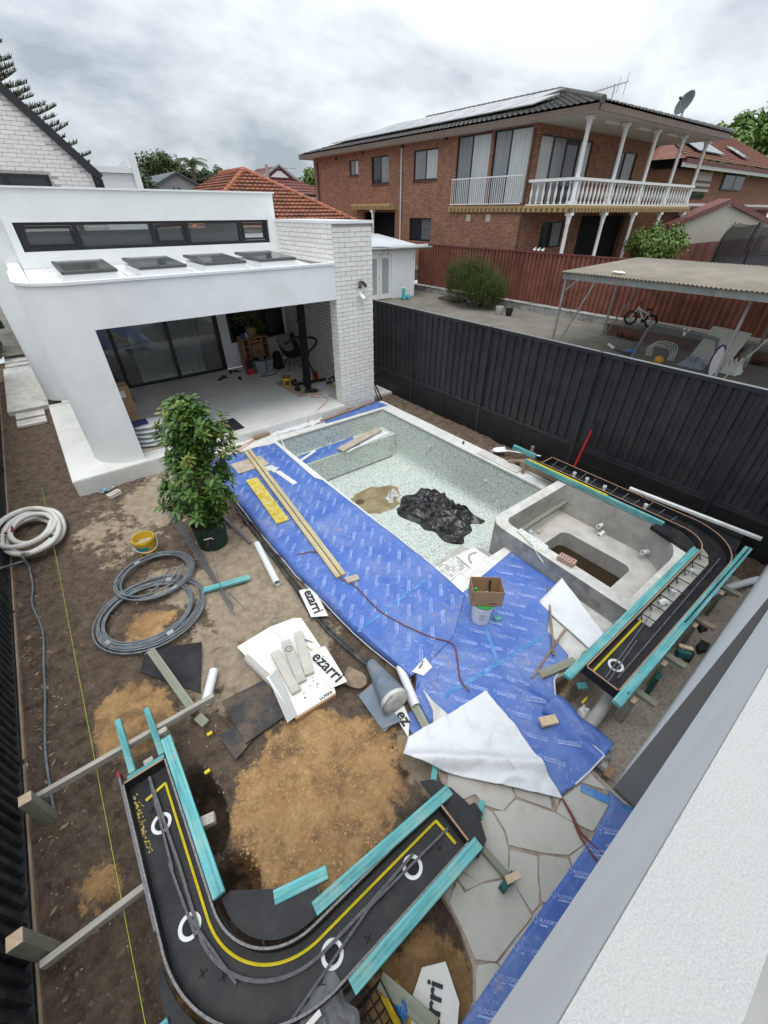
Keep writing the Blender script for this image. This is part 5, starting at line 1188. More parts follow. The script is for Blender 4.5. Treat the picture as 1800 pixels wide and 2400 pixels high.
for (x, y, r_, h_, mt, lb) in ((16.66, 12.85, .17, .34, 'paver_grey', 'light grey round pot at the rosemary bush'), (16.8, 12.42, .16, .30, 'rubber', 'black round pot at the rosemary bush')):
    t_ = thing('plant_pot', lb, 'pot', (x, y, .4)); MB().lathe([(r_ * .7, .40), (r_ * 1.0, .40 + h_ * .6), (r_, .40 + h_), (r_ * .88, .40 + h_), (r_ * .85, .40 + h_ * .8), (0.01, .40 + h_ * .8)], (x, y, 0), 20).build('pot_body', mt, t_)
for k, (x, y, h_) in enumerate(((17.0, 7.3, .3), (16.95, 6.9, .22), (17.0, 3.0, .3), (12.5, 9.4, .1))):
    b = MB()
    for q in range(60):
        a = random.random() * 6.28; r_ = random.random() * .25; l = h_ * random.uniform(.4, 1); px, py = x + r_ * math.cos(a), y + r_ * 1.3 * math.sin(a); zb_ = .4
        b.add([(px - .012, py, zb_), (px + .012, py, zb_), (px + random.uniform(-.1, .1), py + random.uniform(-.1, .1), zb_ + l)], [(0, 1, 2)])
    tag(b.build('weed_tuft', 'leaf_far'), ['weed tuft at the left end of the brick planter', 'small weed tuft beside the goal at the planter', 'weed tuft at the planter near the gas bottle', 'low dry weed tuft in the driveway centre'][k], 'weed', 'weeds on the driveway')

# ================================================================== buildings far behind
def hiproof_house(name, label, x0, y0, x1, y1, zb, ze, zr, mat, wall, ridge_mat, rl=None, tiles=True, tw=0.34, tl=0.40, group='houses behind the lot'):
    t_ = thing(name, label, 'house', ((x0 + x1) / 2, (y0 + y1) / 2, zb), group)
    MB().box((x0 + .4, y0 + .4, zb), (x1 - .4, y1 - .4, ze)).build('wall', wall, t_)
    w_ = (y1 - y0) / 2; ra, rb = (x0 + w_, (y0 + y1) / 2, zr), (x1 - w_, (y0 + y1) / 2, zr)
    if rl is not None: ra, rb = rl
    A, B_, C_, D = (x0, y0, ze), (x1, y0, ze), (x1, y1, ze), (x0, y1, ze)
    if tiles:
        tileface('roof_tiles', mat, t_, A, B_, rb, ra, tw, tl, 0.05, 0.05, 4); tileface('roof_tiles', mat, t_, D, A, ra, rb if False else ra, tw, tl, 0.05, 0.05, 4)
    MB().add([A, B_, C_, D, ra, rb], [(1, 2, 5), (2, 3, 4, 5)] + ([] if tiles else [(0, 1, 5, 4), (3, 0, 4)])).build('roof', mat, t_)
    for a, c in ((A, ra), (B_, rb), (ra, rb), (D, ra)): ridge(t_, ridge_mat, (a[0], a[1], a[2] + .05), (c[0], c[1], c[2] + .06), 0.13, 0.55)
    return t_
# terracotta hip roof: near face looks towards the yard
TR = thing('terracotta_house', 'low house with a weathered terracotta tiled hip roof behind the parapet', 'house', (13.5, 33, 0.3), 'houses behind the lot')
A, B_, C_, D = (8.2, 27.0, 3.35), (19.6, 27.0, 3.35), (19.6, 40, 3.35), (8.2, 40, 3.35); ra, rb = (13.8, 32.2, 6.28), (13.8, 36.5, 6.28)
MB().box((8.8, 27.6, .3), (20.0, 39.4, 3.35)).build('wall', 'cream_wall', TR)
tileface('roof_tiles', 'terracotta', TR, A, B_, ra, ra, .32, .36, .05, .10, 4); tileface('roof_tiles', 'terracotta', TR, D, A, ra, rb, .32, .36, .05, .10, 4)
MB().add([B_, C_, rb, ra], [(0, 1, 2, 3)]).add([C_, D, rb], [(0, 1, 2)]).build('roof_back', 'terracotta', TR)
for a, c in ((A, ra), (B_, ra), (ra, rb)): ridge(TR, 'terracotta_ridge', (a[0], a[1], a[2] + .05), (c[0], c[1], c[2] + .06), .14, .42)
DR = thing('maroon_roof_house', 'federation house with maroon tiled roof and white gable trim beyond the terracotta roof', 'house', (24, 48, .3), 'houses behind the lot')
MB().box((19.5, 45.6, .3), (28.5, 54, 4.9)).build('wall', 'grey_wall', DR)
tileface('roof_tiles', 'roof_maroon', DR, (18.9, 44.8, 5.55), (29.0, 44.8, 5.45), (24.9, 47.5, 6.9), (22.6, 47.5, 6.9), .4, .45, .05, .05, 3)
MB().add([(18.9, 44.8, 5.5), (22.6, 47.5, 6.9), (22.6, 54, 6.9), (18.9, 54, 5.5), (29, 44.8, 5.45), (24.9, 47.5, 6.9), (24.9, 54, 6.9), (29, 54, 5.5)], [(0, 1, 2, 3), (5, 4, 7, 6), (1, 5, 6, 2)]).build('roof_back', 'roof_maroon', DR)
MB().add([(22.0, 47.0, 6.75), (25.4, 47.0, 6.75), (23.7, 47.0, 7.75), (22.0, 52, 6.75), (25.4, 52, 6.75), (23.7, 52, 7.75)], [(0, 1, 2), (0, 2, 5, 3), (1, 4, 5, 2)]).build('gable', 'roof_maroon', DR)
MB().add([(22.7, 46.95, 6.86), (24.7, 46.95, 6.86), (23.9, 46.95, 7.35), (23.5, 46.95, 7.35)], [(0, 1, 2, 3)]).build('gable_vent', 'white_paint', DR)
for s in (-1, 1): MB().bar((23.7, 46.9, 7.82), (23.7 + s * 1.95, 46.9, 6.72), .12, .16).build('barge_board', 'grey_wall', DR)
b = MB()
for k in range(30): b.box((19.5 + k * .31, 44.95, 4.95), (19.62 + k * .31, 44.99, 5.25))
b.box((19.5, 44.94, 5.25), (28.9, 45.0, 5.32)); b.build('lattice_trim', 'white_paint', DR)
GG = thing('grey_gable_house', 'pale grey weatherboard house with a plain gable', 'house', (12, 44, .3), 'houses behind the lot')
MB().add([(9.7, 40, .3), (14.0, 40, .3), (14.0, 40, 5.4), (11.85, 40, 6.42), (9.7, 40, 5.4)], [(0, 1, 2, 3, 4)]).box((9.7, 40.01, .3), (14, 48, 5.4)).build('wall', 'grey_wall', GG)
for s in (-1, 1): MB().hex([(11.85, 39.7, 6.42), (11.85 + s * 2.5, 39.7, 5.24), (11.85 + s * 2.5, 48, 5.24), (11.85, 48, 6.42)], [(11.85, 39.7, 6.56), (11.85 + s * 2.5, 39.7, 5.38), (11.85 + s * 2.5, 48, 5.38), (11.85, 48, 6.56)]).build('roof', 'dish_grey', GG)
MB().hex([(13.9, 42, 5.2), (17, 42, 5.2), (17, 46, 5.6), (13.9, 46, 5.9)], [(13.9, 42, 5.4), (17, 42, 5.4), (17, 46, 5.9), (13.9, 46, 6.1)]).build('rear_roof', 'dish_grey', GG)
t_ = thing('power_pole', 'wooden power pole rising beside the maroon roof', 'pole', (19.6, 41, .3))
MB().tube([(19.6, 41, .3), (19.6, 41, 7.35)], .13, 8).build('shaft', 'grey_timber', t_)
MB().tube([(19.6, 41, 7.0), (13, 60, 6.2)], .02, 4).tube([(19.6, 41, 7.1), (30, 55, 8.2)], .02, 4).build('wire', 'black_metal', t_)
# right: dark clad house, brick house with solar, garage, trampoline
DH = thing('dark_clad_house', 'dark grey clad house seen between the veranda columns', 'house', (40, 22, 1.35), 'houses to the right')
MB().box((36.5, 18.5, 1.35), (46, 30, 7.9)).build('wall', 'dark_cladding', DH)
MB().box((36.0, 18.0, 7.9), (46.5, 30.5, 8.1)).build('roof', 'dish_grey', DH)
w_ = MB().box((37.5, 18.40, 4.6), (39.0, 18.49, 6.8)).build('window', 'black_frame', DH); MB().box((37.6, 18.385, 4.7), (38.9, 18.399, 6.7)).build('pane', 'pane_white', w_)
RB = thing('orange_brick_house', 'orange brick house with brown tiled roof, solar panels and striped awning', 'house', (46, 20, 1.35), 'houses to the right')
MB().box((37.0, 16.0, 1.35), (60, 26, 6.5)).build('wall', 'brick_orange', RB)
MB().box((36.4, 15.3, 6.52), (60, 15.45, 6.75)).build('fascia', 'eave_white', RB); MB().box((36.4, 15.2, 6.75), (60, 15.5, 6.95)).build('gutter', 'maroon_trim', RB)
tileface('roof_tiles', 'roof_brown_tile', RB, (36.3, 15.25, 6.95), (60, 15.25, 6.95), (60, 21.5, 9.9), (42.5, 21.5, 9.9), .36, .42, .06, .06, 3)
MB().add([(36.3, 15.25, 6.95), (42.5, 21.5, 9.9), (36.3, 27, 6.95), (60, 27, 6.95), (60, 21.5, 9.9)], [(0, 1, 2), (1, 4, 3, 2)]).build('roof_back', 'roof_brown_tile', RB)
rs = (9.9 - 6.95) / 6.25; zf = lambda y: 6.95 + (y - 15.25) * rs + .22
for (xa, ya) in ((39.5, 16.0), (41.1, 16.0), (42.7, 16.0), (43.0, 17.8), (44.6, 17.8), (46.2, 19.4), (48.5, 16.2)):
    p = MB().hex([(xa, ya, zf(ya)), (xa + 1.55, ya, zf(ya)), (xa + 2.1, ya + 1.7, zf(ya + 1.7)), (xa + .55, ya + 1.7, zf(ya + 1.7))], [(xa, ya, zf(ya) + .05), (xa + 1.55, ya, zf(ya) + .05), (xa + 2.1, ya + 1.7, zf(ya + 1.7) + .05), (xa + .55, ya + 1.7, zf(ya + 1.7) + .05)]).build('solar_panel', 'solar_glass', RB)
w_ = MB().box((45.6, 15.90, 5.55), (50.0, 15.99, 6.85)).build('window', 'black_frame', RB)
for a in (45.75, 47.95): MB().box((a, 15.885, 5.65), (a + 1.9, 15.899, 6.75)).build('pane', 'pane_dark', w_)
w_ = MB().box((40.3, 15.92, 4.95), (43.0, 15.99, 6.45)).build('window', 'black_frame', RB); MB().box((40.4, 15.905, 5.0), (42.9, 15.919, 5.3)).build('pane', 'pane_dark', w_)
for k in range(7): MB().hex([(40.2, 15.88 - .02 * (6 - k), 5.35 + k * .16), (43.1, 15.88 - .02 * (6 - k), 5.35 + k * .16), (43.1, 15.90 - .02 * (6 - k), 5.35 + k * .16), (40.2, 15.90 - .02 * (6 - k), 5.35 + k * .16)], [(40.2, 15.88 - .02 * (5 - k), 5.505 + k * .16), (43.1, 15.88 - .02 * (5 - k), 5.505 + k * .16), (43.1, 15.90 - .02 * (5 - k), 5.505 + k * .16), (40.2, 15.90 - .02 * (5 - k), 5.505 + k * .16)]).build('awning_strip', 'pipe_brown' if k in (1, 3) else 'cream_wall', RB)
MB().box((36.8, 15.5, 4.5), (60, 15.98, 4.66)).build('string_course', 'eave_white', RB); MB().box((36.8, 15.3, 4.30), (60, 15.6, 4.495)).build('lower_gutter', 'maroon_trim', RB)
GB = thing('cream_garage', 'cream garage with peeling maroon gable trim behind the trampoline', 'garage', (38, 14, 1.35), 'houses to the right')
MB().add([(31.2, 12.6, 1.35), (47.5, 12.6, 1.35), (47.5, 12.6, 3.6), (38.2, 12.6, 4.55), (31.2, 12.6, 3.45)], [(0, 1, 2, 3, 4)]).build('gable_wall', 'cream_wall', GB)
for (p, q) in (((30.3, 12.5, 3.42), (38.2, 12.5, 4.72)), ((38.2, 12.5, 4.72), (48, 12.5, 3.55))): MB().bar(p, q, .12, .30).build('barge_board', 'maroon_trim', GB)
MB().add([(30.3, 12.55, 3.55), (38.2, 12.55, 4.86), (38.2, 13.2, 4.86), (30.3, 13.2, 3.55), (48, 12.55, 3.70), (48, 13.2, 3.70)], [(0, 1, 2, 3), (1, 4, 5, 2)]).build('roof', 'roof_maroon', GB)
t_ = thing('paling_fence', 'reddish brown panel fence behind the trampoline', 'fence', (38, 12, 1.35))
for k in range(30):
    x = 30.6 + k * .55; MB().box((x, 12.0, 1.35), (x + .52, 12.06, 2.6 + .0)).build('panel', 'fence_red' if k % 3 else 'fence_red_trim', t_)
TP = thing('trampoline', 'large dark netted trampoline with curved poles', 'trampoline', (36.5, 9.4, 1.35))
cx, cy, rr = 36.6, 8.9, 5.0
def tp(a, z, k=1.0): return (cx + rr * k * math.cos(a), cy + 2.2 * k * math.sin(a), z)
MB().tube([tp(2 * math.pi * k / 40, 1.75) for k in range(40)], .08, 6, closed=True).build('frame_ring', 'black_metal', TP)
MB().quad(*[tp(2 * math.pi * k / 40, 1.76, .97) for k in range(40)]).build('mat', 'rubber', TP)
b = MB(); n = 80; o = []
for k in range(n):
    a = 2 * math.pi * k / n; o += [tp(a, 1.78, 1.0), tp(a, 3.62 - .12 * abs(math.sin(a * 4)), .93)]
b.add(o, [(2 * k, (2 * k + 2) % (2 * n), (2 * k + 3) % (2 * n), 2 * k + 1) for k in range(n)]); b.build('net', 'tramp_net', TP)
for k in range(8):
    a = math.pi * k / 4 + .2
    MB().tube(smooth_path([tp(a, 1.4, 1.02), tp(a, 2.4, 1.08), tp(a, 3.2, 1.03), tp(a, 3.66, .93)], 5), .055, 6).build('pole', 'black_metal', TP)
MB().tube(smooth_path([tp(4.3, 1.8, .8), tp(4.5, 2.9, .9), tp(4.75, 1.8, .8)], 6), .05, 6).build('yellow_trim', 'yellow_foam', TP)

# ================================================================== curved bench formwork
def fpath(cx, cy, r, La, Lb, s, n=22, a0=0.0):
    o = [(cx - s * r, cy + La)]
    o += [(cx - s * r * math.cos(R(90 * k / n)), cy - r * math.sin(R(90 * k / n))) for k in range(n + 1)]
    o += [(cx + s * Lb, cy - r)]
    return o
def ribbon(cx, cy, r0, r1, La, Lb, s, z0, z1):
    a = fpath(cx, cy, r0, La, Lb, s); c = fpath(cx, cy, r1, La, Lb, s); n = len(a)
    o = [(p[0], p[1], z0) for p in a] + [(p[0], p[1], z1) for p in a] + [(p[0], p[1], z0) for p in c] + [(p[0], p[1], z1) for p in c]; fs = []
    for k in range(n - 1):
        fs += [(k, k + 1, n + k + 1, n + k), (2 * n + k, 3 * n + k, 3 * n + k + 1, 2 * n + k + 1), (n + k, n + k + 1, 3 * n + k + 1, 3 * n + k), (k, 2 * n + k, 2 * n + k + 1, k + 1)]
    fs += [(0, n, 3 * n, 2 * n), (n - 1, 3 * n - 1, 4 * n - 1, 2 * n - 1)]
    return MB().add(o, fs)
def formwork(name, label, cx, cy, ri, ro, La, Lb, s, zb, zt, edge_curve='kerf_edge'):
    t_ = thing(name, label, 'formwork', (cx, cy, zb), 'curved bench formworks')
    ribbon(cx, cy, ri - .03, ro + .03, La + .02, Lb + .02, s, zb - .017, zb).build('base_ply', 'black_ply', t_)
    for (r0, r1, nm) in ((ri - .017, ri, 'inner_side'), (ro, ro + .017, 'outer_side')):
        sd_ = ribbon(cx, cy, r0, r1, La, Lb, s, zb + .001, zt - .004).build(nm, 'black_ply', t_)
        ribbon(cx, cy, r0 + .001, r1 - .001, La, Lb, s, zt - .0038, zt).build('top_edge', edge_curve, sd_)
    for k in range(2):
        if k == 0: p = ((cx - s * ri, cy + La), (cx - s * ro, cy + La + .017))
        else: p = ((cx + s * Lb, cy - ri), (cx + s * (Lb + .017), cy - ro))
        x0, x1 = sorted((p[0][0], p[1][0])); y0, y1 = sorted((p[0][1], p[1][1]))
        e_ = MB().box((x0, y0, zb + .001), (x1, y1, zt - .004)).build('end_board', 'black_ply', t_)
        MB().box((x0 + .001, y0 + .001, zt - .0038), (x1 - .001, y1 - .001, zt + .0005)).build('top_edge', 'ply_edge', e_)
    return t_
def rebar(name, pts, r, parent=None, mat='rebar_steel'):
    """ribbed bar: alternating radius along the path"""
    P = [Vector(p) for p in pts]; q = []; rr = []
    for i in range(len(P) - 1):
        n = max(2, int((P[i + 1] - P[i]).length / 0.012))
        for k in range(n): q.append(P[i].lerp(P[i + 1], k / n)); rr.append(r * (1.12 if len(q) % 2 else 0.88))
    q.append(P[-1]); rr.append(r)
    return MB().tube(q, rr, 6).build(name, mat, parent)
def ring(x, y, z, parent, ro=0.078, rin=0.052):
    g_ = MB().lathe([(rin, z + .001), (ro, z + .001), (ro, z + .010), (rin + .008, z + .014), (rin, z + .008)], (x, y, 0), 28, False).build('pipe_collar', 'pvc_white', parent)
    MB().lathe([(0.002, z + .002), (rin, z + .002)], (x, y, 0), 28, False).build('hole_shade_disc', 'dark_room', g_)  # flat near-black disc, the darkness inside the collar put into its colour

# --- front formwork
cx, cy, ri, ro, zb, zt = -0.02, 1.29, 0.53, 0.855, 0.08, 0.20
F1 = formwork('bench_formwork', 'black plywood L-shaped curved bench formwork with yellow strip in the front left', cx, cy, ri, ro, 1.25, 1.195, 1, zb, zt)
MB().prism([(-0.97, 1.20), (-0.97, 0.34), (0.06, 0.34), (0.06, 0.376), (-0.05, 0.376)] + [(cx + (ro + .058) * math.cos(R(a)), cy + (ro + .058) * math.sin(R(a))) for a in range(268, 181, -6)] + [(-0.933, 1.25)], zb - .016, zb - .001).build('corner_ply', 'black_ply', F1)
MB().prism([(-0.49, 1.34), (-0.42, 1.34), (0.02, 1.02), (0.10, 0.98), (0.10, 0.822), (-0.02, 0.822)] + [(cx + (ri - .062) * math.cos(R(a)), cy + (ri - .062) * math.sin(R(a))) for a in range(268, 181, -6)], zb - .016, zb - .001).build('infill_ply', 'black_ply', F1)
ep = [(1.196, 1.01), (1.30, 0.95), (1.38, 0.80), (1.41, 0.64), (1.40, 0.48), (1.34, 0.36), (1.196, 0.32)]
MB().prism(ep, zb - .016, zb - .001).build('end_ply', 'black_ply', F1)
MB().prism([(1.405, 0.62), (1.47, 0.60), (1.46, 0.50), (1.405, 0.49)], zb - .03, zb - .018).build('ply_tab', 'black_ply', F1)
b = MB(); r0 = ri + .055
a = fpath(cx, cy, r0, 1.10, 1.12, 1); b.tube([(p[0], p[1], zb + .012) for p in a], 0.010, 6); b.build('yellow_strip', 'yellow_foam', F1)
MB().tube([(cx - r0, cy + 1.10, zb + .012), (cx - r0 - .17, cy + 1.06, zb + .012)], .013, 6).build('yellow_return', 'yellow_foam', F1)
MB().tube([(cx + 1.12, cy - r0, zb + .012), (cx + 1.14, cy - r0 - .21, zb + .012)], .013, 6).build('yellow_return', 'yellow_foam', F1)
for k in range(46):
    u = k / 45; y = lerp(2.42, 1.92, u) + random.uniform(-.01, .01)
b = MB()
for k in range(120):
    y = random.uniform(1.95, 2.46); x = -0.86 + abs(random.gauss(0, .018)); b.ell((x, y, zb + .003), (.004, .007, .002), 5, 3)
b.build('yellow_residue', 'yellow_plank', F1)
for (x, y) in ((-0.715, 2.10), (-0.72, 1.33), (0.01, 0.59), (0.75, 0.60)): ring(x, y, zb, F1)
def arcpts(r, a0, a1, n=14): return [(cx - r * math.cos(R(lerp(a0, a1, k / n))), cy - r * math.sin(R(lerp(a0, a1, k / n))), zb + .03) for k in range(n + 1)]
rebar('reinforcing_bar', [(-0.70, 2.50, zb + .06), (-0.69, 2.1, zb + .035), (-0.675, 1.7, zb + .03)] + arcpts(0.66, 8, 88) + [(0.35, 0.63, zb + .03), (0.80, 0.655, zb + .03)], .012, F1)
for p, q in (((-0.705, 2.44, zb + .05), (-0.725, 1.72, zb + .025)), ((-0.735, 1.78, zb + .028), (-0.70, 1.25, zb + .028)), ((-0.70, 1.36, zb + .035), (-0.56, 0.86, zb + .035)), ((-0.35, 0.50, zb + .03), (0.42, 0.63, zb + .035)), ((0.30, 0.62, zb + .04), (1.13, 0.60, zb + .05))):
    rebar('reinforcing_bar', [p, q], .010, F1)
for k in range(8):
    x, y = ((-0.75, 2.25), (-0.67, 1.6), (-0.72, 1.05), (-0.1, 0.50), (0.25, 0.50), (0.45, 0.62), (1.0, 0.56), (-0.62, 0.95))[k]
    a = random.random() * 3; b = MB()
    for s_ in (-1, 1): b.tube([(x + .03 * math.cos(a + s_), y + .03 * math.sin(a + s_), zb + .004), (x, y, zb + .016), (x - .03 * math.cos(a + s_ * .6), y - .03 * math.sin(a + s_ * .6), zb + .004)], .002, 4)
    b.build('tie_wire', 'black_metal', F1)
GRP = 'blue treated pine boards'
def bt(label, p0, p1, w_=.088, h_=.045, up=(0, 0, 1), g=GRP):
    o = board('blue_board', 'blue_timber', p0, p1, w_, h_, None, up); return tag(o, label, 'timber', g)
bt('long blue board along the inner side of the front formwork leg', (-0.482, 2.73, .186), (-0.484, 1.325, .186))
bt('blue board along the inner side of the front formwork arm', (0.025, 0.838, .186), (1.32, 0.776, .186))
bt('blue board along the near outer side of the front formwork arm', (0.03, 0.372, .186), (1.24, 0.378, .186))
bt('left of the two blue posts at the far end of the front formwork', (-0.81, 3.20, .17), (-0.80, 2.60, .17), .05, .07)
bt('right of the two blue posts at the far end of the front formwork', (-0.56, 3.15, .17), (-0.553, 2.60, .17), .05, .07)
bt('short blue crosspiece behind the end board of the front formwork', (-0.845, 2.578, .16), (-0.54, 2.578, .16), .035, .07)
bt('upper of two blue offcuts between the front formwork arm and the sand', (-0.18, 1.10, .07), (0.21, 0.985, .07), .09, .04)
tag(board('timber_offcut', 'green_timber', (-0.08, 1.03, .01), (0.12, 0.96, .01), .09, .05), 'pale offcut under the blue board beside the sand', 'timber')
bt('blue peg poking out beyond the round formwork end', (1.27, 0.92, .03), (1.42, 1.04, .03), .05, .04)
bt('small blue peg under the black ply tab on the paving', (1.42, 0.50, .02), (1.54, 0.57, .02), .05, .04)
bt('blue stake end at the outer curve of the front formwork', (-1.02, 0.98, -.12), (-1.00, 0.98, .12), .09, .03)
t_ = thing('formwork_side_board', 'grey painted board with a red mark on the outer side of the front formwork', 'board', (-.9, 2.0, .1))
board('board_face', 'form_grey_edge', (-0.900, 2.63, .14), (-0.900, 1.42, .14), .016, .11, t_); board('red_mark', 'red_paint', (-0.900, 2.69, .14), (-0.900, 2.63, .14), .017, .111, t_)
# stakes and braces
WG = 'weathered timber braces'
def gt(label, p0, p1, w_=.045, h_=.075, mat='grey_timber', raw=None):
    t_ = thing('timber_brace', label, 'timber', tuple((Vector(p0) + Vector(p1)) / 2), WG); board('shaft', mat, p0, p1, w_, h_, t_)
    if raw:
        a, c = (Vector(p0), Vector(p1)) if raw == 1 else (Vector(p1), Vector(p0)); d_ = (a - c).normalized()
        board('sawn_end', 'raw_timber', a + d_ * .0005, a + d_ * .003, w_ * .97, h_ * .97, t_)
gt('long weathered brace from the left fence post past the blue posts', (-1.51, 2.945, .11), (0.02, 2.915, .11), raw=2)
gt('shorter weathered brace from the left fence to the front formwork leg', (-1.56, 1.74, .11), (-0.91, 1.743, .11))
gt('square green post by the left fence at the long brace', (-1.515, 2.85, -.3), (-1.515, 2.85, .315), .09, .09, 'green_timber', 2)
gt('square green post by the left fence at the shorter brace', (-1.56, 1.84, -.3), (-1.56, 1.84, .45), .09, .09, 'green_timber', 2)
gt('green sawn stud leaning over the black ply near the white pipe', (-0.36, 3.90, .12), (-0.20, 2.96, -.03), .085, .05, 'green_timber', 1)
gt('short stub end of stud poking past the long brace', (-0.19, 2.88, .0), (-0.15, 2.76, -.02), .085, .05, 'green_timber')
gt('pale block beside the right blue post', (-0.50, 2.84, -.1), (-0.50, 2.84, .17), .09, .05, 'grey_timber')
gt('pale stub block right of the long inner blue board', (-0.50, 1.90, .10), (-0.35, 1.86, .10), .08, .07, 'grey_timber', 2)
gt('grey block inside the blue posts frame', (-0.68, 2.68, -.1), (-0.68, 2.68, .10), .08, .05, 'grey_timber')
gt('support rail from the formwork end to the green block', (1.28, 0.40, .03), (1.30, 0.12, .03), .05, .05, 'green_timber')
t_ = thing('timber_block', 'dark green block with raw sawn top standing on the paving', 'block', (1.27, .09, 0)); board('block', 'green_block', (1.20, 0.09, .05), (1.34, 0.09, .05), .05, .10, t_); board('sawn_top', 'raw_timber', (1.25, 0.10, .115), (1.36, 0.06, .115), .05, .03, t_)

# --- spa formwork
cx, cy, ri, ro, zb, zt = 6.05, 1.05, 0.40, 0.725, 0.31, 0.42
F2 = formwork('bench_formwork', 'black plywood curved bench formwork on the spa edge by the black fence', cx, cy, ri, ro, 2.42, 2.88, -1, zb, zt, 'ply_edge')
MB().prism([(6.20, 1.36), (6.42, 1.30), (6.40, 1.0), (6.25, 0.78), (6.02, 0.72)], zb - .02, zb + .05).build('corner_ply', 'black_ply', F2)
MB().prism([(6.80, 1.2), (7.22, 1.1), (7.20, 0.42), (6.6, 0.36)], zb - .04, zb - .018).build('outer_ply', 'black_ply', F2)
cs = [(4.30, 0.645), (4.30, 0.50), (5.6, 0.50), (6.02, 0.50), (6.22, 0.58), (6.35, 0.72), (6.42, 0.90), (6.44, 1.05)] + [(cx + .397 * math.cos(R(a)), cy + .397 * math.sin(R(a))) for a in range(0, -91, -10)]
MB().prism(cs, zb + .0005, zb + .004).build('concrete_edge', 'concrete_mid', F2)
MB().tube([(3.21, 0.60, zb + .012), (4.32, 0.605, zb + .012)], .013, 6).build('yellow_strip', 'yellow_foam', F2)
for k in range(8):
    x = 4.36 + k * 0.24
    MB().tube(smooth_path([(x - .05, 0.60, zb + .02), (x - .045, 0.625, zb + .06), (x, 0.625, zb + .062), (x + .02, 0.40, zb + .045)], 5), .007, 6).build('starter_bar', 'black_metal', F2)
rebar('reinforcing_bar', [(3.35, 0.40, zb + .03), (6.18, 0.44, zb + .05)], .008, F2)
rebar('reinforcing_bar', [(3.25, 0.48, zb + .03), (4.42, 0.57, zb + .06)], .007, F2); rebar('reinforcing_bar', [(3.22, 0.44, zb + .04), (3.95, 0.50, zb + .05)], .007, F2)
ring(3.50, 0.49, zb, F2)
for (x, y) in ((4.68, 0.56), (5.0, 0.56), (5.58, 0.57)): MB().lathe([(.020, zb + .004), (.020, zb + .07), (.026, zb + .07), (.026, zb + .10), (.015, zb + .10), (.015, zb + .05)], (x, y, 0), 12).build('pipe_stub', 'pvc_white', F2)
MB().tube(smooth_path([(4.75, .60, zb + .03), (4.78, .57, zb + .06), (4.80, .53, zb + .03)], 5), .026, 8).build('elbow_pipe', 'pvc_white', F2)
for k in range(12):
    y = 1.25 + k * .19; MB().tube([(6.50 + .05 * (k % 2), y, zb + .02), (6.66, y - .05, zb + .10 + .03 * (k % 3))], .006, 5).build('starter_bar', 'rebar_steel', F2)
for y in (1.62, 2.30, 2.62, 2.86): MB().lathe([(.024, zb), (.024, zb + .13), (.029, zb + .13), (.029, zb + .16), (.018, zb + .16), (.018, zb + .1)], (6.52, y, 0), 12, axis=None).build('pipe_stub', 'pvc_white', F2)
bt('blue board between the spa formwork and the white flap', (2.90, 0.715, .405), (6.06, 0.715, .405))
bt('blue board on the near side of the spa formwork with the black bar', (3.02, 0.265, .405), (6.66, 0.27, .405))
t_ = bt('blue board on edge along the spa back wall', (6.335, 1.25, .375), (6.335, 3.75, .375), .05, .09)
bt('short blue board end beside the white shovel handle', (6.62, 4.25, .38), (6.66, 3.75, .36), .05, .09)
tag(board('yellow_batten', 'yellow_foam', (6.345, 2.15, .428), (6.345, 3.70, .428), .03, .012), 'thin yellow strip lying on the blue board along the spa back wall', 'batten')
tag(rebar('steel_bar', [(4.55, 0.27, .435), (6.62, 0.262, .435)], .008, None, 'black_metal'), 'thin black bar lying on the near blue board of the spa formwork', 'bar')
tag(board('white_batten', 'white_dirty', (6.90, 2.05, .40), (7.02, 0.22, .42), .06, .045), 'long pale painted batten between the curved formwork and black fence', 'timber')
gt('brown rail along the pool coping under the blue board', (6.52, 3.05, .18), (6.60, 4.00, .12), .05, .09, 'brown_timber')
gt('brown upright peg on the pool coping near the spa', (6.49, 3.84, .0), (6.49, 3.84, .25), .05, .06, 'brown_timber')
gt('brown upright peg behind the blue board by the fence', (7.0, 4.05, -.1), (7.0, 4.05, .35), .05, .06, 'brown_timber')
tag(board('packer', 'brown_timber', (6.60, 4.30, .03), (6.98, 4.05, .03), .10, .03), 'flat brown packer by the white shovel handle', 'timber')
# supports under the near arm
for i, (x, gx) in enumerate(((3.42, 'green_timber'), (4.10, 'green_timber'), (4.92, 'brown_timber'), (5.75, 'green_timber'))):
    gt(['crossrail under the open end of the spa formwork', 'crossrail with the dark green block under the spa formwork', 'crossrail under the middle of the spa formwork', 'crossrail near the white pipe under the spa formwork'][i], (x, 0.80, .255), (x + .02, 0.03, .255), .07, .045, gx, 2)
    gt(['leg of the open end crossrail in the rubble', 'leg of the crossrail with dark green block', 'leg of the middle crossrail in the rubble', 'leg of the crossrail near the white pipe'][i], (x - .08, 0.19, -.28), (x - .08, 0.19, .235), .085, .045, 'green_timber', 2)
t_ = thing('timber_block', 'dark green block with raw sawn top under the spa formwork', 'block', (4.35, .12, 0)); board('block', 'green_block', (4.30, 0.17, .20), (4.38, 0.06, .20), .06, .09, t_); board('sawn_top', 'raw_timber', (4.36, 0.19, .26), (4.43, 0.07, .26), .05, .02, t_)
tag(board('timber_block', 'green_block', (3.92, 0.16, -.22), (3.92, 0.16, .12), .12, .045), 'dark green upright board in the rubble under the spa formwork', 'block')
gt('rail on the deck edge at the open end of the spa formwork', (2.98, 0.98, .03), (3.42, 0.84, .06), .09, .05, 'green_timber', 1)
tag(MB().tube([(2.86, 0.36, -.12), (3.10, 0.36, -.06), (3.55, 0.40, -.06)], .062, 16).build('drain_pipe', 'pvc_dirty'), 'thick dirty drain pipe beneath the open end of the spa formwork', 'pipe')
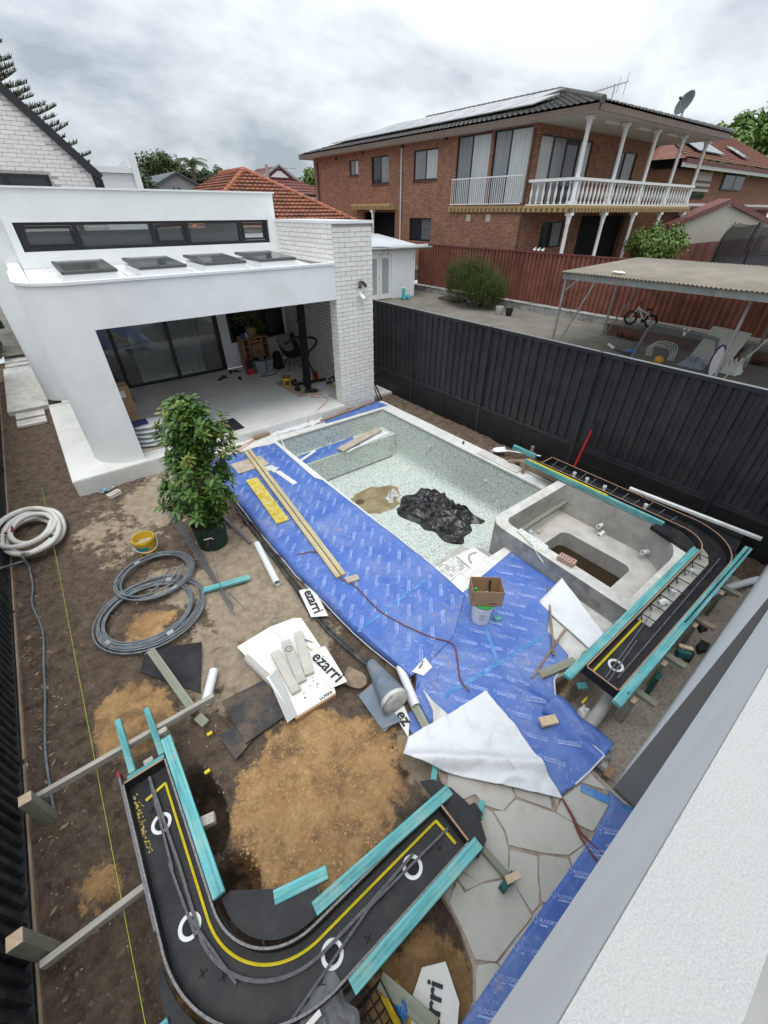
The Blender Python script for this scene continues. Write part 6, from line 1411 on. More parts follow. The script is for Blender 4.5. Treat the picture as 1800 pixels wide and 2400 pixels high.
tag(MB().tube(smooth_path([(5.9, 0.30, -.05), (6.2, 0.20, -.03), (6.75, -0.02, -.03)], 6), .05, 14).build('waste_pipe', 'pvc_white'), 'white waste pipe running into the house wall behind the formwork', 'pipe')
for k, (x, y, a) in enumerate(((5.35, 0.14, .3), (4.72, 0.08, 1.1), (5.0, 0.02, .1))):
    o = MB().prism([(x + .13 * math.cos(a + q) * (1 if j % 2 else .6), y + .06 * math.sin(a + q)) for j, q in enumerate((0, .9, 1.9, 3.1, 4.2, 5.3))], -.17, -.10).build('ply_scrap', 'black_ply'); tag(o, ['largest black ply scrap in the rubble near the white waste pipe', 'middle black ply scrap lying in the rubble', 'black ply scrap beside the house wall'][k], 'scrap', 'black scraps in the rubble')

# ================================================================== blue protection sheets
def sheetz(x, y, base, seed):
    return base + 0.010 * abs(nz(x, y, seed, 1.7)) + 0.012 * max(0, 1 - abs(nz(x * .8 + y * .35, y * .5 - x * .3, seed + 8, 1.6)) * 12) + 0.010 * max(0, nz(x * 2.0, y * 0.7, seed + 3, 1.3)) ** 2 * 3 + 0.003 * nz(x, y, seed, 9)
def ruled(name, mat, Lp, Rp, base, seed, nu=60, nv=110, parent=None, drop=0.0, zf=None):
    def fn(u, v):
        a = polyat(Lp, v); c = polyat(Rp, v); x, y = lerp(a[0], c[0], u), lerp(a[1], c[1], u)
        z = (zf or sheetz)(x, y, base, seed)
        if drop: z -= drop * max(0, 1 - u / 0.035) ** 1.5
        return (x, y, z)
    b = MB().grid(fn, nu, nv); b.smooth = True; return b.build(name, mat, parent, solid=0.002)
tv, tf = text_mesh('FLOORSHIELD', 0.034, 0.0011, 'LEFT')
mw_ = max(v[0] for v in tv)
def mark_geo():
    b = MB(); b.add(tv, tf)
    b.add([(0, -.030, 0), (mw_, -.030, 0), (mw_, -.019, 0), (0, -.019, 0)], [(0, 1, 2, 3)])          # underline
    sh = [(-.045, .018), (-.030, .026), (-.015, .018), (-.015, -.006), (-.030, -.024), (-.045, -.006)]
    inn = [(-.030 + (p[0] + .030) * .74, (p[1]) * .74) for p in sh]
    o = [(p[0], p[1], 0) for p in sh + inn]; b.add(o, [(i, (i + 1) % 6, 6 + (i + 1) % 6, 6 + i) for i in range(6)])
    return b
MG = mark_geo()
def marks(parent, spots, ang, base, seed, zf=None, sc_=1.0, solid_bar=True):
    b = MB()
    for (x, y, *r_) in spots:
        a = ang + (r_[0] if r_ else 0); ca, sa = math.cos(a) * sc_, math.sin(a) * sc_; o = []
        for p in MG.v:
            X, Y = x + p[0] * ca - p[1] * sa, y + p[0] * sa + p[1] * ca; o.append((X, Y, (zf or sheetz)(X, Y, base, seed) + 0.005))
        b.add(o, MG.f)
    ob = b.build('printed_marks', 'print_pale', parent); return ob
def inpoly(x, y, P):
    c = False; n = len(P)
    for i in range(n):
        a, b_ = P[i], P[i - 1]
        if (a[1] > y) != (b_[1] > y) and x < (b_[0] - a[0]) * (y - a[1]) / (b_[1] - a[1]) + a[0]: c = not c
    return c
LA = [(1.72, 8.16), (1.66, 6.79), (1.615, 5.2), (1.612, 4.15), (1.656, 3.66), (1.697, 2.84), (1.745, 2.46), (1.834, 1.96), (1.85, 1.87)]
RA = [(3.18, 8.05), (3.13, 6.2), (3.21, 6.06), (3.25, 3.03), (3.20, 2.32), (2.60, 1.95), (2.30, 1.90), (2.05, 1.87), (1.87, 1.865)]
SA = thing('blue_sheet', 'blue printed protection sheet covering the deck along the pool', 'sheet', (2.4, 5, 0))
ruled('sheet', 'sheet_blue', LA, RA, 0.014, 3, 50, 190, SA, 0.10)
MB().tube([(p[0] - .004, p[1], sheetz(p[0], p[1], .014, 3) - .098) for p in [polyat(LA, k / 60) for k in range(61)]], .006, 5).build('white_edge', 'sheet_white', SA)
PA = LA + RA[::-1]; sp = []
for i in range(5):
    for j in range(40):
        x = 1.88 + i * .293 + random.uniform(-.008, .008); y = 1.98 + j * .225 + (i % 2) * .11
        if inpoly(x, y, PA) and inpoly(x - .16, y - .18, PA) and inpoly(x + .03, y, PA): sp.append((x - .125, y - .145))
marks(SA, sp, R(49), .014, 3)
LB = [(3.14, 2.37), (2.52, 1.99), (2.20, 1.96), (1.93, 1.86), (1.75, 1.70), (1.68, 1.40), (1.92, 0.9), (2.12, 0.17)]
RB_ = [(4.41, 2.50), (4.36, 1.62), (3.88, 1.46), (3.58, 1.30), (3.47, 0.93), (3.06, 0.86), (2.70, 0.58), (2.70, 0.10), (2.30, 0.14)]
def sheetBz(x, y, base, seed):
    z = sheetz(x, y, base, seed)
    z += 0.05 * math.exp(-((x - 2.55 - .35 * (1.3 - y)) / .05) ** 2) * (1 if y < 1.35 else 0) * min(1, (1.35 - y) * 3 if y < 1.35 else 0)
    z += 0.10 * math.exp(-((x - 2.66) / .09) ** 2) * (1 if y < .75 else 0) * min(1, max(0, (.75 - y) * 3)) * (1 if y > .1 else 0)
    if x < 1.93 and y < 1.75: z -= min(.16, (1.93 - x) * .5)
    return z
SB = thing('blue_sheet', 'blue printed protection sheet covering the near deck beside the spa', 'sheet', (2.9, 1.4, 0))
ruled('sheet', 'sheet_blue', LB, RB_, 0.004, 7, 90, 120, SB, 0.0, sheetBz)
PB = LB + RB_[::-1]; sp = []
for i in range(14):
    for j in range(16):
        x = 1.75 + i * .235 + (j % 4) * .06; y = 0.22 + j * .235
        if y > 2.02 and x < 3.1: continue
        if inpoly(x - .02, y, PB) and inpoly(x + .13, y - .17, PB) and inpoly(x + .06, y - .1, PB): sp.append((x, y))
marks(SB, sp, R(-55), .004, 7, sheetBz, .92)
MB().tube([(p[0] + .003, p[1], sheetBz(p[0], p[1], .004, 7) + .006) for p in [polyat(RB_, .60 + .40 * k / 40) for k in range(41)]], .008, 5).build('white_edge', 'sheet_white', SB)
def tapeline(label, a, c, w_, zf, base, seed, n=24):
    d_ = (Vector(c) - Vector(a)).normalized(); s_ = Vector((-d_.y, d_.x)); b = MB(); o = []
    for k in range(n + 1):
        p = Vector(a).lerp(Vector(c), k / n)
        for t_ in (-1, 1): q = p + s_ * t_ * w_ * (1 + .15 * nz(k * .7, t_, 3)); o.append((q.x, q.y, zf(q.x, q.y, base, seed) + .0065))
    b.add(o, [(2 * k, 2 * k + 2, 2 * k + 3, 2 * k + 1) for k in range(n)]); return tag(b.build('tape', 'tape_blue'), label, 'tape', 'blue tape on the sheets')
tapeline('pale blue tape across the long sheet near the cardboard box', (1.72, 2.72), (2.95, 2.85), .02, sheetz, .014, 3)
tapeline('pale blue tape diagonal over the near sheet below the box', (1.90, 1.48), (3.42, 1.28), .025, sheetBz, .004, 7)
tapeline('pale blue tape crossing towards the box on the near sheet', (2.72, 1.36), (3.02, 1.82), .022, sheetBz, .004, 7)
tapeline('blue tape strip on the paving edge at the grey wall', (2.33, 0.10), (2.52, -0.30), .035, lambda x, y, a, b_: .001, 0, 0)
SS = thing('blue_sheet', 'narrow blue printed strip along the paving below the balcony', 'sheet', (1.3, -.3, 0))
ruled('sheet', 'sheet_blue', [(2.50, -.06), (2.44, -.13), (2.05, -.165), (1.08, -.160), (0.50, -.165), (0.42, -.20)], [(2.54, -.55), (2.4, -.58), (2.05, -.59), (1.1, -.59), (.5, -.59), (.35, -.59)], .003, 12, 12, 80, SS)
marks(SS, [(0.40 + k * .224, -.19 - 0.004 * (k % 2)) for k in range(9)], R(-48), .003, 12, None, .95)
# pool seat sheet and far strip, white underside pieces
SE = thing('blue_sheet', 'blue sheet draped on the far pool seat', 'sheet', (4, 7.8, -.5))
ruled('sheet', 'sheet_blue', [(3.30, 8.05), (3.30, 7.62)], [(5.3, 8.12), (5.2, 7.62)], -.497, 5, 30, 10, SE)
marks(SE, [(3.42 + .26 * k, 7.92 - .1 * (k % 2)) for k in range(6)], R(49), -.497, 5)
ST = thing('blue_sheet', 'blue sheet strip at the foot of the brick pier', 'sheet', (5.6, 8.4, 0))
ruled('sheet', 'sheet_blue', [(4.62, 8.66), (6.50, 8.70)], [(4.66, 8.27), (6.58, 8.25)], .003, 9, 12, 40, ST)
marks(ST, [(4.78 + .25 * k, 8.44 + .08 * (k % 2)) for k in range(7)], R(20), .003, 9)
def poly_sheet(name, label, cat, mat, Lp, Rp, base, amp, seed, nu=24, nv=30, fr=3.0, group=None):
    def zf(x, y, b_, s_): return b_ + amp * abs(nz(x, y, s_, fr)) + amp * .4 * nz(x, y, s_ + 4, fr * 3)
    o = ruled(name, mat, Lp, Rp, base, seed, nu, nv, None, 0, zf); return tag(o, label, cat, group)
poly_sheet('white_sheet', 'white sheet under the plank on the far pool seat', 'sheet', 'sheet_white', [(4.75, 7.70), (4.72, 7.50)], [(6.15, 8.10), (6.30, 7.72)], -.494, .02, 4)
poly_sheet('white_sheet', 'white folded sheet lying along the far coping before the patio', 'sheet', 'sheet_white', [(3.30, 8.56), (3.30, 8.40)], [(4.75, 8.62), (4.66, 8.36)], .004, .05, 6)
def flapz(x, y, b_, s_):
    w1 = abs(nz(x * 1.2 + y, y * 2.2, s_, 1.6)); z = b_ + .010 + .05 * w1 + .012 * nz(x, y, 2, 6) + .016 * max(0, 1 - abs(nz(x * .6 + y * .5, y - x, 12, 1.8)) * 10) + .004 * nz(x, y, 17, 9)
    dd = abs((x - 1.35) * .62 + (y - 1.12) * .78)                       # raised fold along the lower left edge
    z += .10 * math.exp(-(dd / .07) ** 2) * (1 if x < 1.95 else .6)
    return z
P_ = [(1.38, 1.38), (1.85, 1.30), (2.36, 1.235), (2.30, 0.80), (2.21, 0.45), (2.12, 0.16)]; Q_ = [(1.22, 1.28), (1.27, 1.17), (1.45, 0.92), (1.72, 0.60), (1.95, 0.34), (2.11, 0.15)]
o = ruled('white_sheet', 'sheet_white', Q_, P_, .012, 5, 80, 100, None, 0, flapz); tag(o, 'white underside of the near sheet folded back over the paving', 'sheet')
b = MB().grid(lambda u, v: tuple(lerp(lerp(a, c, u), lerp(d_, e_, u), v) + (.012 * nz(u * 4, v * 4, 2) if i == 2 else 0) for i, (a, c, d_, e_) in enumerate(zip((4.305, 1.62, .22), (3.87, 1.64, .012), (4.05, .80, .03), (3.74, .79, .012)))), 20, 20); b.smooth = True
tag(b.build('white_sheet', 'sheet_white', solid=0.002), 'white triangular sheet corner leaning on the spa front wall', 'sheet')
b = MB().grid(lambda u, v: (lerp(2.62, 2.92, u) + .04 * nz(v * 3, 0), lerp(.72, .10, v), .03 + .14 * math.sin(u * 3.1) * (1 - .4 * v) + .03 * nz(u * 4, v * 4, 3)), 20, 24); b.smooth = True
tag(b.build('blue_sheet_fold', 'sheet_blue', solid=0.003), 'upturned blue sheet fold beside the drain pipe', 'sheet')

# ================================================================== things on the sheets
tag(board('ply_offcut', 'ply_dusty', (2.02, 7.46, .035), (2.66, 7.44, .035), .46, .018), 'square dusty plywood offcut on the long blue sheet', 'plywood')
for k, (a, c, lb) in enumerate((((2.47, 7.98, .075), (2.02, 3.63, .045), 'left of two long yellowish timbers on the blue sheet'), ((2.56, 7.98, .075), (2.105, 3.62, .045), 'right of two long yellowish timbers on the blue sheet'))):
    tag(board('long_timber', 'yellow_timber', a, c, .07, .045), lb, 'timber', 'long timbers on the sheet')
tag(board('yellow_plank', 'yellow_plank', (2.13, 6.88, .04), (1.99, 5.28, .04), .22, .03), 'bright yellow formwork plank on the blue sheet', 'plank')
tag(board('tile_strip', 'coping_stone', (2.66, 6.85, .03), (2.72, 6.22, .03), .10, .02), 'narrow pale tile strip on the blue sheet', 'tile')
tag(MB().prism([(2.50, 7.20), (2.68, 7.15), (2.74, 6.95), (2.66, 6.92), (2.67, 6.80), (2.58, 6.86), (2.57, 6.98), (2.50, 6.98)], .026, .034).build('tile_shard', 'mosaic_strip'), 'broken white mosaic sheet near the narrow tile strip', 'tile')
tag(board('timber_offcut', 'dusty_plank', (2.06, 3.50, .045), (2.24, 3.46, .045), .10, .05), 'small timber offcut at the near end of the long timbers', 'timber')
tag(board('plank', 'dusty_plank', (4.60, 7.62, -.44), (6.05, 7.98, -.44), .22, .04), 'broad dusty plank on the white sheet in the pool', 'plank')
tag(board('timber_offcut', 'white_dirty', (3.52, 7.72, -.46), (4.12, 7.98, -.46), .07, .04), 'short white timber on the blue covered pool seat', 'timber')
tag(board('plank', 'brown_timber', (4.60, 8.42, .035), (6.36, 8.64, .035), .09, .045), 'brown plank at the foot of the brick pier', 'plank')
tag(board('timber_block', 'brown_timber', (2.90, 8.50, .04), (3.28, 8.56, .04), .10, .07), 'reddish timber block on the far coping by the white sheet', 'block')
tag(MB().tube([(3.50, 8.62, .03), (3.27, 7.75, .01), (3.30, 7.35, -.25)], .014, 8).build('white_rod', 'pvc_white'), 'thin white rod across the far left pool corner', 'rod')
for k, (a, c) in enumerate((((4.20, 1.71, .03), (3.30, 1.03, .05)), ((3.78, 1.17, .02), (2.88, 1.02, .02)))):
    tag(MB().tube([a, c], .014, 8).build('timber_stick', 'brown_timber'), ['longer brown stick from the white triangular sheet across the blue sheet', 'brown stick crossing under the longer one near the rail'][k], 'stick', 'sticks on the near sheet')
tag(MB().tube([(6.62, 4.72, .02), (6.60, 4.75, .10)], .02, 8).build('peg', 'pvc_dirty'), 'small peg on the right pool coping', 'peg')
tag(MB().lathe([(.025, 0), (.025, .06), (.018, .065)], (6.50, 5.45, .001), 10).build('coping_cap', 'dish_grey'), 'small grey pipe stub on the right pool coping', 'pipe')
tag(MB().box((6.38, 3.92, .003), (6.60, 4.95, .022)).build('stone_slab', 'concrete_light'), 'spare rough coping slab lying on the right pool coping', 'slab')
t_ = thing('shovel', 'white long handled shovel lying by the black fence', 'shovel', (6.9, 4.5, 0))
def blade(cx_, cy_, z_, ang, L, W, parent, mat):
    def fn(u, v):
        a = (u - .5) * 2; l = v * L; w_ = W * .5 * (1 if v < .5 else math.sqrt(max(0, 1 - ((v - .5) / .5) ** 2.2)) * 1.0)
        x, y = l, a * w_; zz = .03 * a * a + .02 * (1 - v); return (cx_ + x * math.cos(ang) - y * math.sin(ang), cy_ + x * math.sin(ang) + y * math.cos(ang), z_ + zz)
    b = MB().grid(fn, 10, 12); b.smooth = True; return b.build('blade', mat, parent, solid=.004)
blade(6.95, 4.62, .02, R(145), .30, .22, t_, 'white_metal'); MB().tube([(6.93, 4.64, .04), (7.12, 3.9, .15)], .016, 8).build('handle', 'white_metal', t_)
t_ = thing('crowbar', 'red painted bar leaning on the black fence', 'bar', (7.15, 3.15, 0)); MB().tube([(7.05, 3.18, -.05), (7.25, 3.12, .98)], .022, 8).build('shaft', 'red_paint', t_); MB().tube([(7.25, 3.12, .98), (7.27, 3.115, 1.10)], .026, 8).build('cap', 'black_metal', t_)

# cardboard box on a paint bucket
t_ = thing('paint_bucket', 'white and teal paint bucket under the cardboard box', 'bucket', (3.06, 1.93, .01))
MB().lathe([(.108, .012), (.112, .03), (.130, .30), (.136, .30), (.136, .33), (.128, .33), (.126, .29), (.105, .04), (.01, .04)], (3.06, 1.93, 0), 26).build('bucket_body', 'white_paint', t_)
def label_arc(cx_, cy_, r0, r1, z0, z1, a0, a1, mat, parent, name='label_band', n=14):
    o = []
    for k in range(n + 1):
        a = R(lerp(a0, a1, k / n)); o += [(cx_ + r0 * math.cos(a), cy_ + r0 * math.sin(a), z0), (cx_ + r1 * math.cos(a), cy_ + r1 * math.sin(a), z1)]
    b = MB().add(o, [(2 * k, 2 * k + 2, 2 * k + 3, 2 * k + 1) for k in range(n)]); b.smooth = True; return b.build(name, mat, parent)
label_arc(3.06, 1.93, .1190, .1290, .08, .24, -75, 5, 'bucket_teal', t_); label_arc(3.06, 1.93, .1225, .1275, .12, .20, -30, 0, 'white_paint', t_, 'label_text')
for k in range(5): label_arc(3.06, 1.93, .1200 + .0012 * k, .1210 + .0012 * k, .12 + .025 * k, .132 + .025 * k, 205, 232 + 8 * (k % 2), 'card_grey', t_, 'label_text', 5)
MB().lathe([(.01, .334), (.137, .334), (.139, .342), (.139, .352), (.01, .352)], (3.06, 1.93, 0), 26).build('lid', 'green_plastic', t_)
BX = thing('cardboard_box', 'open cardboard box of tools standing on the paint bucket', 'box', (3.08, 1.93, .353))
ca, sa = math.cos(R(-40)), math.sin(R(-40))
def bp(x, y, z): return (3.09 + x * ca - y * sa, 1.95 + x * sa + y * ca, z)
def bpanel(p, q, z0, z1, th, nm, mat='cardboard'):
    d_ = Vector((q[0] - p[0], q[1] - p[1])).normalized(); n_ = Vector((-d_.y, d_.x)) * th
    return MB().hex([bp(p[0], p[1], z0), bp(q[0], q[1], z0), bp(q[0] + n_.x, q[1] + n_.y, z0), bp(p[0] + n_.x, p[1] + n_.y, z0)], [bp(p[0], p[1], z1), bp(q[0], q[1], z1), bp(q[0] + n_.x, q[1] + n_.y, z1), bp(p[0] + n_.x, p[1] + n_.y, z1)]).build(nm, mat, BX)
w2, d2 = .185, .125
for p, q in (((-w2, -d2), (w2, -d2)), ((w2, -d2), (w2, d2)), ((w2, d2), (-w2, d2)), ((-w2, d2), (-w2, -d2))): bpanel(p, q, .354, .60, .005, 'side_panel')
MB().hex([bp(-w2, -d2, .354), bp(w2, -d2, .354), bp(w2, d2, .354), bp(-w2, d2, .354)], [bp(-w2, -d2, .36), bp(w2, -d2, .36), bp(w2, d2, .36), bp(-w2, d2, .36)]).build('bottom', 'cardboard_dark', BX)
vs_, fs = text_mesh('F.Muhlba', .032, .001); MB().add([bp(p[0] + .07, -d2 - .0015, .40 + p[1]) for p in vs_], fs).build('printed_text', 'ink_brown', BX)
MB().tube([bp(.06, .02, .37), bp(.05, .06, .52), bp(.045, .07, .60)], [.012, .014, .017], 8).build('brush_handle', 'black_metal', BX); MB().lathe([(.03, .362), (.032, .50), (.02, .53)], bp(-.13, .0, 0), 12).build('bottle', 'green_plastic', BX)
cloth('rag_in_box', 'crumpled white rag inside the cardboard box of tools', 'rag', 'cloth_white', 2.98, 1.88, 3.20, 2.0, .362, .08, 4)
tag(board('timber_block', 'blue_timber', (3.17, 1.80, .04), (3.25, 1.76, .04), .06, .07), 'small blue timber block beside the paint bucket', 'block')

# cords
def cord(label, pts, r, mat, name='cord'): return tag(MB().tube(smooth_path(pts, 8), r, 6).build(name, mat), label, 'cord')
cord('dark red cord snaking over the blue sheets to the white flap', [(1.70, 4.58, -.1), (1.80, 4.42, .03), (2.02, 4.32, .04), (2.12, 4.05, .035), (2.04, 3.62, .03), (2.11, 3.36, .04), (2.13, 2.74, .035), (2.34, 2.15, .035), (2.50, 1.88, .035), (2.40, 1.70, .03), (2.24, 1.50, .03), (2.20, 1.33, .05)], .008, 'cord_red')
for k, dx_ in enumerate((0, .03)): cord(['left of two red cords leaving the flap tip over the paving', 'right of two red cords leaving the flap tip over the paving'][k], [(2.12, 0.165, .02), (2.06 + dx_ * .4, 0.02, .012), (1.99 + dx_, -.10, .014), (1.95 + dx_ * 2.5, -.28, .016), (1.95 + dx_ * 2, -.5, .016)], .008, 'cord_red')
cord('orange cord looped on the patio floor beside the pier', [(5.40, 9.62, .18), (5.15, 9.75, .18), (5.05, 9.60, .18), (5.30, 9.40, .18), (5.25, 9.15, .18), (4.75, 8.78, .18), (4.40, 8.62, .10), (4.30, 8.50, .06)], .008, 'cord_orange')
cord('orange cord trailing from the timber block towards the tree', [(2.92, 8.50, .03), (2.65, 8.34, .012), (2.35, 8.20, .012), (1.95, 8.12, .01)], .008, 'cord_orange')
b = MB().tube([(2.92, 8.52, .03), (2.6, 8.40, .012), (2.2, 8.16, .012), (1.9, 8.05, .01)], .007, 6); tag(b.build('cord', 'cord_orange'), 'second thinner orange cord trailing beside the first to the tree', 'cord')

# ================================================================== yard things
def coil(name, label, cx_, cy_, rx, ry, z, r, turns, mat, seed, tail=None, zl=.0, cat='hose', jig=.05):
    t_ = thing(name, label, cat, (cx_, cy_, z)); pts = []; rnd_ = random.Random(seed); n = 40
    ph = [rnd_.uniform(-1, 1) for _ in range(turns * 3)]
    for k in range(turns * n):
        a = 2 * math.pi * k / n; q = k / n; i = int(q)
        s_ = 1 + jig * math.sin(a * .37 + seed) + jig * .8 * nz(q * 1.3, seed) + jig * .7 * lerp(ph[i], ph[i + 1], q - i) ; ox = jig * .6 * nz(q * .8, seed + 3); oy = jig * .6 * nz(q * .8, seed + 7)
        pts.append((cx_ + ox + rx * s_ * math.cos(a), cy_ + oy + ry * s_ * math.sin(a), z + r + zl * q + r * .9 * (1 + nz(q * 5, seed + 1)) + r * (i % 3) * .8))
    if tail: pts += [tuple(p) for p in smooth_path([pts[-1]] + tail, 8)[1:]]
    MB().tube(pts, r, 8).build('coiled_pipe', mat, t_); return t_
t_ = coil('water_pipe_coil', 'smaller grey poly pipe coil lying on the larger coil', .0, 5.39, .49, .46, -.09, .0115, 6, 'grey_plastic', 3, [(.1, 5.15, -.08), (.14, 5.30, -.07)], .006, 'pipe', .10)
for a in (1.9, 3.4, 5.0): MB().lathe([(.036, -.04), (.036, .04)], (.0 + .49 * math.cos(a), 5.39 + .46 * math.sin(a), -.055), 10, axis=(-math.sin(a), math.cos(a), 0)).build('tape_wrap', 'steel_galv', t_)
t_ = coil('water_pipe_coil', 'larger grey poly pipe coil on the bare soil', -.23, 4.76, .59, .55, -.13, .0125, 8, 'grey_plastic', 11, [(.05, 4.3, -.1), (-.3, 4.2, -.1), (-.45, 4.12, -.12)], .004, 'pipe', .13)
for a in (.9, 3.6, 4.9): MB().lathe([(.045, -.04), (.045, .04)], (-.23 + .59 * math.cos(a), 4.76 + .55 * math.sin(a), -.085), 10, axis=(-math.sin(a), math.cos(a), 0)).build('tape_wrap', 'steel_galv', t_)
tag(MB().tube([(-.35, 5.0, -.08), (.02, 5.18, -.07), (.20, 5.42, -.06)], .0115, 8).build('pipe_tail', 'grey_plastic'), 'loose pipe end crossing the inside of the smaller coil', 'pipe')
t_ = coil('suction_hose', 'thick white corrugated suction hose coiled by the left fence', -1.30, 7.55, .31, .50, -.12, .040, 5, 'hose_white', 5, [(-1.10, 7.15, -.02)], .03, 'hose', .26)
MB().tube([(-1.13, 7.20, .05), (-1.03, 7.12, .05)], .046, 10).build('end_fitting', 'black_pipe', t_)
b = MB()
for k in range(5): a = k * 1.1; b.tube(smooth_path([(-1.60 + .04 * math.cos(a), 7.62 + .05 * math.sin(a), .06 + .02 * k), (-1.56, 7.60 - .02 * k, .12), (-1.53, 7.64 + .02 * k, .06 + .02 * k), (-1.60, 7.68, .05)], 6), .012, 6)
b.build('rope_tie', 'rope_maroon', t_)
t_ = thing('garden_tap', 'grey plastic tap riser with brass tap by the left fence', 'tap', (-1.40, 6.65, -.12))
MB().tube([(-1.42, 6.64, -.15), (-1.42, 6.64, .17)], .018, 10).build('riser', 'grey_plastic', t_); MB().tube([(-1.42, 6.64, .12), (-1.70, 6.66, .12)], .014, 8).build('branch', 'grey_plastic', t_)
MB().tube([(-1.42, 6.64, .17), (-1.40, 6.64, .22), (-1.33, 6.66, .22)], .018, 8).lathe([(.03, .25), (.03, .26)], (-1.39, 6.64, 0), 10).tube([(-1.39, 6.64, .22), (-1.39, 6.64, .25)], .008, 6).build('tap_body', 'steel_galv', t_)
MB().lathe([(.02, 0), (.022, .05), (.014, .06)], (-1.68, 6.66, .12), 10, axis=(-1, 0, 0)).build('brass_end', 'terracotta_pot', t_)
tag(MB().tube(smooth_path([(-1.42, 6.64, .0), (-1.44, 6.3, -.11), (-1.47, 5.9, -.11), (-1.40, 5.3, -.12), (-1.43, 4.7, -.12), (-1.45, 4.2, -.11), (-1.50, 3.55, -.12), (-1.49, 3.05, -.12), (-1.48, 2.85, -.12)], 8), .013, 8).build('poly_pipe', 'grey_plastic'), 'long grey poly pipe running along the left fence from the tap', 'pipe')
tag(MB().tube([(-1.09, 9.12, .0), (-1.09, 6.6, -.02), (-1.095, 4.0, -.01), (-1.10, 1.0, .0), (-1.10, .6, .0)], .0022, 5).build('string_line', 'string_lime'), 'lime yellow builders string line running the length of the yard', 'string')
tag(MB().bar((-1.08, 8.95, -.2), (-1.09, 9.14, .03), .03, .02).build('stake', 'black_pipe'), 'dark stake holding the far end of the string line', 'stake')
t_ = thing('water_bottle', 'clear water bottle lying at the patio riser', 'bottle', (-.12, 8.46, -.12))
MB().lathe([(.004, 0), (.034, .005), (.036, .16), (.014, .21), (.014, .23)], (-.26, 8.44, -.10), 14, axis=(1, .2, 0)).build('bottle_body', 'pet_clear', t_); MB().lathe([(.037, .06), (.037, .11)], (-.26, 8.44, -.10), 14, False, axis=(1, .2, 0)).build('label_band', 'teal_toy', t_); MB().lathe([(.016, .23), (.016, .25)], (-.26, 8.44, -.10), 10, axis=(1, .2, 0)).build('cap', 'pvc_white', t_)
cored_brick('house_brick', 'cream cored house brick lying on the soil near the patio', -.06, 8.20, -.14, R(28), 'brick_cream', holes=(5, 1))
# yellow bucket
t_ = thing('yellow_bucket', 'dirty yellow plastic bucket near the pipe coils', 'bucket', (.05, 6.02, -.15))
MB().lathe([(.125, -.14), (.130, -.12), (.150, .17), (.160, .17), (.160, .20), (.152, .20), (.152, .22), (.143, .22), (.128, -.05), (.01, -.05)], (.05, 6.02, 0), 28).build('bucket_body', 'plastic_yellow', t_)
MB().lathe([(.01, .10), (.136, .10)], (.05, 6.02, 0), 24, False).build('slurry', 'ply_dusty', t_)
label_arc(.05, 6.02, .1425, .1470, .05, .12, 195, 275, 'teal_label', t_)
for k, (a, z, l) in enumerate(((262, -.06, 7), (275, -.07, 7), (288, -.04, 8), (300, -.06, 7), (225, -.04, 20), (240, -.09, 16))): label_arc(.05, 6.02, .1385 if z < -.05 else .140, .1400 if z < -.05 else .1415, z, z + .025, a, a + l, 'ink_brown', t_, 'label_text', 4)
MB().tube([(.05 + .166 * math.cos(a), 6.02 + .166 * math.sin(a), .10 - .07 * math.sin(q)) for q, a in [(math.pi * k / 12, math.pi * (1.05 + k / 12)) for k in range(13)]], .005, 5).build('handle', 'pvc_white', t_)
# bars, pipes
t_ = thing('rebar_bundle', 'bundle of thin steel bars lying beside the potted tree', 'steel bars', (.62, 5.5, -.12))
for k in range(7): MB().tube([(.55 + .022 * k + random.uniform(-.01, .01), 7.10 - .06 * k, -.105 + .012 * (k % 2)), (.60 + .014 * k, 5.4, -.10 + .012 * (k % 3)), (.60 + .012 * k + random.uniform(-.02, .03), 4.02 + .05 * k, -.105)], .006, 6).build('steel_bar', 'rebar_steel', t_)
for (a, c) in (((.62, 5.0, -.08), (.78, 4.05, -.10)), ((.56, 5.35, -.09), (.75, 4.25, -.10))): MB().tube([a, c], .005, 6).build('steel_bar', 'rebar_steel', t_)
tag(MB().tube([(.80, 5.28, .06), (.66, 4.60, -.08)], .006, 6).build('steel_rod', 'rebar_steel'), 'single thin steel rod propped on the blue offcut', 'rod')
bt('short blue timber offcut under the steel bars', (.45, 4.70, -.10), (1.07, 4.55, -.10), .09, .045)
def pipe(label, a, c, r, mat, name='pvc_pipe', th=.006):
    a, c = Vector(a), Vector(c); t_ = thing(name, label, 'pipe', tuple((a + c) / 2), 'pipe offcuts in the yard'); d_ = c - a; L = d_.length
    MB().lathe([(r, 0), (r, L), (r - th, L), (r - th, L - .25), (.001, L - .25)], a, 20, False, axis=d_).build('pipe_wall', mat, t_)
    MB().lathe([(.001, 0), (r, 0)], a, 20, False, axis=d_).build('pipe_end', mat, t_)
pipe('white drain pipe offcut on the sandy soil beside the blue sheet', (1.46, 5.18, -.09), (1.33, 4.19, -.09), .052, 'pvc_white')
pipe('white pipe offcut leaning beside the folded black ply', (.13, 3.36, -.07), (-.08, 3.02, -.07), .05, 'pvc_white')
pipe('grey pipe offcut under the white cardboard', (.50, 3.30, -.09), (.62, 2.72, -.09), .05, 'pvc_dirty')
pipe('grey white pipe offcut beside the ribbed roll', (1.84, 2.06, -.05), (1.68, 1.60, -.05), .05, 'pvc_white')
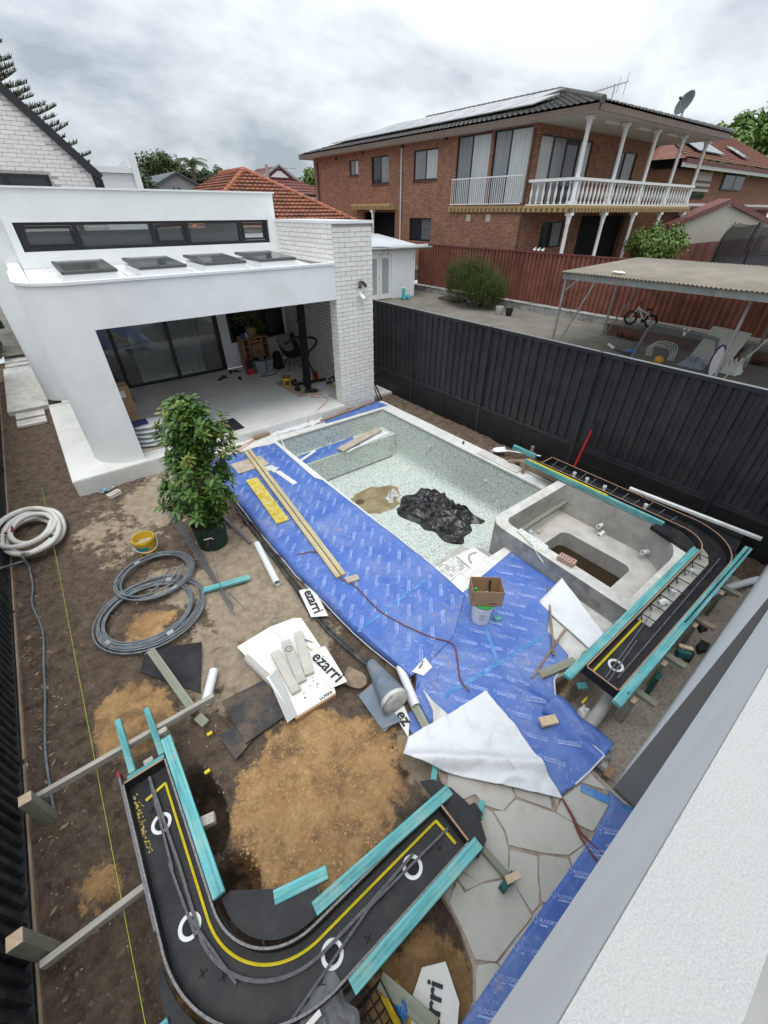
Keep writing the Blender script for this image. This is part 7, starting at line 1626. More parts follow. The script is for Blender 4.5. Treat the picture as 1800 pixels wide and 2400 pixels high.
for k, (pts, r_) in enumerate((([(1.62, 6.85, -.10), (1.55, 5.5, -.11), (1.50, 4.0, -.11), (1.46, 3.1, -.10), (1.56, 2.32, -.06)], .021), ([(1.66, 6.4, -.10), (1.60, 5.2, -.12), (1.55, 3.9, -.11), (1.51, 3.0, -.11), (1.60, 2.3, -.06)], .018), ([(1.56, 5.7, -.12), (1.53, 4.4, -.12), (1.42, 3.4, -.12)], .013))):
    tag(MB().tube(smooth_path(pts, 8), r_, 8).build('black_pipe', 'black_pipe'), ['thickest black pipe along the edge of the blue sheet', 'second black pipe closest to the blue sheet edge', 'thin dark pipe left of the two black pipes'][k], 'pipe', 'black pipes by the sheet')
tag(MB().bar((1.30, 6.26, -.10), (1.39, 5.28, -.10), .045, .03).build('steel_channel', 'rebar_steel'), 'short dark steel channel right of the potted tree', 'steel')
tag(MB().tube(smooth_path([(1.55, 6.2, -.08), (1.62, 5.6, -.06), (1.58, 5.0, -.08), (1.64, 4.3, -.05), (1.60, 3.8, -.07)], 8), .008, 5).build('root', 'bark'), 'thin brown root beside the sheet edge', 'root')
for k in range(3): tag(MB().tube([(.95 + .05 * k, 3.62 + .05 * k, -.10), (1.02 + .04 * k, 3.52 + .08 * k, -.09)], .006, 5).build('bar_offcut', 'rebar_steel'), ['left steel bar offcut above the white cardboard', 'middle steel bar offcut above the white cardboard', 'right steel bar offcut above the white cardboard'][k], 'bar', 'bar offcuts')
# white cardboard pile with pavers
def plate(P, z0, z1, name, mat, parent, tilt=(0, 0)):
    cx_ = sum(p[0] for p in P) / len(P); cy_ = sum(p[1] for p in P) / len(P)
    a = sum(P[i][0] * P[(i + 1) % len(P)][1] - P[(i + 1) % len(P)][0] * P[i][1] for i in range(len(P)))
    if a < 0: P = P[::-1]
    n = len(P); zz = [(p[0] - cx_) * tilt[0] + (p[1] - cy_) * tilt[1] for p in P]
    return MB().add([(p[0], p[1], z0 + q) for p, q in zip(P, zz)] + [(p[0], p[1], z1 + q) for p, q in zip(P, zz)], [tuple(range(n - 1, -1, -1)), tuple(range(n, 2 * n))] + [(i, (i + 1) % n, n + (i + 1) % n, n + i) for i in range(n)]).build(name, mat, parent)
CB = thing('cardboard_sheet', 'big white cardboard sheet under the three pavers', 'cardboard', (.85, 3.1, -.05))
plate([(.46, 3.48), (.90, 3.50), (1.20, 3.44), (1.28, 3.38), (1.26, 2.86), (.98, 2.80), (.56, 2.86)], -.045, -.040, 'panel', 'card_white', CB, (.02, .02))
MB().bar((.90, 3.49, -.030), (1.0, 2.82, -.048), .004, .003).build('crease', 'card_grey', CB)
EB = thing('flattened_box', 'flattened white box printed with a black name under the pavers', 'cardboard', (.9, 2.55, -.03))
plate([(.56, 2.88), (1.27, 2.84), (1.08, 2.24), (.60, 2.27)], -.034, -.028, 'panel', 'card_white', EB)
plate([(.575, 2.86), (.70, 2.88), (.63, 2.27), (.515, 2.28)], -.028, -.024, 'flap', 'card_grey', EB, (.25, 0))
plate([(1.10, 2.86), (1.30, 2.82), (1.25, 2.27), (1.06, 2.31)], -.022, -.017, 'label_flap', 'card_white', EB)
plate([(.60, 2.27), (1.08, 2.24), (1.07, 2.22), (.60, 2.245)], -.11, -.024, 'box_edge', 'cardboard', EB)
def put_text(body, size, x, y, z, ang, mat, parent, bold=.004, align='CENTER', name='printed_text'):
    vs_, fs = text_mesh(body, size, bold, align); ca_, sa_ = math.cos(ang), math.sin(ang)
    return MB().add([(x + p[0] * ca_ - p[1] * sa_, y + p[0] * sa_ + p[1] * ca_, z) for p in vs_], fs).build(name, mat, parent)
put_text('ezarri', .200, 1.175, 2.56, -.015, R(-82), 'ink_black', EB, .005)
put_text('ezarri', .065, .98, 2.275, -.026, R(176), 'ink_black', EB, .0015); put_text('ezarri', .05, 1.18, 3.02, -.034, R(-60), 'ink_black', CB, .001)
for k in range(10): MB().ell((random.uniform(.78, 1.05), random.uniform(2.35, 2.6), -.026), (.008, .008, .003), 6, 3).build('dirt_speck', 'soil_pot', EB)
for k, (p, q, lb) in enumerate((((.78, 3.10), (.742, 2.49), 'left of three grey stone pavers on the white cardboard'), ((.948, 3.16), (.846, 2.56), 'middle stone paver with a black circle drawn on it'), ((1.13, 3.18), (.958, 2.59), 'right of three grey stone pavers on the white cardboard'))):
    t_ = thing('stone_paver', lb, 'paver', (p[0], 2.8, 0), 'pavers on the cardboard'); board('slab', 'paver_grey', (p[0], p[1], .0 + .001 * k), (q[0], q[1], .0 + .001 * k), .105, .04, t_)
    if k == 1:
        for s_ in (0, .008): MB().tube([(.925 + (.030 + s_) * math.cos(a), 3.02 + (.036 + s_) * math.sin(a), .0222) for a in [2 * math.pi * j / 20 for j in range(20)]], .0022, 4, closed=True).build('drawn_circle', 'ink_black', t_)
        MB().tube([(.915, 3.04, .022), (.930, 3.02, .022), (.920, 3.0, .022), (.935, 3.0, .022)], .002, 4).build('drawn_mark', 'ink_black', t_)
E1 = thing('box_strip', 'white cardboard strip with black lettering tucked under the sheet edge', 'cardboard', (1.6, 3.5, -.06))
plate([(1.50, 3.86), (1.70, 3.80), (1.585, 3.22), (1.40, 3.34)], -.075, -.070, 'panel', 'card_white', E1, (0, -.02)); put_text('ezarri', .19, 1.555, 3.56, -.062, R(-100), 'ink_black', E1, .005)
E3 = thing('box_scrap', 'torn white cardboard scrap with two black letters beside the roll', 'cardboard', (1.5, 1.6, -.1))
plate([(1.46, 1.72), (1.60, 1.70), (1.55, 1.55), (1.42, 1.42)], -.10, -.095, 'panel', 'card_white', E3); put_text('ez', .17, 1.51, 1.60, -.091, R(-95), 'ink_black', E3, .005)
E5 = thing('box_scrap', 'white printed cardboard scrap between the two blue sheets', 'cardboard', (2.0, 1.88, 0)); plate([(1.88, 1.90), (2.12, 1.94), (2.10, 1.80), (1.95, 1.78)], .020, .024, 'panel', 'card_white', E5); put_text('ezarri', .05, 2.02, 1.90, .027, R(20), 'ink_black', E5, .001)
# black ply sheets
tag(MB().prism([(-.55, 3.90), (-.44, 4.20), (.145, 3.88), (-.085, 3.21)], -.135, -.117).build('black_ply', 'black_ply'), 'black ply sheet under the leaning green stud', 'plywood', 'black ply sheets')
tag(MB().prism([(.06, 2.95), (.56, 2.90), (.54, 2.38), (.10, 2.37)], -.10, -.082).build('black_ply', 'black_ply_sandy'), 'sandy black ply sheet beside the white cardboard', 'plywood', 'black ply sheets')
tag(MB().prism([(-.09, 2.63), (.12, 2.62), (.30, 2.42), (-.04, 2.30)], -.125, -.108).build('black_ply', 'black_ply_sandy'), 'small sandy black ply tucked under the sandy sheet', 'plywood', 'black ply sheets')
for (x, y, lb) in ((-.18, 2.70, 'yellow tag on the soil by the long brace'), (-.32, 2.36, 'tiny yellow tag on the soil below the long brace')): tag(MB().box((x, y, -.14), (x + .05, y + .03, -.12)).build('yellow_tag', 'yellow_foam'), lb, 'tag')
M('soil_shovel', (0.17, 0.13, 0.095), 0.7, 0.3, 12, dirt=(0.35, 0.24, 0.13), dsc=9, damt=0.6)
# shovel with green handle, ribbed roll, plank
t_ = thing('shovel', 'rusty round shovel with green handle beside the ribbed roll', 'shovel', (1.3, 2.4, -.1)); blade(1.28, 2.40, -.10, R(-62), .30, .21, t_, 'soil_shovel')
MB().tube([(1.28, 2.42, -.08), (1.24, 2.56, -.05)], .018, 8).build('socket', 'black_metal', t_); MB().tube([(1.24, 2.56, -.05), (1.20, 2.72, -.03)], .017, 8).build('grip', 'green_plastic', t_); MB().tube([(1.20, 2.72, -.03), (1.05, 3.2, -.07)], .014, 8).build('handle', 'raw_timber', t_)
RO = thing('membrane_roll', 'blue grey ribbed drainage roll with a dusty end', 'roll', (1.6, 2.0, -.05))
def roll(u, v):
    a = 2 * math.pi * u; p = Vector((1.60, 2.30, -.04)).lerp(Vector((1.50, 1.72, .05)), v); r_ = lerp(.06, .16, v) + .004 * (1 if int(v * 46) % 2 else -1); return (p.x + r_ * math.cos(a), p.y + .02 * math.sin(a), p.z + r_ * .85 * math.sin(a))
b = MB().grid(roll, 24, 92); b.smooth = True; b.build('ribbed_wrap', 'membrane_roll', RO)
MB().lathe([(.001, 0), (.05, .012), (.11, .008), (.150, -.008), (.150, -.05)], (1.50, 1.72, .05), 24, False, axis=(-.17, -1, .12)).build('dusty_end', 'concrete_light', RO)
b = MB().grid(lambda u, v: (lerp(1.28, 1.48, u) - .02 * v, lerp(2.10, 1.62, v), -.11 + .05 * u * (1 - .5 * v) + .004 * (int(v * 40) % 2)), 6, 80); b.build('loose_tail', 'membrane_roll', RO, solid=.004)
MB().tube([(1.27, 1.66, -.10), (1.46, 1.60, -.07)], .022, 8).build('rolled_edge', 'membrane_roll', RO)
tag(board('plank', 'green_timber', (1.71, 1.78, -.06), (1.60, 1.30, -.06), .09, .03), 'greenish plank beside the deck edge under the white pipe', 'plank')
tag(MB().prism([(1.50, 1.60), (1.66, 1.62), (1.62, 1.30), (1.48, 1.40)], -.12, -.112).build('blue_sheet_scrap', 'sheet_blue'), 'scrap of blue sheet on the soil near the torn lettering', 'sheet')
# things between sheet corner and pipe
tag(board('timber_block', 'raw_timber', (2.50, .66, .07), (2.66, .58, .07), .09, .045), 'pale timber block sitting on the near blue sheet', 'block')
t_ = thing('water_bottle', 'crushed clear water bottle in the rubble by the drain pipe', 'bottle', (2.85, .15, -.1)); MB().lathe([(.004, 0), (.042, .005), (.044, .10), (.040, .18), (.015, .24), (.015, .26)], (2.83, .06, -.08), 14, axis=(.3, 1, .1)).build('bottle_body', 'pet_clear', t_); MB().lathe([(.046, .04), (.046, .09)], (2.83, .06, -.08), 14, False, axis=(.3, 1, .1)).build('label_band', 'tape_blue', t_)
bt('tiny blue offcut in the sandy hole beside the near blue board', (3.22, .66, -.02), (3.30, .60, -.02), .07, .04)
tag(MB().box((3.10, .52, -.05), (3.20, .54, -.04)).build('yellow_marker', 'yellow_foam'), 'yellow marker lying in the sandy hole', 'marker')
cloth('white_plastic', 'crumpled clear white plastic scrap by the drain pipe', 'scrap', 'cloth_white', 2.98, .42, 3.12, .52, -.09, .07, 6)
tag(MB().prism([(2.66, .03), (2.78, .06), (2.80, -.02), (2.68, -.03)], -.13, -.11).build('cardboard_scrap', 'cardboard'), 'torn cardboard scrap at the corner of the grey wall', 'cardboard')
cloth('white_wrap', 'balled white wrapping in the rubble near the grey wall', 'scrap', 'cloth_white', 2.70, .03, 2.80, .12, -.14, .07, 9)
# bottom right corner: crate, plank, printed board, plastic bag
E4 = thing('printed_board', 'white board with large black letters at the bottom edge', 'board', (.42, 0, -.1))
plate([(.30, .10), (.47, .17), (.62, .09), (.56, -.10), (.40, -.22), (.15, -.10)], -.075, -.06, 'panel', 'card_white', E4); put_text('ezarri', .155, .36, -.045, -.055, R(38), 'ink_black', E4, .004)
tag(board('plank', 'green_timber', (.20, .30, .0), (.36, -.08, -.02), .09, .035), 'greenish plank across the black crate at the bottom', 'plank')
CR = thing('milk_crate', 'black wire-sided crate with yellow and blue rags at the bottom edge', 'crate', (.08, .15, -.1))
for z in (-.10, -.03, .04):
    MB().tube([(.0, .02, z), (.20, .02, z), (.20, .30, z), (.0, .30, z)], .006, 5, closed=True).build('rail', 'black_metal', CR)
b = MB()
for k in range(6):
    y = .02 + .28 * k / 5; b.tube([(0, y, -.10), (0, y, .04)], .005, 4); b.tube([(.2, y, -.10), (.2, y, .04)], .005, 4); b.tube([(0, y, -.10), (.2, y, -.10)], .005, 4)
for k in range(5): x = .2 * k / 4; b.tube([(x, .02, -.10), (x, .02, .04)], .005, 4); b.tube([(x, .3, -.10), (x, .3, .04)], .005, 4); b.tube([(x, .02, .035), (x, .3, .035)], .005, 4)
b.build('mesh', 'black_metal', CR)
cloth('yellow_rag', 'yellow rag bundled beside the black crate', 'rag', 'plastic_yellow', .16, .02, .30, .24, -.09, .08, 4); cloth('blue_rag', 'blue rag lying on the yellow one by the crate', 'rag', 'tape_blue', .20, .06, .28, .16, -.02, .05, 7)
def pbag(u, v):
    e_ = min(1, min(u, 1 - u, v, 1 - v) * 5); return (lerp(-.30, -.02, u) + .04 * nz(v * 3, u, 4), lerp(.22, .52, v) + .04 * nz(u * 3, v, 8), .085 + e_ * (.02 + .07 * abs(nz(u * 4, v * 4, 6))))
b = MB().grid(pbag, 26, 26); b.smooth = True; tag(b.build('plastic_bag', 'clear_bag'), 'crumpled clear plastic bag on the formwork edge at the bottom', 'bag')
tag(MB().box((-.36, .395, .195), (-.18, .425, .203)).build('paper_label', 'card_white'), 'small white label on the outer edge of the front formwork', 'label')
for k in range(5): tag(board('bark_strip', ('brown_timber', 'rebar_steel')[k % 2], (-1.1 + .13 * k, .62 + .06 * (k % 2), -.12), (-1.03 + .13 * k, .82 + .05 * (k % 3), -.11), .03, .012), ['leftmost bark strip at the bottom left', 'second bark strip at the bottom left', 'third bark strip at the bottom left', 'fourth bark strip at the bottom left', 'bark strip nearest the formwork at the bottom'][k], 'bark', 'bark strips')

# ================================================================== patio things
tag(MB().box((2.08, 8.88, .171), (2.86, 9.58, .182)).build('door_mat', 'mat_black', bevel=.004), 'black door mat on the patio edge', 'mat')
t_ = thing('tall_carton', 'tall brown cardboard carton behind the curved wall', 'carton', (.85, 10.5, .17)); MB().box((.62, 10.35, .171), (1.02, 10.75, 1.15)).build('carton_body', 'cardboard', t_, bevel=.01); MB().box((.72, 10.345, .92), (.92, 10.349, 1.06)).build('label', 'card_white', t_); MB().box((.62, 10.52, 1.152), (1.02, 10.58, 1.156)).build('packing_tape', 'ply_dusty', t_)
def sack(u, v, z, s):
    a = 2 * math.pi * u; e_ = math.sin(math.pi * min(1, max(0, v))) ** .35; return (lerp(.70, 1.42, v), 9.28 + .24 * e_ * math.cos(a) + .01 * nz(v * 6, u * 4, s), z + .055 + .055 * e_ * math.sin(a) + .008 * nz(v * 5, u * 5, s + 3))
for k in range(5):
    b = MB().grid(lambda u, v, k=k: sack(u, v, .20 + k * .098, k), 20, 18); b.smooth = True; o = b.build('cement_bag', 'bag_white'); tag(o, ['lowest white bag in the stack by the curved wall', 'second lowest white bag in the stack', 'middle white bag in the stack by the curved wall', 'second highest white bag in the stack', 'top white bag with navy print on the stack'][k], 'bag', 'stacked bags on the patio')
    if k == 4: MB().box((.74, 9.12, .717), (1.02, 9.40, .722)).build('printed_panel', 'bag_navy', o)
tag(MB().box((.70, 9.02, .171), (1.45, 9.55, .198)).build('pallet_board', 'ply_dusty'), 'flat board under the stacked white bags', 'board')
CA = thing('cabinet', 'wooden cabinet with slatted door under the patio window', 'cabinet', (5.0, 13.0, .17))
MB().box((4.62, 12.86, .23), (4.65, 13.30, 1.10)).box((5.40, 12.86, .23), (5.43, 13.30, 1.10)).box((4.65, 12.86, 1.07), (5.40, 13.30, 1.10)).box((4.65, 12.86, .23), (5.40, 13.30, .26)).box((4.65, 13.28, .26), (5.40, 13.30, 1.07)).build('carcass', 'wood_cabinet', CA)
for x in (4.80, 5.24):
    MB().box((x, 12.87, .26), (x + .02, 13.27, 1.07)).build('divider', 'wood_cabinet', CA)
for x0, x1 in ((4.65, 4.80), (5.26, 5.40)):
    for z in (.46, .66, .86): MB().box((x0, 12.88, z), (x1, 13.27, z + .02)).build('shelf', 'wood_cabinet', CA)
for k in range(9): MB().box((4.83, 12.852, .28 + k * .085), (5.23, 12.87, .325 + k * .085)).build('slat', 'wood_cabinet', CA)
for x in (4.83, 5.01, 5.20): MB().box((x, 12.868, .27), (x + .03, 12.876, 1.06)).build('stile', 'wood_cabinet', CA)
for (x, y) in ((4.63, 12.88), (5.40, 12.88), (4.63, 13.27), (5.40, 13.27)): MB().box((x, y, .17), (x + .025, y + .02, .23)).build('leg', 'wood_cabinet', CA)
def leafy(parent, name, mat, c, rad, n, L, W, seed, up=.4):
    rnd_ = random.Random(seed); b = MB()
    for k in range(n):
        d_ = Vector((rnd_.gauss(0, 1), rnd_.gauss(0, 1), rnd_.gauss(0, 1))).normalized() * rnd_.random() ** .4
        p = Vector(c) + Vector((d_.x * rad[0], d_.y * rad[1], d_.z * rad[2])); o = (d_ + Vector((0, 0, up)) + Vector((rnd_.gauss(0, .4), rnd_.gauss(0, .4), rnd_.gauss(0, .4)))).normalized()
        s_ = o.cross(Vector((rnd_.gauss(0, 1), rnd_.gauss(0, 1), rnd_.gauss(0, 1)))).normalized(); l = L * rnd_.uniform(.6, 1.2); w_ = W * rnd_.uniform(.7, 1.2)
        b.add([p, p + o * l * .5 + s_ * w_ * .5, p + o * l, p + o * l * .5 - s_ * w_ * .5], [(0, 1, 2, 3)])
    return b.build(name, mat, parent)
t_ = thing('potted_plant', 'leafy plant in a terracotta pot on the cabinet', 'plant', (5.05, 13.05, 1.10)); MB().lathe([(.11, 1.102), (.17, 1.24), (.15, 1.36), (.13, 1.36), (.01, 1.34)], (5.02, 13.05, 0), 18).build('pot', 'terracotta_pot', t_); leafy(t_, 'foliage', 'leaf_rosemary', (4.95, 13.05, 1.72), (.38, .2, .34), 320, .14, .05, 2)
t_ = thing('small_shrub', 'small round shrub in a dark pot on the cabinet', 'plant', (5.32, 13.05, 1.10)); MB().lathe([(.07, 1.102), (.09, 1.22), (.01, 1.21)], (5.32, 13.05, 0), 14).build('pot', 'rubber', t_); leafy(t_, 'foliage', 'leaf_rosemary', (5.32, 13.03, 1.34), (.15, .13, .15), 260, .05, .03, 3)
t_ = thing('trainers', 'pair of trainers on the left of the cabinet top', 'shoes', (4.75, 12.98, 1.10))
for s_ in (0, 1): MB().ell((4.72 + .11 * s_, 12.98, 1.14), (.045, .13, .045)).ell((4.72 + .11 * s_, 13.04, 1.18), (.04, .06, .05)).build('shoe', ('tape_blue', 'white_paint')[s_], t_)
t_ = thing('storage_tub', 'grey plastic storage tub in front of the cabinet', 'tub', (4.95, 12.45, .17)); MB().hex([(4.72, 12.30, .172), (5.20, 12.30, .172), (5.20, 12.66, .172), (4.72, 12.66, .172)], [(4.68, 12.27, .52), (5.24, 12.27, .52), (5.24, 12.70, .52), (4.68, 12.70, .52)]).build('tub_body', 'crate_grey', t_, bevel=.015); MB().box((4.66, 12.25, .50), (5.26, 12.72, .535)).build('rim', 'crate_grey', t_, bevel=.01)
cord('black cable draped over the storage tub', [(4.82, 12.5, .54), (4.9, 12.3, .55), (5.0, 12.24, .52), (4.95, 12.2, .2), (4.7, 12.05, .18), (5.1, 12.0, .18), (5.4, 12.3, .18)], .012, 'rubber', 'cable'); tag(MB().ell((4.80, 12.5, .575), (.11, .09, .04)).ell((5.08, 12.46, .58), (.06, .05, .045)).build('power_tool', 'rubber'), 'black tools on top of the storage tub', 'tool')
t_ = thing('paper_bag', 'kraft paper carrier bag leaning on the slatted cabinet door', 'bag', (5.0, 12.78, .54)); MB().hex([(4.85, 12.70, .54), (5.20, 12.70, .54), (5.20, 12.82, .54), (4.85, 12.82, .54)], [(4.84, 12.79, .92), (5.21, 12.79, .90), (5.21, 12.84, .90), (4.84, 12.84, .92)]).build('bag_body', 'kraft_bag', t_); MB().add([(p[0] + 5.03, 12.715 + p[1] * .12, .70 + p[1]) for p in text_mesh('Bims', .11, .002)[0]], text_mesh('Bims', .11, .002)[1]).build('printed_text', 'ink_brown', t_)
t_ = thing('carry_bag', 'tall red printed carrier bag beside the tub', 'bag', (4.55, 12.45, .17)); MB().hex([(4.46, 12.40, .172), (4.64, 12.40, .172), (4.64, 12.56, .172), (4.46, 12.56, .172)], [(4.45, 12.44, .62), (4.63, 12.44, .62), (4.63, 12.52, .62), (4.45, 12.52, .62)]).build('bag_body', 'red_bag', t_); MB().hex([(4.46, 12.395, .36), (4.64, 12.395, .36), (4.64, 12.399, .36), (4.46, 12.399, .36)], [(4.455, 12.425, .60), (4.635, 12.425, .60), (4.635, 12.43, .60), (4.455, 12.43, .60)]).build('dark_print', 'rubber', t_)
CH = thing('patio_chair', 'black round wire chair with a striped cushion beside the tub', 'chair', (5.75, 12.2, .17))
def shell(u, v):
    a = lerp(-1.15, 1.15, u); r_ = .36; return (5.78 - .25 + .30 + r_ * math.sin(a) * .9, 12.22 + (1 - v) * -.30 + v * .26 + .05 * math.cos(a), .56 + .50 * v ** 1.6 + .12 * abs(math.sin(a)) ** 2)
b = MB().grid(shell, 16, 12); b.smooth = True; b.build('seat_shell', 'rubber', CH, solid=.015)
MB().tube([shell(k / 20, 1) for k in range(21)] + [shell(1, 1 - k / 12) for k in range(13)] + [shell(1 - k / 20, 0) for k in range(21)] + [shell(0, k / 12) for k in range(13)], .016, 6).build('rim', 'black_metal', CH)
for (x, y) in ((5.60, 11.98), (6.02, 11.98), (5.62, 12.42), (6.02, 12.42)): MB().tube([(lerp(5.82, x, .35), lerp(12.2, y, .35), .56), (x, y, .172)], .012, 6).build('leg', 'black_metal', CH)
b = MB().grid(lambda u, v: (lerp(5.52, 5.98, u), 12.20 + .26 * v, .66 + .50 * v + .07 * math.sin(math.pi * u) * math.sin(math.pi * v)), 14, 14); b.smooth = True; b.build('cushion', 'stripe_fabric', CH, solid=.07)
tag(MB().box((5.38, 12.35, .172), (5.62, 12.62, .62)).ell((5.5, 12.48, .62), (.12, .13, .08)).build('black_bag', 'rubber', bevel=.03), 'black bag standing between the tub and the wire chair', 'bag')
GY = thing('exercise_machine', 'tall black exercise tower with curved handles by the pier', 'gym tower', (5.35, 10.3, .17))
MB().bar((5.36, 10.40, .18), (5.52, 10.62, 2.58), .13, .10).build('column', 'black_metal', GY)
for x_ in (-.09, .09): MB().bar((5.36 + x_, 10.40, .20), (5.50 + x_, 10.60, 2.2), .035, .04).build('side_rail', 'black_metal', GY)
MB().bar((5.20, 9.95, .20), (5.55, 10.95, .20), .10, .06).bar((5.05, 10.72, .20), (6.05, 10.55, .22), .08, .05).build('base', 'black_metal', GY)
for (p, q) in (((5.08, 10.05, .22), (5.36, 9.86, .22)), ((5.0, 10.85, .21), (5.3, 11.0, .21))): MB().tube([p, q], .05, 10).build('foot', 'rubber', GY)
MB().tube(smooth_path([(5.44, 10.50, 1.45), (5.20, 10.45, 1.52), (5.0, 10.5, 1.42), (4.93, 10.6, 1.36)], 6), .035, 8).tube(smooth_path([(5.44, 10.50, 1.45), (5.66, 10.42, 1.45), (5.78, 10.40, 1.36), (5.70, 10.42, 1.22), (5.55, 10.46, 1.10)], 6), .03, 8).build('handle_bar', 'rubber', GY)
MB().lathe([(.07, -.09), (.07, .09)], (5.44, 10.46, 1.05), 14, axis=(1, 0, 0)).build('pivot', 'black_metal', GY)
for (z, s_) in ((1.85, -1), (.72, -1), (2.4, 1)): MB().tube([(5.42, 10.50, z), (5.42 + s_ * .15, 10.46, z + .05)], .022, 8).build('peg', 'black_metal', GY)
MB().tube([(5.40, 10.45, 1.0), (5.85, 10.70, .26)], .025, 8).build('brace', 'black_metal', GY)
tag(MB().prism([(4.77, 11.27), (5.36, 11.33), (5.53, 9.84), (4.78, 9.80)], .1708, .177).build('cardboard_mat', 'ply_dusty'), 'flat cardboard sheet under the exercise tower', 'cardboard')
t_ = thing('paint_tin', 'yellow paint tin on the cardboard by the exercise tower', 'tin', (4.95, 10.85, .178)); MB().lathe([(.11, .179), (.11, .43), (.105, .44)], (4.95, 10.85, 0), 22).build('tin_body', 'plastic_yellow', t_); MB().lathe([(.112, .415), (.116, .43), (.112, .45), (.095, .45), (.09, .43), (.01, .43)], (4.95, 10.85, 0), 22).build('rim', 'black_metal', t_); label_arc(4.95, 10.85, .1115, .1115, .22, .34, 215, 285, 'ink_brown', t_)
t_ = thing('orange_tin', 'small orange paint tin behind the exercise tower', 'tin', (5.88, 10.85, .17)); MB().lathe([(.085, .172), (.085, .36), (.09, .37), (.08, .38), (.07, .36), (.01, .36)], (5.88, 10.85, 0), 20).build('tin_body', 'orange_tin', t_)
t_ = thing('heat_gun', 'black power tool with cable on the cardboard sheet', 'tool', (5.0, 10.3, .178)); MB().lathe([(.08, .18), (.08, .22), (.05, .28), (.03, .33)], (5.0, 10.32, 0), 16).build('base', 'rubber', t_); MB().tube([(5.0, 10.32, .32), (5.12, 10.36, .38)], .02, 8).build('handle', 'rubber', t_)
cord('thin black cable from the power tool on the cardboard', [(5.0, 10.28, .19), (4.98, 10.05, .185), (5.10, 9.98, .185), (5.2, 10.1, .185), (5.22, 10.25, .2)], .007, 'rubber', 'cable')
t_ = thing('tool_pile', 'pile of dark and yellow tools at the foot of the pier', 'tools', (6.1, 10.2, .17))
for k in range(9):
    x, y = 5.85 + random.random() * .42, 9.75 + random.random() * .55; MB().bar((x, y, .20 + .02 * k), (x + random.uniform(-.2, .2), y + random.uniform(-.2, .2), .22 + .03 * random.random()), .05, .05).build('tool', ('rubber', 'yellow_foam', 'paver_grey', 'rubber')[k % 4], t_)
for k, (x, y, a) in enumerate(((3.62, 12.52, .5), (3.80, 12.66, 1.9), (4.12, 12.25, 1.4), (4.12, 13.0, 1.2), (4.3, 12.95, 2.6))):
    t_ = thing('slipper', ['dark slipper pointing at the sliding door', 'dark slipper lying across beside the first', 'dark slipper alone in the middle of the patio', 'grey slipper at the end of the sliding door', 'grey slipper nearest the cabinet'][k], 'shoe', (x, y, .17), 'slippers on the patio')
    ca_, sa_ = math.cos(a), math.sin(a); P = lambda px_, py_: (x + px_ * ca_ - py_ * sa_, y + px_ * sa_ + py_ * ca_)
    MB().prism([P(.13 * math.cos(q), .048 * math.sin(q) * (1 + .2 * math.cos(q))) for q in [2 * math.pi * j / 14 for j in range(14)]], .172, .192).build('sole', 'shoe', t_)
    b = MB().grid(lambda u, v: (*P(lerp(.0, .12, v), .05 * math.cos(math.pi * u)), .192 + .045 * math.sin(math.pi * u) * (1 - v * .5)), 8, 5); b.smooth = True; b.build('upper', 'shoe', t_, solid=.004)
t_ = thing('lounge_chair', 'black lounge chair by the sliding door beside the carton', 'chair', (.9, 12.6, .17))
MB().tube(smooth_path([(.42, 12.3, .172), (.5, 12.4, .75), (.95, 12.7, .70), (1.15, 12.75, .40)], 6), .02, 6).build('frame', 'black_metal', t_); MB().bar((1.22, 12.25, .172), (1.12, 12.55, .62), .05, .03).build('leg', 'black_metal', t_)
b = MB().grid(lambda u, v: (lerp(.40, 1.05, u), lerp(12.35, 12.85, v), .72 - .14 * math.sin(math.pi * u)), 10, 8); b.smooth = True; b.build('seat', 'rubber', t_, solid=.02)
t_ = thing('folded_tripod', 'black metal prop leaning in the gap by the pier', 'prop', (6.6, 8.9, 0)); MB().tube([(6.75, 8.75, -.02), (6.52, 9.05, .75)], .022, 8).tube([(6.62, 8.72, -.02), (6.52, 9.05, .75)], .016, 8).build('legs', 'black_metal', t_)
structure(MB().box((6.50, 8.95, -.12), (7.27, 20, .02)).build('side_path', 'concrete_light'))
# left side path: slabs and stepping pavers
SP = MB().box((-1.50, 14.0, -.14), (-.60, 18.6, -.02)).build('left_path', 'concrete_light'); structure(SP)
for (y0, y1) in ((13.45, 13.86), (12.90, 13.30)): MB().box((-1.36, y0, -.13), (-.74, y1, -.06)).build('path_paver', 'concrete_light', SP, bevel=.01)
for k in range(9): MB().box((-1.45, 18.9 + k * .55, -.12), (-.64, 18.9 + k * .55 + .40, -.03)).build('path_paver', 'concrete_light', SP, bevel=.01)
tag(MB().box((-1.45, 23.9, .3), (-1.2, 24.1, .6)).build('meter_box', 'black_metal'), 'small black box at the end of the left path', 'box')

# ================================================================== plants
def leaf_mesh(L, W, mat, name='leaf'):
    b = MB(); pr = [(0, 0.02), (.25, .42), (.5, .5), (.78, .34), (1, 0.02)]; o = []
    for (t_, w_) in pr: z = -.10 * L * t_ * t_; o += [(L * t_, -W * w_, z + W * w_ * .35), (L * t_, 0, z), (L * t_, W * w_, z + W * w_ * .35)]
    fs = []
    for i in range(4): k = 3 * i; fs += [(k, k + 3, k + 4, k + 1), (k + 1, k + 4, k + 5, k + 2)]
    b.add(o, fs); return b
def orient(p, d_, roll_=0.0):
    d_ = Vector(d_).normalized(); up = Vector((0, 0, 1))
    if abs(d_.z) > .97: up = Vector((1, 0, 0))
    y = up.cross(d_).normalized(); z = d_.cross(y); m_ = Matrix((d_, y, z)).transposed().to_4x4() @ Matrix.Rotation(roll_, 4, 'X'); m_.translation = p; return m_
MT = thing('potted_tree', 'leafy young magnolia tree in a dark green planter bag', 'tree', (.94, 5.70, -.15))
pc = (.94, 5.70)
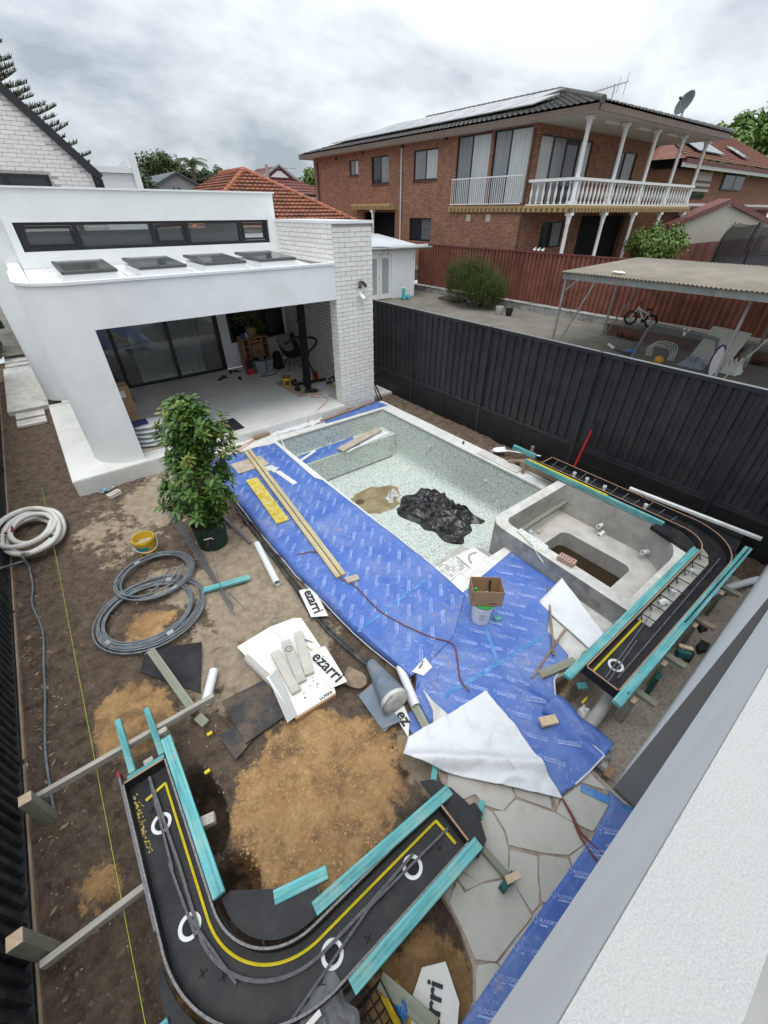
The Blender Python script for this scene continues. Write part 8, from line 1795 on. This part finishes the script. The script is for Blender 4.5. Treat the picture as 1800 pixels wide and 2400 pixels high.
MB().lathe([(.205, -.16), (.225, -.13), (.245, .20), (.25, .30), (.238, .30), (.225, .21), (.01, .21)], (pc[0], pc[1], 0), 30).build('planter_bag', 'pot_green', MT)
MB().lathe([(.01, .23), (.225, .225)], (pc[0], pc[1], 0), 24, False).build('potting_soil', 'soil_pot', MT)
MB().tube(smooth_path([(.86, 5.47, .17), (.86, 5.43, .24), (.92, 5.42, .27), (.98, 5.43, .24), (.98, 5.47, .17)], 5), .012, 6).build('bag_handle', 'pot_green', MT)
MB().tube(smooth_path([(.78, 5.49, .13), (.80, 5.46, .155), (.88, 5.445, .15), (.90, 5.45, .11)], 4), .009, 6).build('plant_tag', 'pvc_white', MT); MB().tube([(.83, 5.455, .13), (.79, 5.45, .02)], .006, 5).build('red_tie', 'red_paint', MT)
rnd_ = random.Random(21); trunk = MB(); shoots = []
def crown_r(z):                                       # silhouette radius by height
    for (z0, r0), (z1, r1) in zip(CRP, CRP[1:]):
        if z0 <= z <= z1: return lerp(r0, r1, (z - z0) / (z1 - z0))
    return .05
CRP = [(.38, .26), (.60, .42), (.9, .49), (1.2, .50), (1.5, .47), (1.8, .41), (2.05, .30), (2.22, .12)]
stems = [[(.93, 5.70, .15), (.97, 5.71, .6), (1.02, 5.73, 1.1), (1.07, 5.75, 1.6), (1.13, 5.76, 2.12)], [(.96, 5.69, .15), (1.04, 5.70, .55), (1.10, 5.72, 1.0), (1.15, 5.75, 1.5)], [(.90, 5.69, .15), (.88, 5.68, .5), (.90, 5.70, .95), (.93, 5.72, 1.35)]]
for st_ in stems: trunk.tube(smooth_path(st_, 6), [lerp(.016, .006, k / (6 * (len(st_) - 1))) for k in range(6 * (len(st_) - 1) + 1)], 6)
for k in range(430):
    z = rnd_.uniform(.40, 2.18) if k < 350 else rnd_.uniform(1.5, 2.2); rr = crown_r(z) * (rnd_.random() ** .45) * rnd_.uniform(.8, 1.15); a = rnd_.random() * 2 * math.pi; rr *= 1 + .75 * nz(math.cos(a) * 1.6, math.sin(a) * 1.6, z * 2.6); z += .12 * nz(math.cos(a) * 2, math.sin(a) * 2, 5)
    ax_ = .89 + .115 * z; ay = 5.70 + .03 * z; p = Vector((ax_ + rr * math.cos(a), ay + rr * math.sin(a), z))
    base = Vector((ax_ + .02 * math.cos(a), ay + .02 * math.sin(a), max(.2, z - .16 - rr * .35))); d_ = (p - base).normalized() + Vector((0, 0, .35)); shoots.append((p, d_.normalized(), z, rr / max(.05, crown_r(z))))
    if rr > .12: trunk.tube([base, base.lerp(p, .5) + Vector((0, 0, .02)), p], [.006, .004, .003], 4)
for (x, y, z) in ((1.40, 5.62, 1.20), (1.42, 5.60, 1.0), (1.36, 5.63, .72), (1.34, 5.6, 1.15), (.52, 5.75, 1.0), (.55, 5.8, 1.1), (.50, 5.7, .82)):
    p = Vector((x, y, z)); base = Vector((.93, 5.7, z - .3)); trunk.tube([base, p], [.006, .003], 4); shoots += [(p, (p - base).normalized(), z, 1.0)] * 2
trunk.build('stems', 'trunk_pale', MT)
LM = leaf_mesh(.118, .047, 'leaf_magnolia'); leaves = []
for (p, d_, z, q) in shoots:
    m_ = rnd_.randint(7, 10); s_ = d_.orthogonal().normalized(); tip = q > .75 and z > 1.45 and rnd_.random() < .38
    for j in range(m_):
        a = 2.4 * j; side = (Matrix.Rotation(a, 3, d_) @ s_); o_ = (side * rnd_.uniform(.7, 1.1) + d_ * rnd_.uniform(.15, .7) + Vector((0, 0, rnd_.uniform(-.25, .1)))).normalized()
        sc_ = rnd_.uniform(.7, 1.2) * (.85 if tip else 1); leaves.append((orient(p - d_ * .012 * j, o_, rnd_.uniform(-.4, .4)) @ Matrix.Scale(sc_, 4), tip, q))
camv = Vector((0, 0, 4.2)); leaves.sort(key=lambda l: (l[0].translation - camv).length - .25 * l[2])
def leafme(mat): me = bpy.data.meshes.new('leaf'); me.from_pydata(LM.v, [], LM.f); me.polygons.foreach_set('use_smooth', [True] * len(me.polygons)); me.materials.append(MATS[mat]); return me
lm0, lm1 = leafme('leaf_magnolia'), leafme('leaf_tip'); off = OFF[MT.name]
for (m_, tip, q) in leaves[:300]:
    o = bpy.data.objects.new('leaf', lm1 if tip else lm0); C.objects.link(o); o.parent = MT; mm = m_.copy(); mm.translation = m_.translation - off; o.matrix_basis = mm
for kind_ in (False, True):
    b = MB(); 
    for (m_, tip, q) in leaves[300:]:
        if tip == kind_: b.add([m_ @ Vector(v_) for v_ in LM.v], LM.f)
    b.smooth = True; o = b.build('young_leaves' if kind_ else 'leaves', 'leaf_tip' if kind_ else 'leaf_magnolia', MT); o['kind'] = 'stuff'
# rosemary
RS = thing('rosemary_bush', 'tall spiky rosemary bush against the rust red fence', 'bush', (17.3, 14.8, .4)); b = MB(); rnd_ = random.Random(5); stm = MB()
for k in range(3400):
    a = rnd_.random() * 6.28; rr = rnd_.random() ** .6; x = 17.35 + 1.0 * rr * math.cos(a); y = 15.0 + 1.65 * rr * math.sin(a) ; top = (1.35 + .55 * max(0, (y - 14.0) / 2.0)) * (1 - .42 * rr ** 2) + rnd_.uniform(-.3, .3)
    z = .42 + top * rnd_.random() ** .6; lean = Vector((.35 * math.cos(a) * rr, .35 * math.sin(a) * rr, 1)).normalized() + Vector((rnd_.gauss(0, .18), rnd_.gauss(0, .18), 0)); lean.normalize(); L = rnd_.uniform(.30, .62); p = Vector((x, y, z)); s_ = lean.orthogonal().normalized()
    for j in range(5):
        q = p + lean * L * j / 5
        for t_ in (0, 1): o_ = (Matrix.Rotation(j * 1.3 + t_ * 3.14, 3, lean) @ s_) * .035 + lean * .05; w_ = lean.cross(o_).normalized() * .014; b.add([q - w_, q + w_, q + o_], [(0, 1, 2)])
    w_ = s_ * .016; b.add([p - w_, p + w_, p + lean * L], [(0, 1, 2)])
for k in range(30): a = rnd_.random() * 6.28; stm.tube([(17.35 + .1 * math.cos(a), 14.75 + .15 * math.sin(a), .4), (17.35 + .6 * math.cos(a), 14.75 + 1.0 * math.sin(a), 1.0)], .012, 5)
b.build('foliage', 'leaf_rosemary', RS)['kind'] = 'stuff'; stm.build('stems', 'bark', RS)
tag(MB().ell((17.9, 17.0, .42), (.7, .9, .08)).ell((17.6, 16.3, .42), (.5, .4, .06)).build('garden_bed', 'soil_pot'), 'patch of weedy soil between the garage and the rosemary bush', 'soil')
def tree(name, label, base, trunk_h, crown, clumps, leaves_, ls, mat, seed, cat='tree', group=None, trunk_r=.18, sub=.42):
    t_ = thing(name, label, cat, base, group); rnd_ = random.Random(seed); tb = MB(); b = MB(); cz = Vector(base) + Vector((0, 0, trunk_h))
    tb.tube([base, cz], [trunk_r, trunk_r * .6], 7)
    for c in range(clumps):
        d_ = Vector((rnd_.gauss(0, 1), rnd_.gauss(0, 1), rnd_.gauss(0, .9))).normalized() * (rnd_.random() ** .4); ce = cz + Vector((d_.x * crown[0], d_.y * crown[1], crown[2] * (d_.z * .8 + .35)))
        tb.tube([cz - Vector((0, 0, trunk_h * .3 * rnd_.random())), cz.lerp(ce, .55) + Vector((0, 0, .1)), ce], [trunk_r * .35, trunk_r * .2, .01], 5); cr_ = sub * min(crown) * rnd_.uniform(.6, 1.2)
        for k in range(leaves_):
            e_ = Vector((rnd_.gauss(0, 1), rnd_.gauss(0, 1), rnd_.gauss(0, .8))).normalized() * rnd_.random() ** .5 * cr_; p = ce + e_; n_ = (e_ + Vector((rnd_.gauss(0, .5) * cr_, rnd_.gauss(0, .5) * cr_, .5 * cr_))).normalized(); s_ = n_.orthogonal().normalized(); s_ = Matrix.Rotation(rnd_.random() * 6.28, 3, n_) @ s_; u_ = n_.cross(s_); l = ls * rnd_.uniform(.6, 1.3)
            b.add([p - s_ * l * .5, p + u_ * l * .25, p + s_ * l * .5, p - u_ * l * .25], [(0, 1, 2, 3)])
    tb.build('trunk', 'bark', t_); b.build('crown', mat, t_); return t_
tree('lemon_bush', 'bright green bush in front of the veranda columns', (27.3, 11.7, 1.35), .9, (2.3, 1.0, 1.15), 60, 160, .17, 'leaf_bush', 4, 'bush', None, .10, .5)
tree('garden_tree', 'large green tree at the right edge above the brown tiled roof', (82, 26, 1.3), 7.6, (9, 7, 4.2), 80, 170, .8, 'leaf_bush', 8, 'tree', 'trees on the skyline', .5)
tree('garden_tree', 'lower tree just left of the solar panels at the right', (66, 26, 1.3), 7.0, (5.0, 4, 2.4), 50, 150, .7, 'leaf_bush', 9, 'tree', 'trees on the skyline', .4)
tree('garden_tree', 'dark broad tree behind the grey gable house', (16.6, 60, .3), 6.2, (3.2, 2.5, 2.2), 50, 160, .36, 'leaf_far', 10, 'tree', 'trees on the skyline', .3)
tree('garden_tree', 'dark tree right of the palm', (21.5, 60, .3), 5.6, (2.6, 2.2, 2.0), 40, 150, .36, 'leaf_far', 11, 'tree', 'trees on the skyline', .3)
tree('garden_tree', 'slim green tree behind the left end of the brick house', (36, 62, .3), 5.5, (1.6, 1.6, 2.6), 30, 140, .4, 'leaf_bush', 12, 'tree', 'trees on the skyline', .25)
tree('shrub', 'blue green shrub in front of the grey gable house', (11.4, 38, .3), 4.3, (1.1, .7, .75), 20, 110, .2, 'leaf_bluegreen', 13, 'bush', 'trees on the skyline', .1, .6)
tree('shrub', 'thin shrub beside the white corner fin', (8.7, 36, .3), 4.6, (.55, .5, 1.2), 18, 90, .2, 'leaf_bluegreen', 14, 'bush', 'trees on the skyline', .08, .8)
tree('shrub', 'small green tree in front of the maroon roofed house', (26.3, 42, .3), 4.3, (1.2, .8, .8), 24, 120, .22, 'leaf_bush', 15, 'bush', 'trees on the skyline', .1, .6)
tree('shrub', 'green branch at the right edge over the garage roof', (52, 12, 1.3), 3.4, (2.6, 1.6, 1.0), 24, 110, .4, 'leaf_bush', 16, 'bush', 'trees on the skyline', .15, .6)
tree('shrub', 'dark hedge shrub at the end of the left path', (-1.55, 20.5, -.1), .3, (.16, 1.6, .5), 26, 100, .09, 'leaf_far', 17, 'bush', None, .03, 1.0)
# palm
PL = thing('palm_tree', 'tall palm with drooping fronds behind the grey gable house', 'palm', (18.0, 55, .3), 'trees on the skyline'); MB().tube([(18, 55, .3), (18.1, 55, 8.0)], [.22, .14], 8).build('trunk', 'bark', PL); rnd_ = random.Random(3)
for k in range(17):
    a = 2 * math.pi * k / 17 + rnd_.uniform(-.15, .15); el_ = rnd_.uniform(.3, 1.3); L = rnd_.uniform(1.5, 2.1); pts = []
    for j in range(9): t_ = j / 8; pts.append(Vector((18.1 + L * t_ * math.cos(a) * math.cos(el_ * (1 - t_ * .5)), 55 + L * t_ * math.sin(a) * math.cos(el_ * (1 - t_ * .5)), 8.0 + L * (t_ * math.sin(el_) - .75 * t_ * t_))))
    b = MB().tube(pts, .02, 4)
    for j in range(1, 9):
        for s_ in (-1, 1):
            for q in (0, .5):
                p = pts[j - 1].lerp(pts[j], q); sd_ = Vector((-math.sin(a), math.cos(a), 0)) * s_ * .5 * (1 - .4 * j / 8) + Vector((0, 0, -.25)); f_ = (pts[j] - pts[j - 1]).normalized() * .04; b.add([p - f_, p + f_, p + sd_], [(0, 1, 2)])
    b.build('frond', 'leaf_far', PL)
# norfolk pine
NP = thing('norfolk_pine', 'tall norfolk pine with tiered branches behind the white gable', 'tree', (1.8, 40, .1), 'trees on the skyline'); MB().tube([(1.8, 40, .1), (1.8, 40, 15.5)], [.32, .05], 8).build('trunk', 'bark', NP); rnd_ = random.Random(9); b = MB(); bb = MB()
for i in range(19):
    z = 5.2 + i * .50; L0 = max(.6, 5.9 * (1 - (z - 5) / 10))
    for k in range(7):
        a = 2 * math.pi * k / 7 + i * .5 + rnd_.uniform(-.12, .12); L = L0 * rnd_.uniform(.85, 1.08); pts = [Vector((1.8 + L * t_ * math.cos(a), 40 + L * t_ * math.sin(a), z + L * (.06 * t_ + .16 * t_ * t_))) for t_ in [j / 8 for j in range(9)]]
        bb.tube(pts, [.05 * (1 - .75 * j / 8) for j in range(9)], 4); n_ = int(L * 17)
        for j in range(n_):
            t_ = (j + 1) / n_; q = pts[min(7, int(t_ * 8))].lerp(pts[min(8, int(t_ * 8) + 1)], (t_ * 8) % 1)
            for s_ in (-1, 0, 1):
                h_ = lerp(.60, .24, t_) * rnd_.uniform(.45, 1.15); u_ = Vector((math.cos(a) * .35, math.sin(a) * .35, 1)) + Vector((-math.sin(a), math.cos(a), 0)) * s_ * .7; u_.normalize(); w_ = Vector((math.cos(a), math.sin(a), 0)) * .022; u_ += Vector((rnd_.gauss(0, .22), rnd_.gauss(0, .22), 0))
                b.add([q - w_, q + w_, q + u_ * h_ + w_ * .4, q + u_ * h_ - w_ * .4], [(0, 1, 2, 3)])
bb.build('branches', 'bark', NP); b.build('foliage', 'leaf_pine', NP)['kind'] = 'stuff'
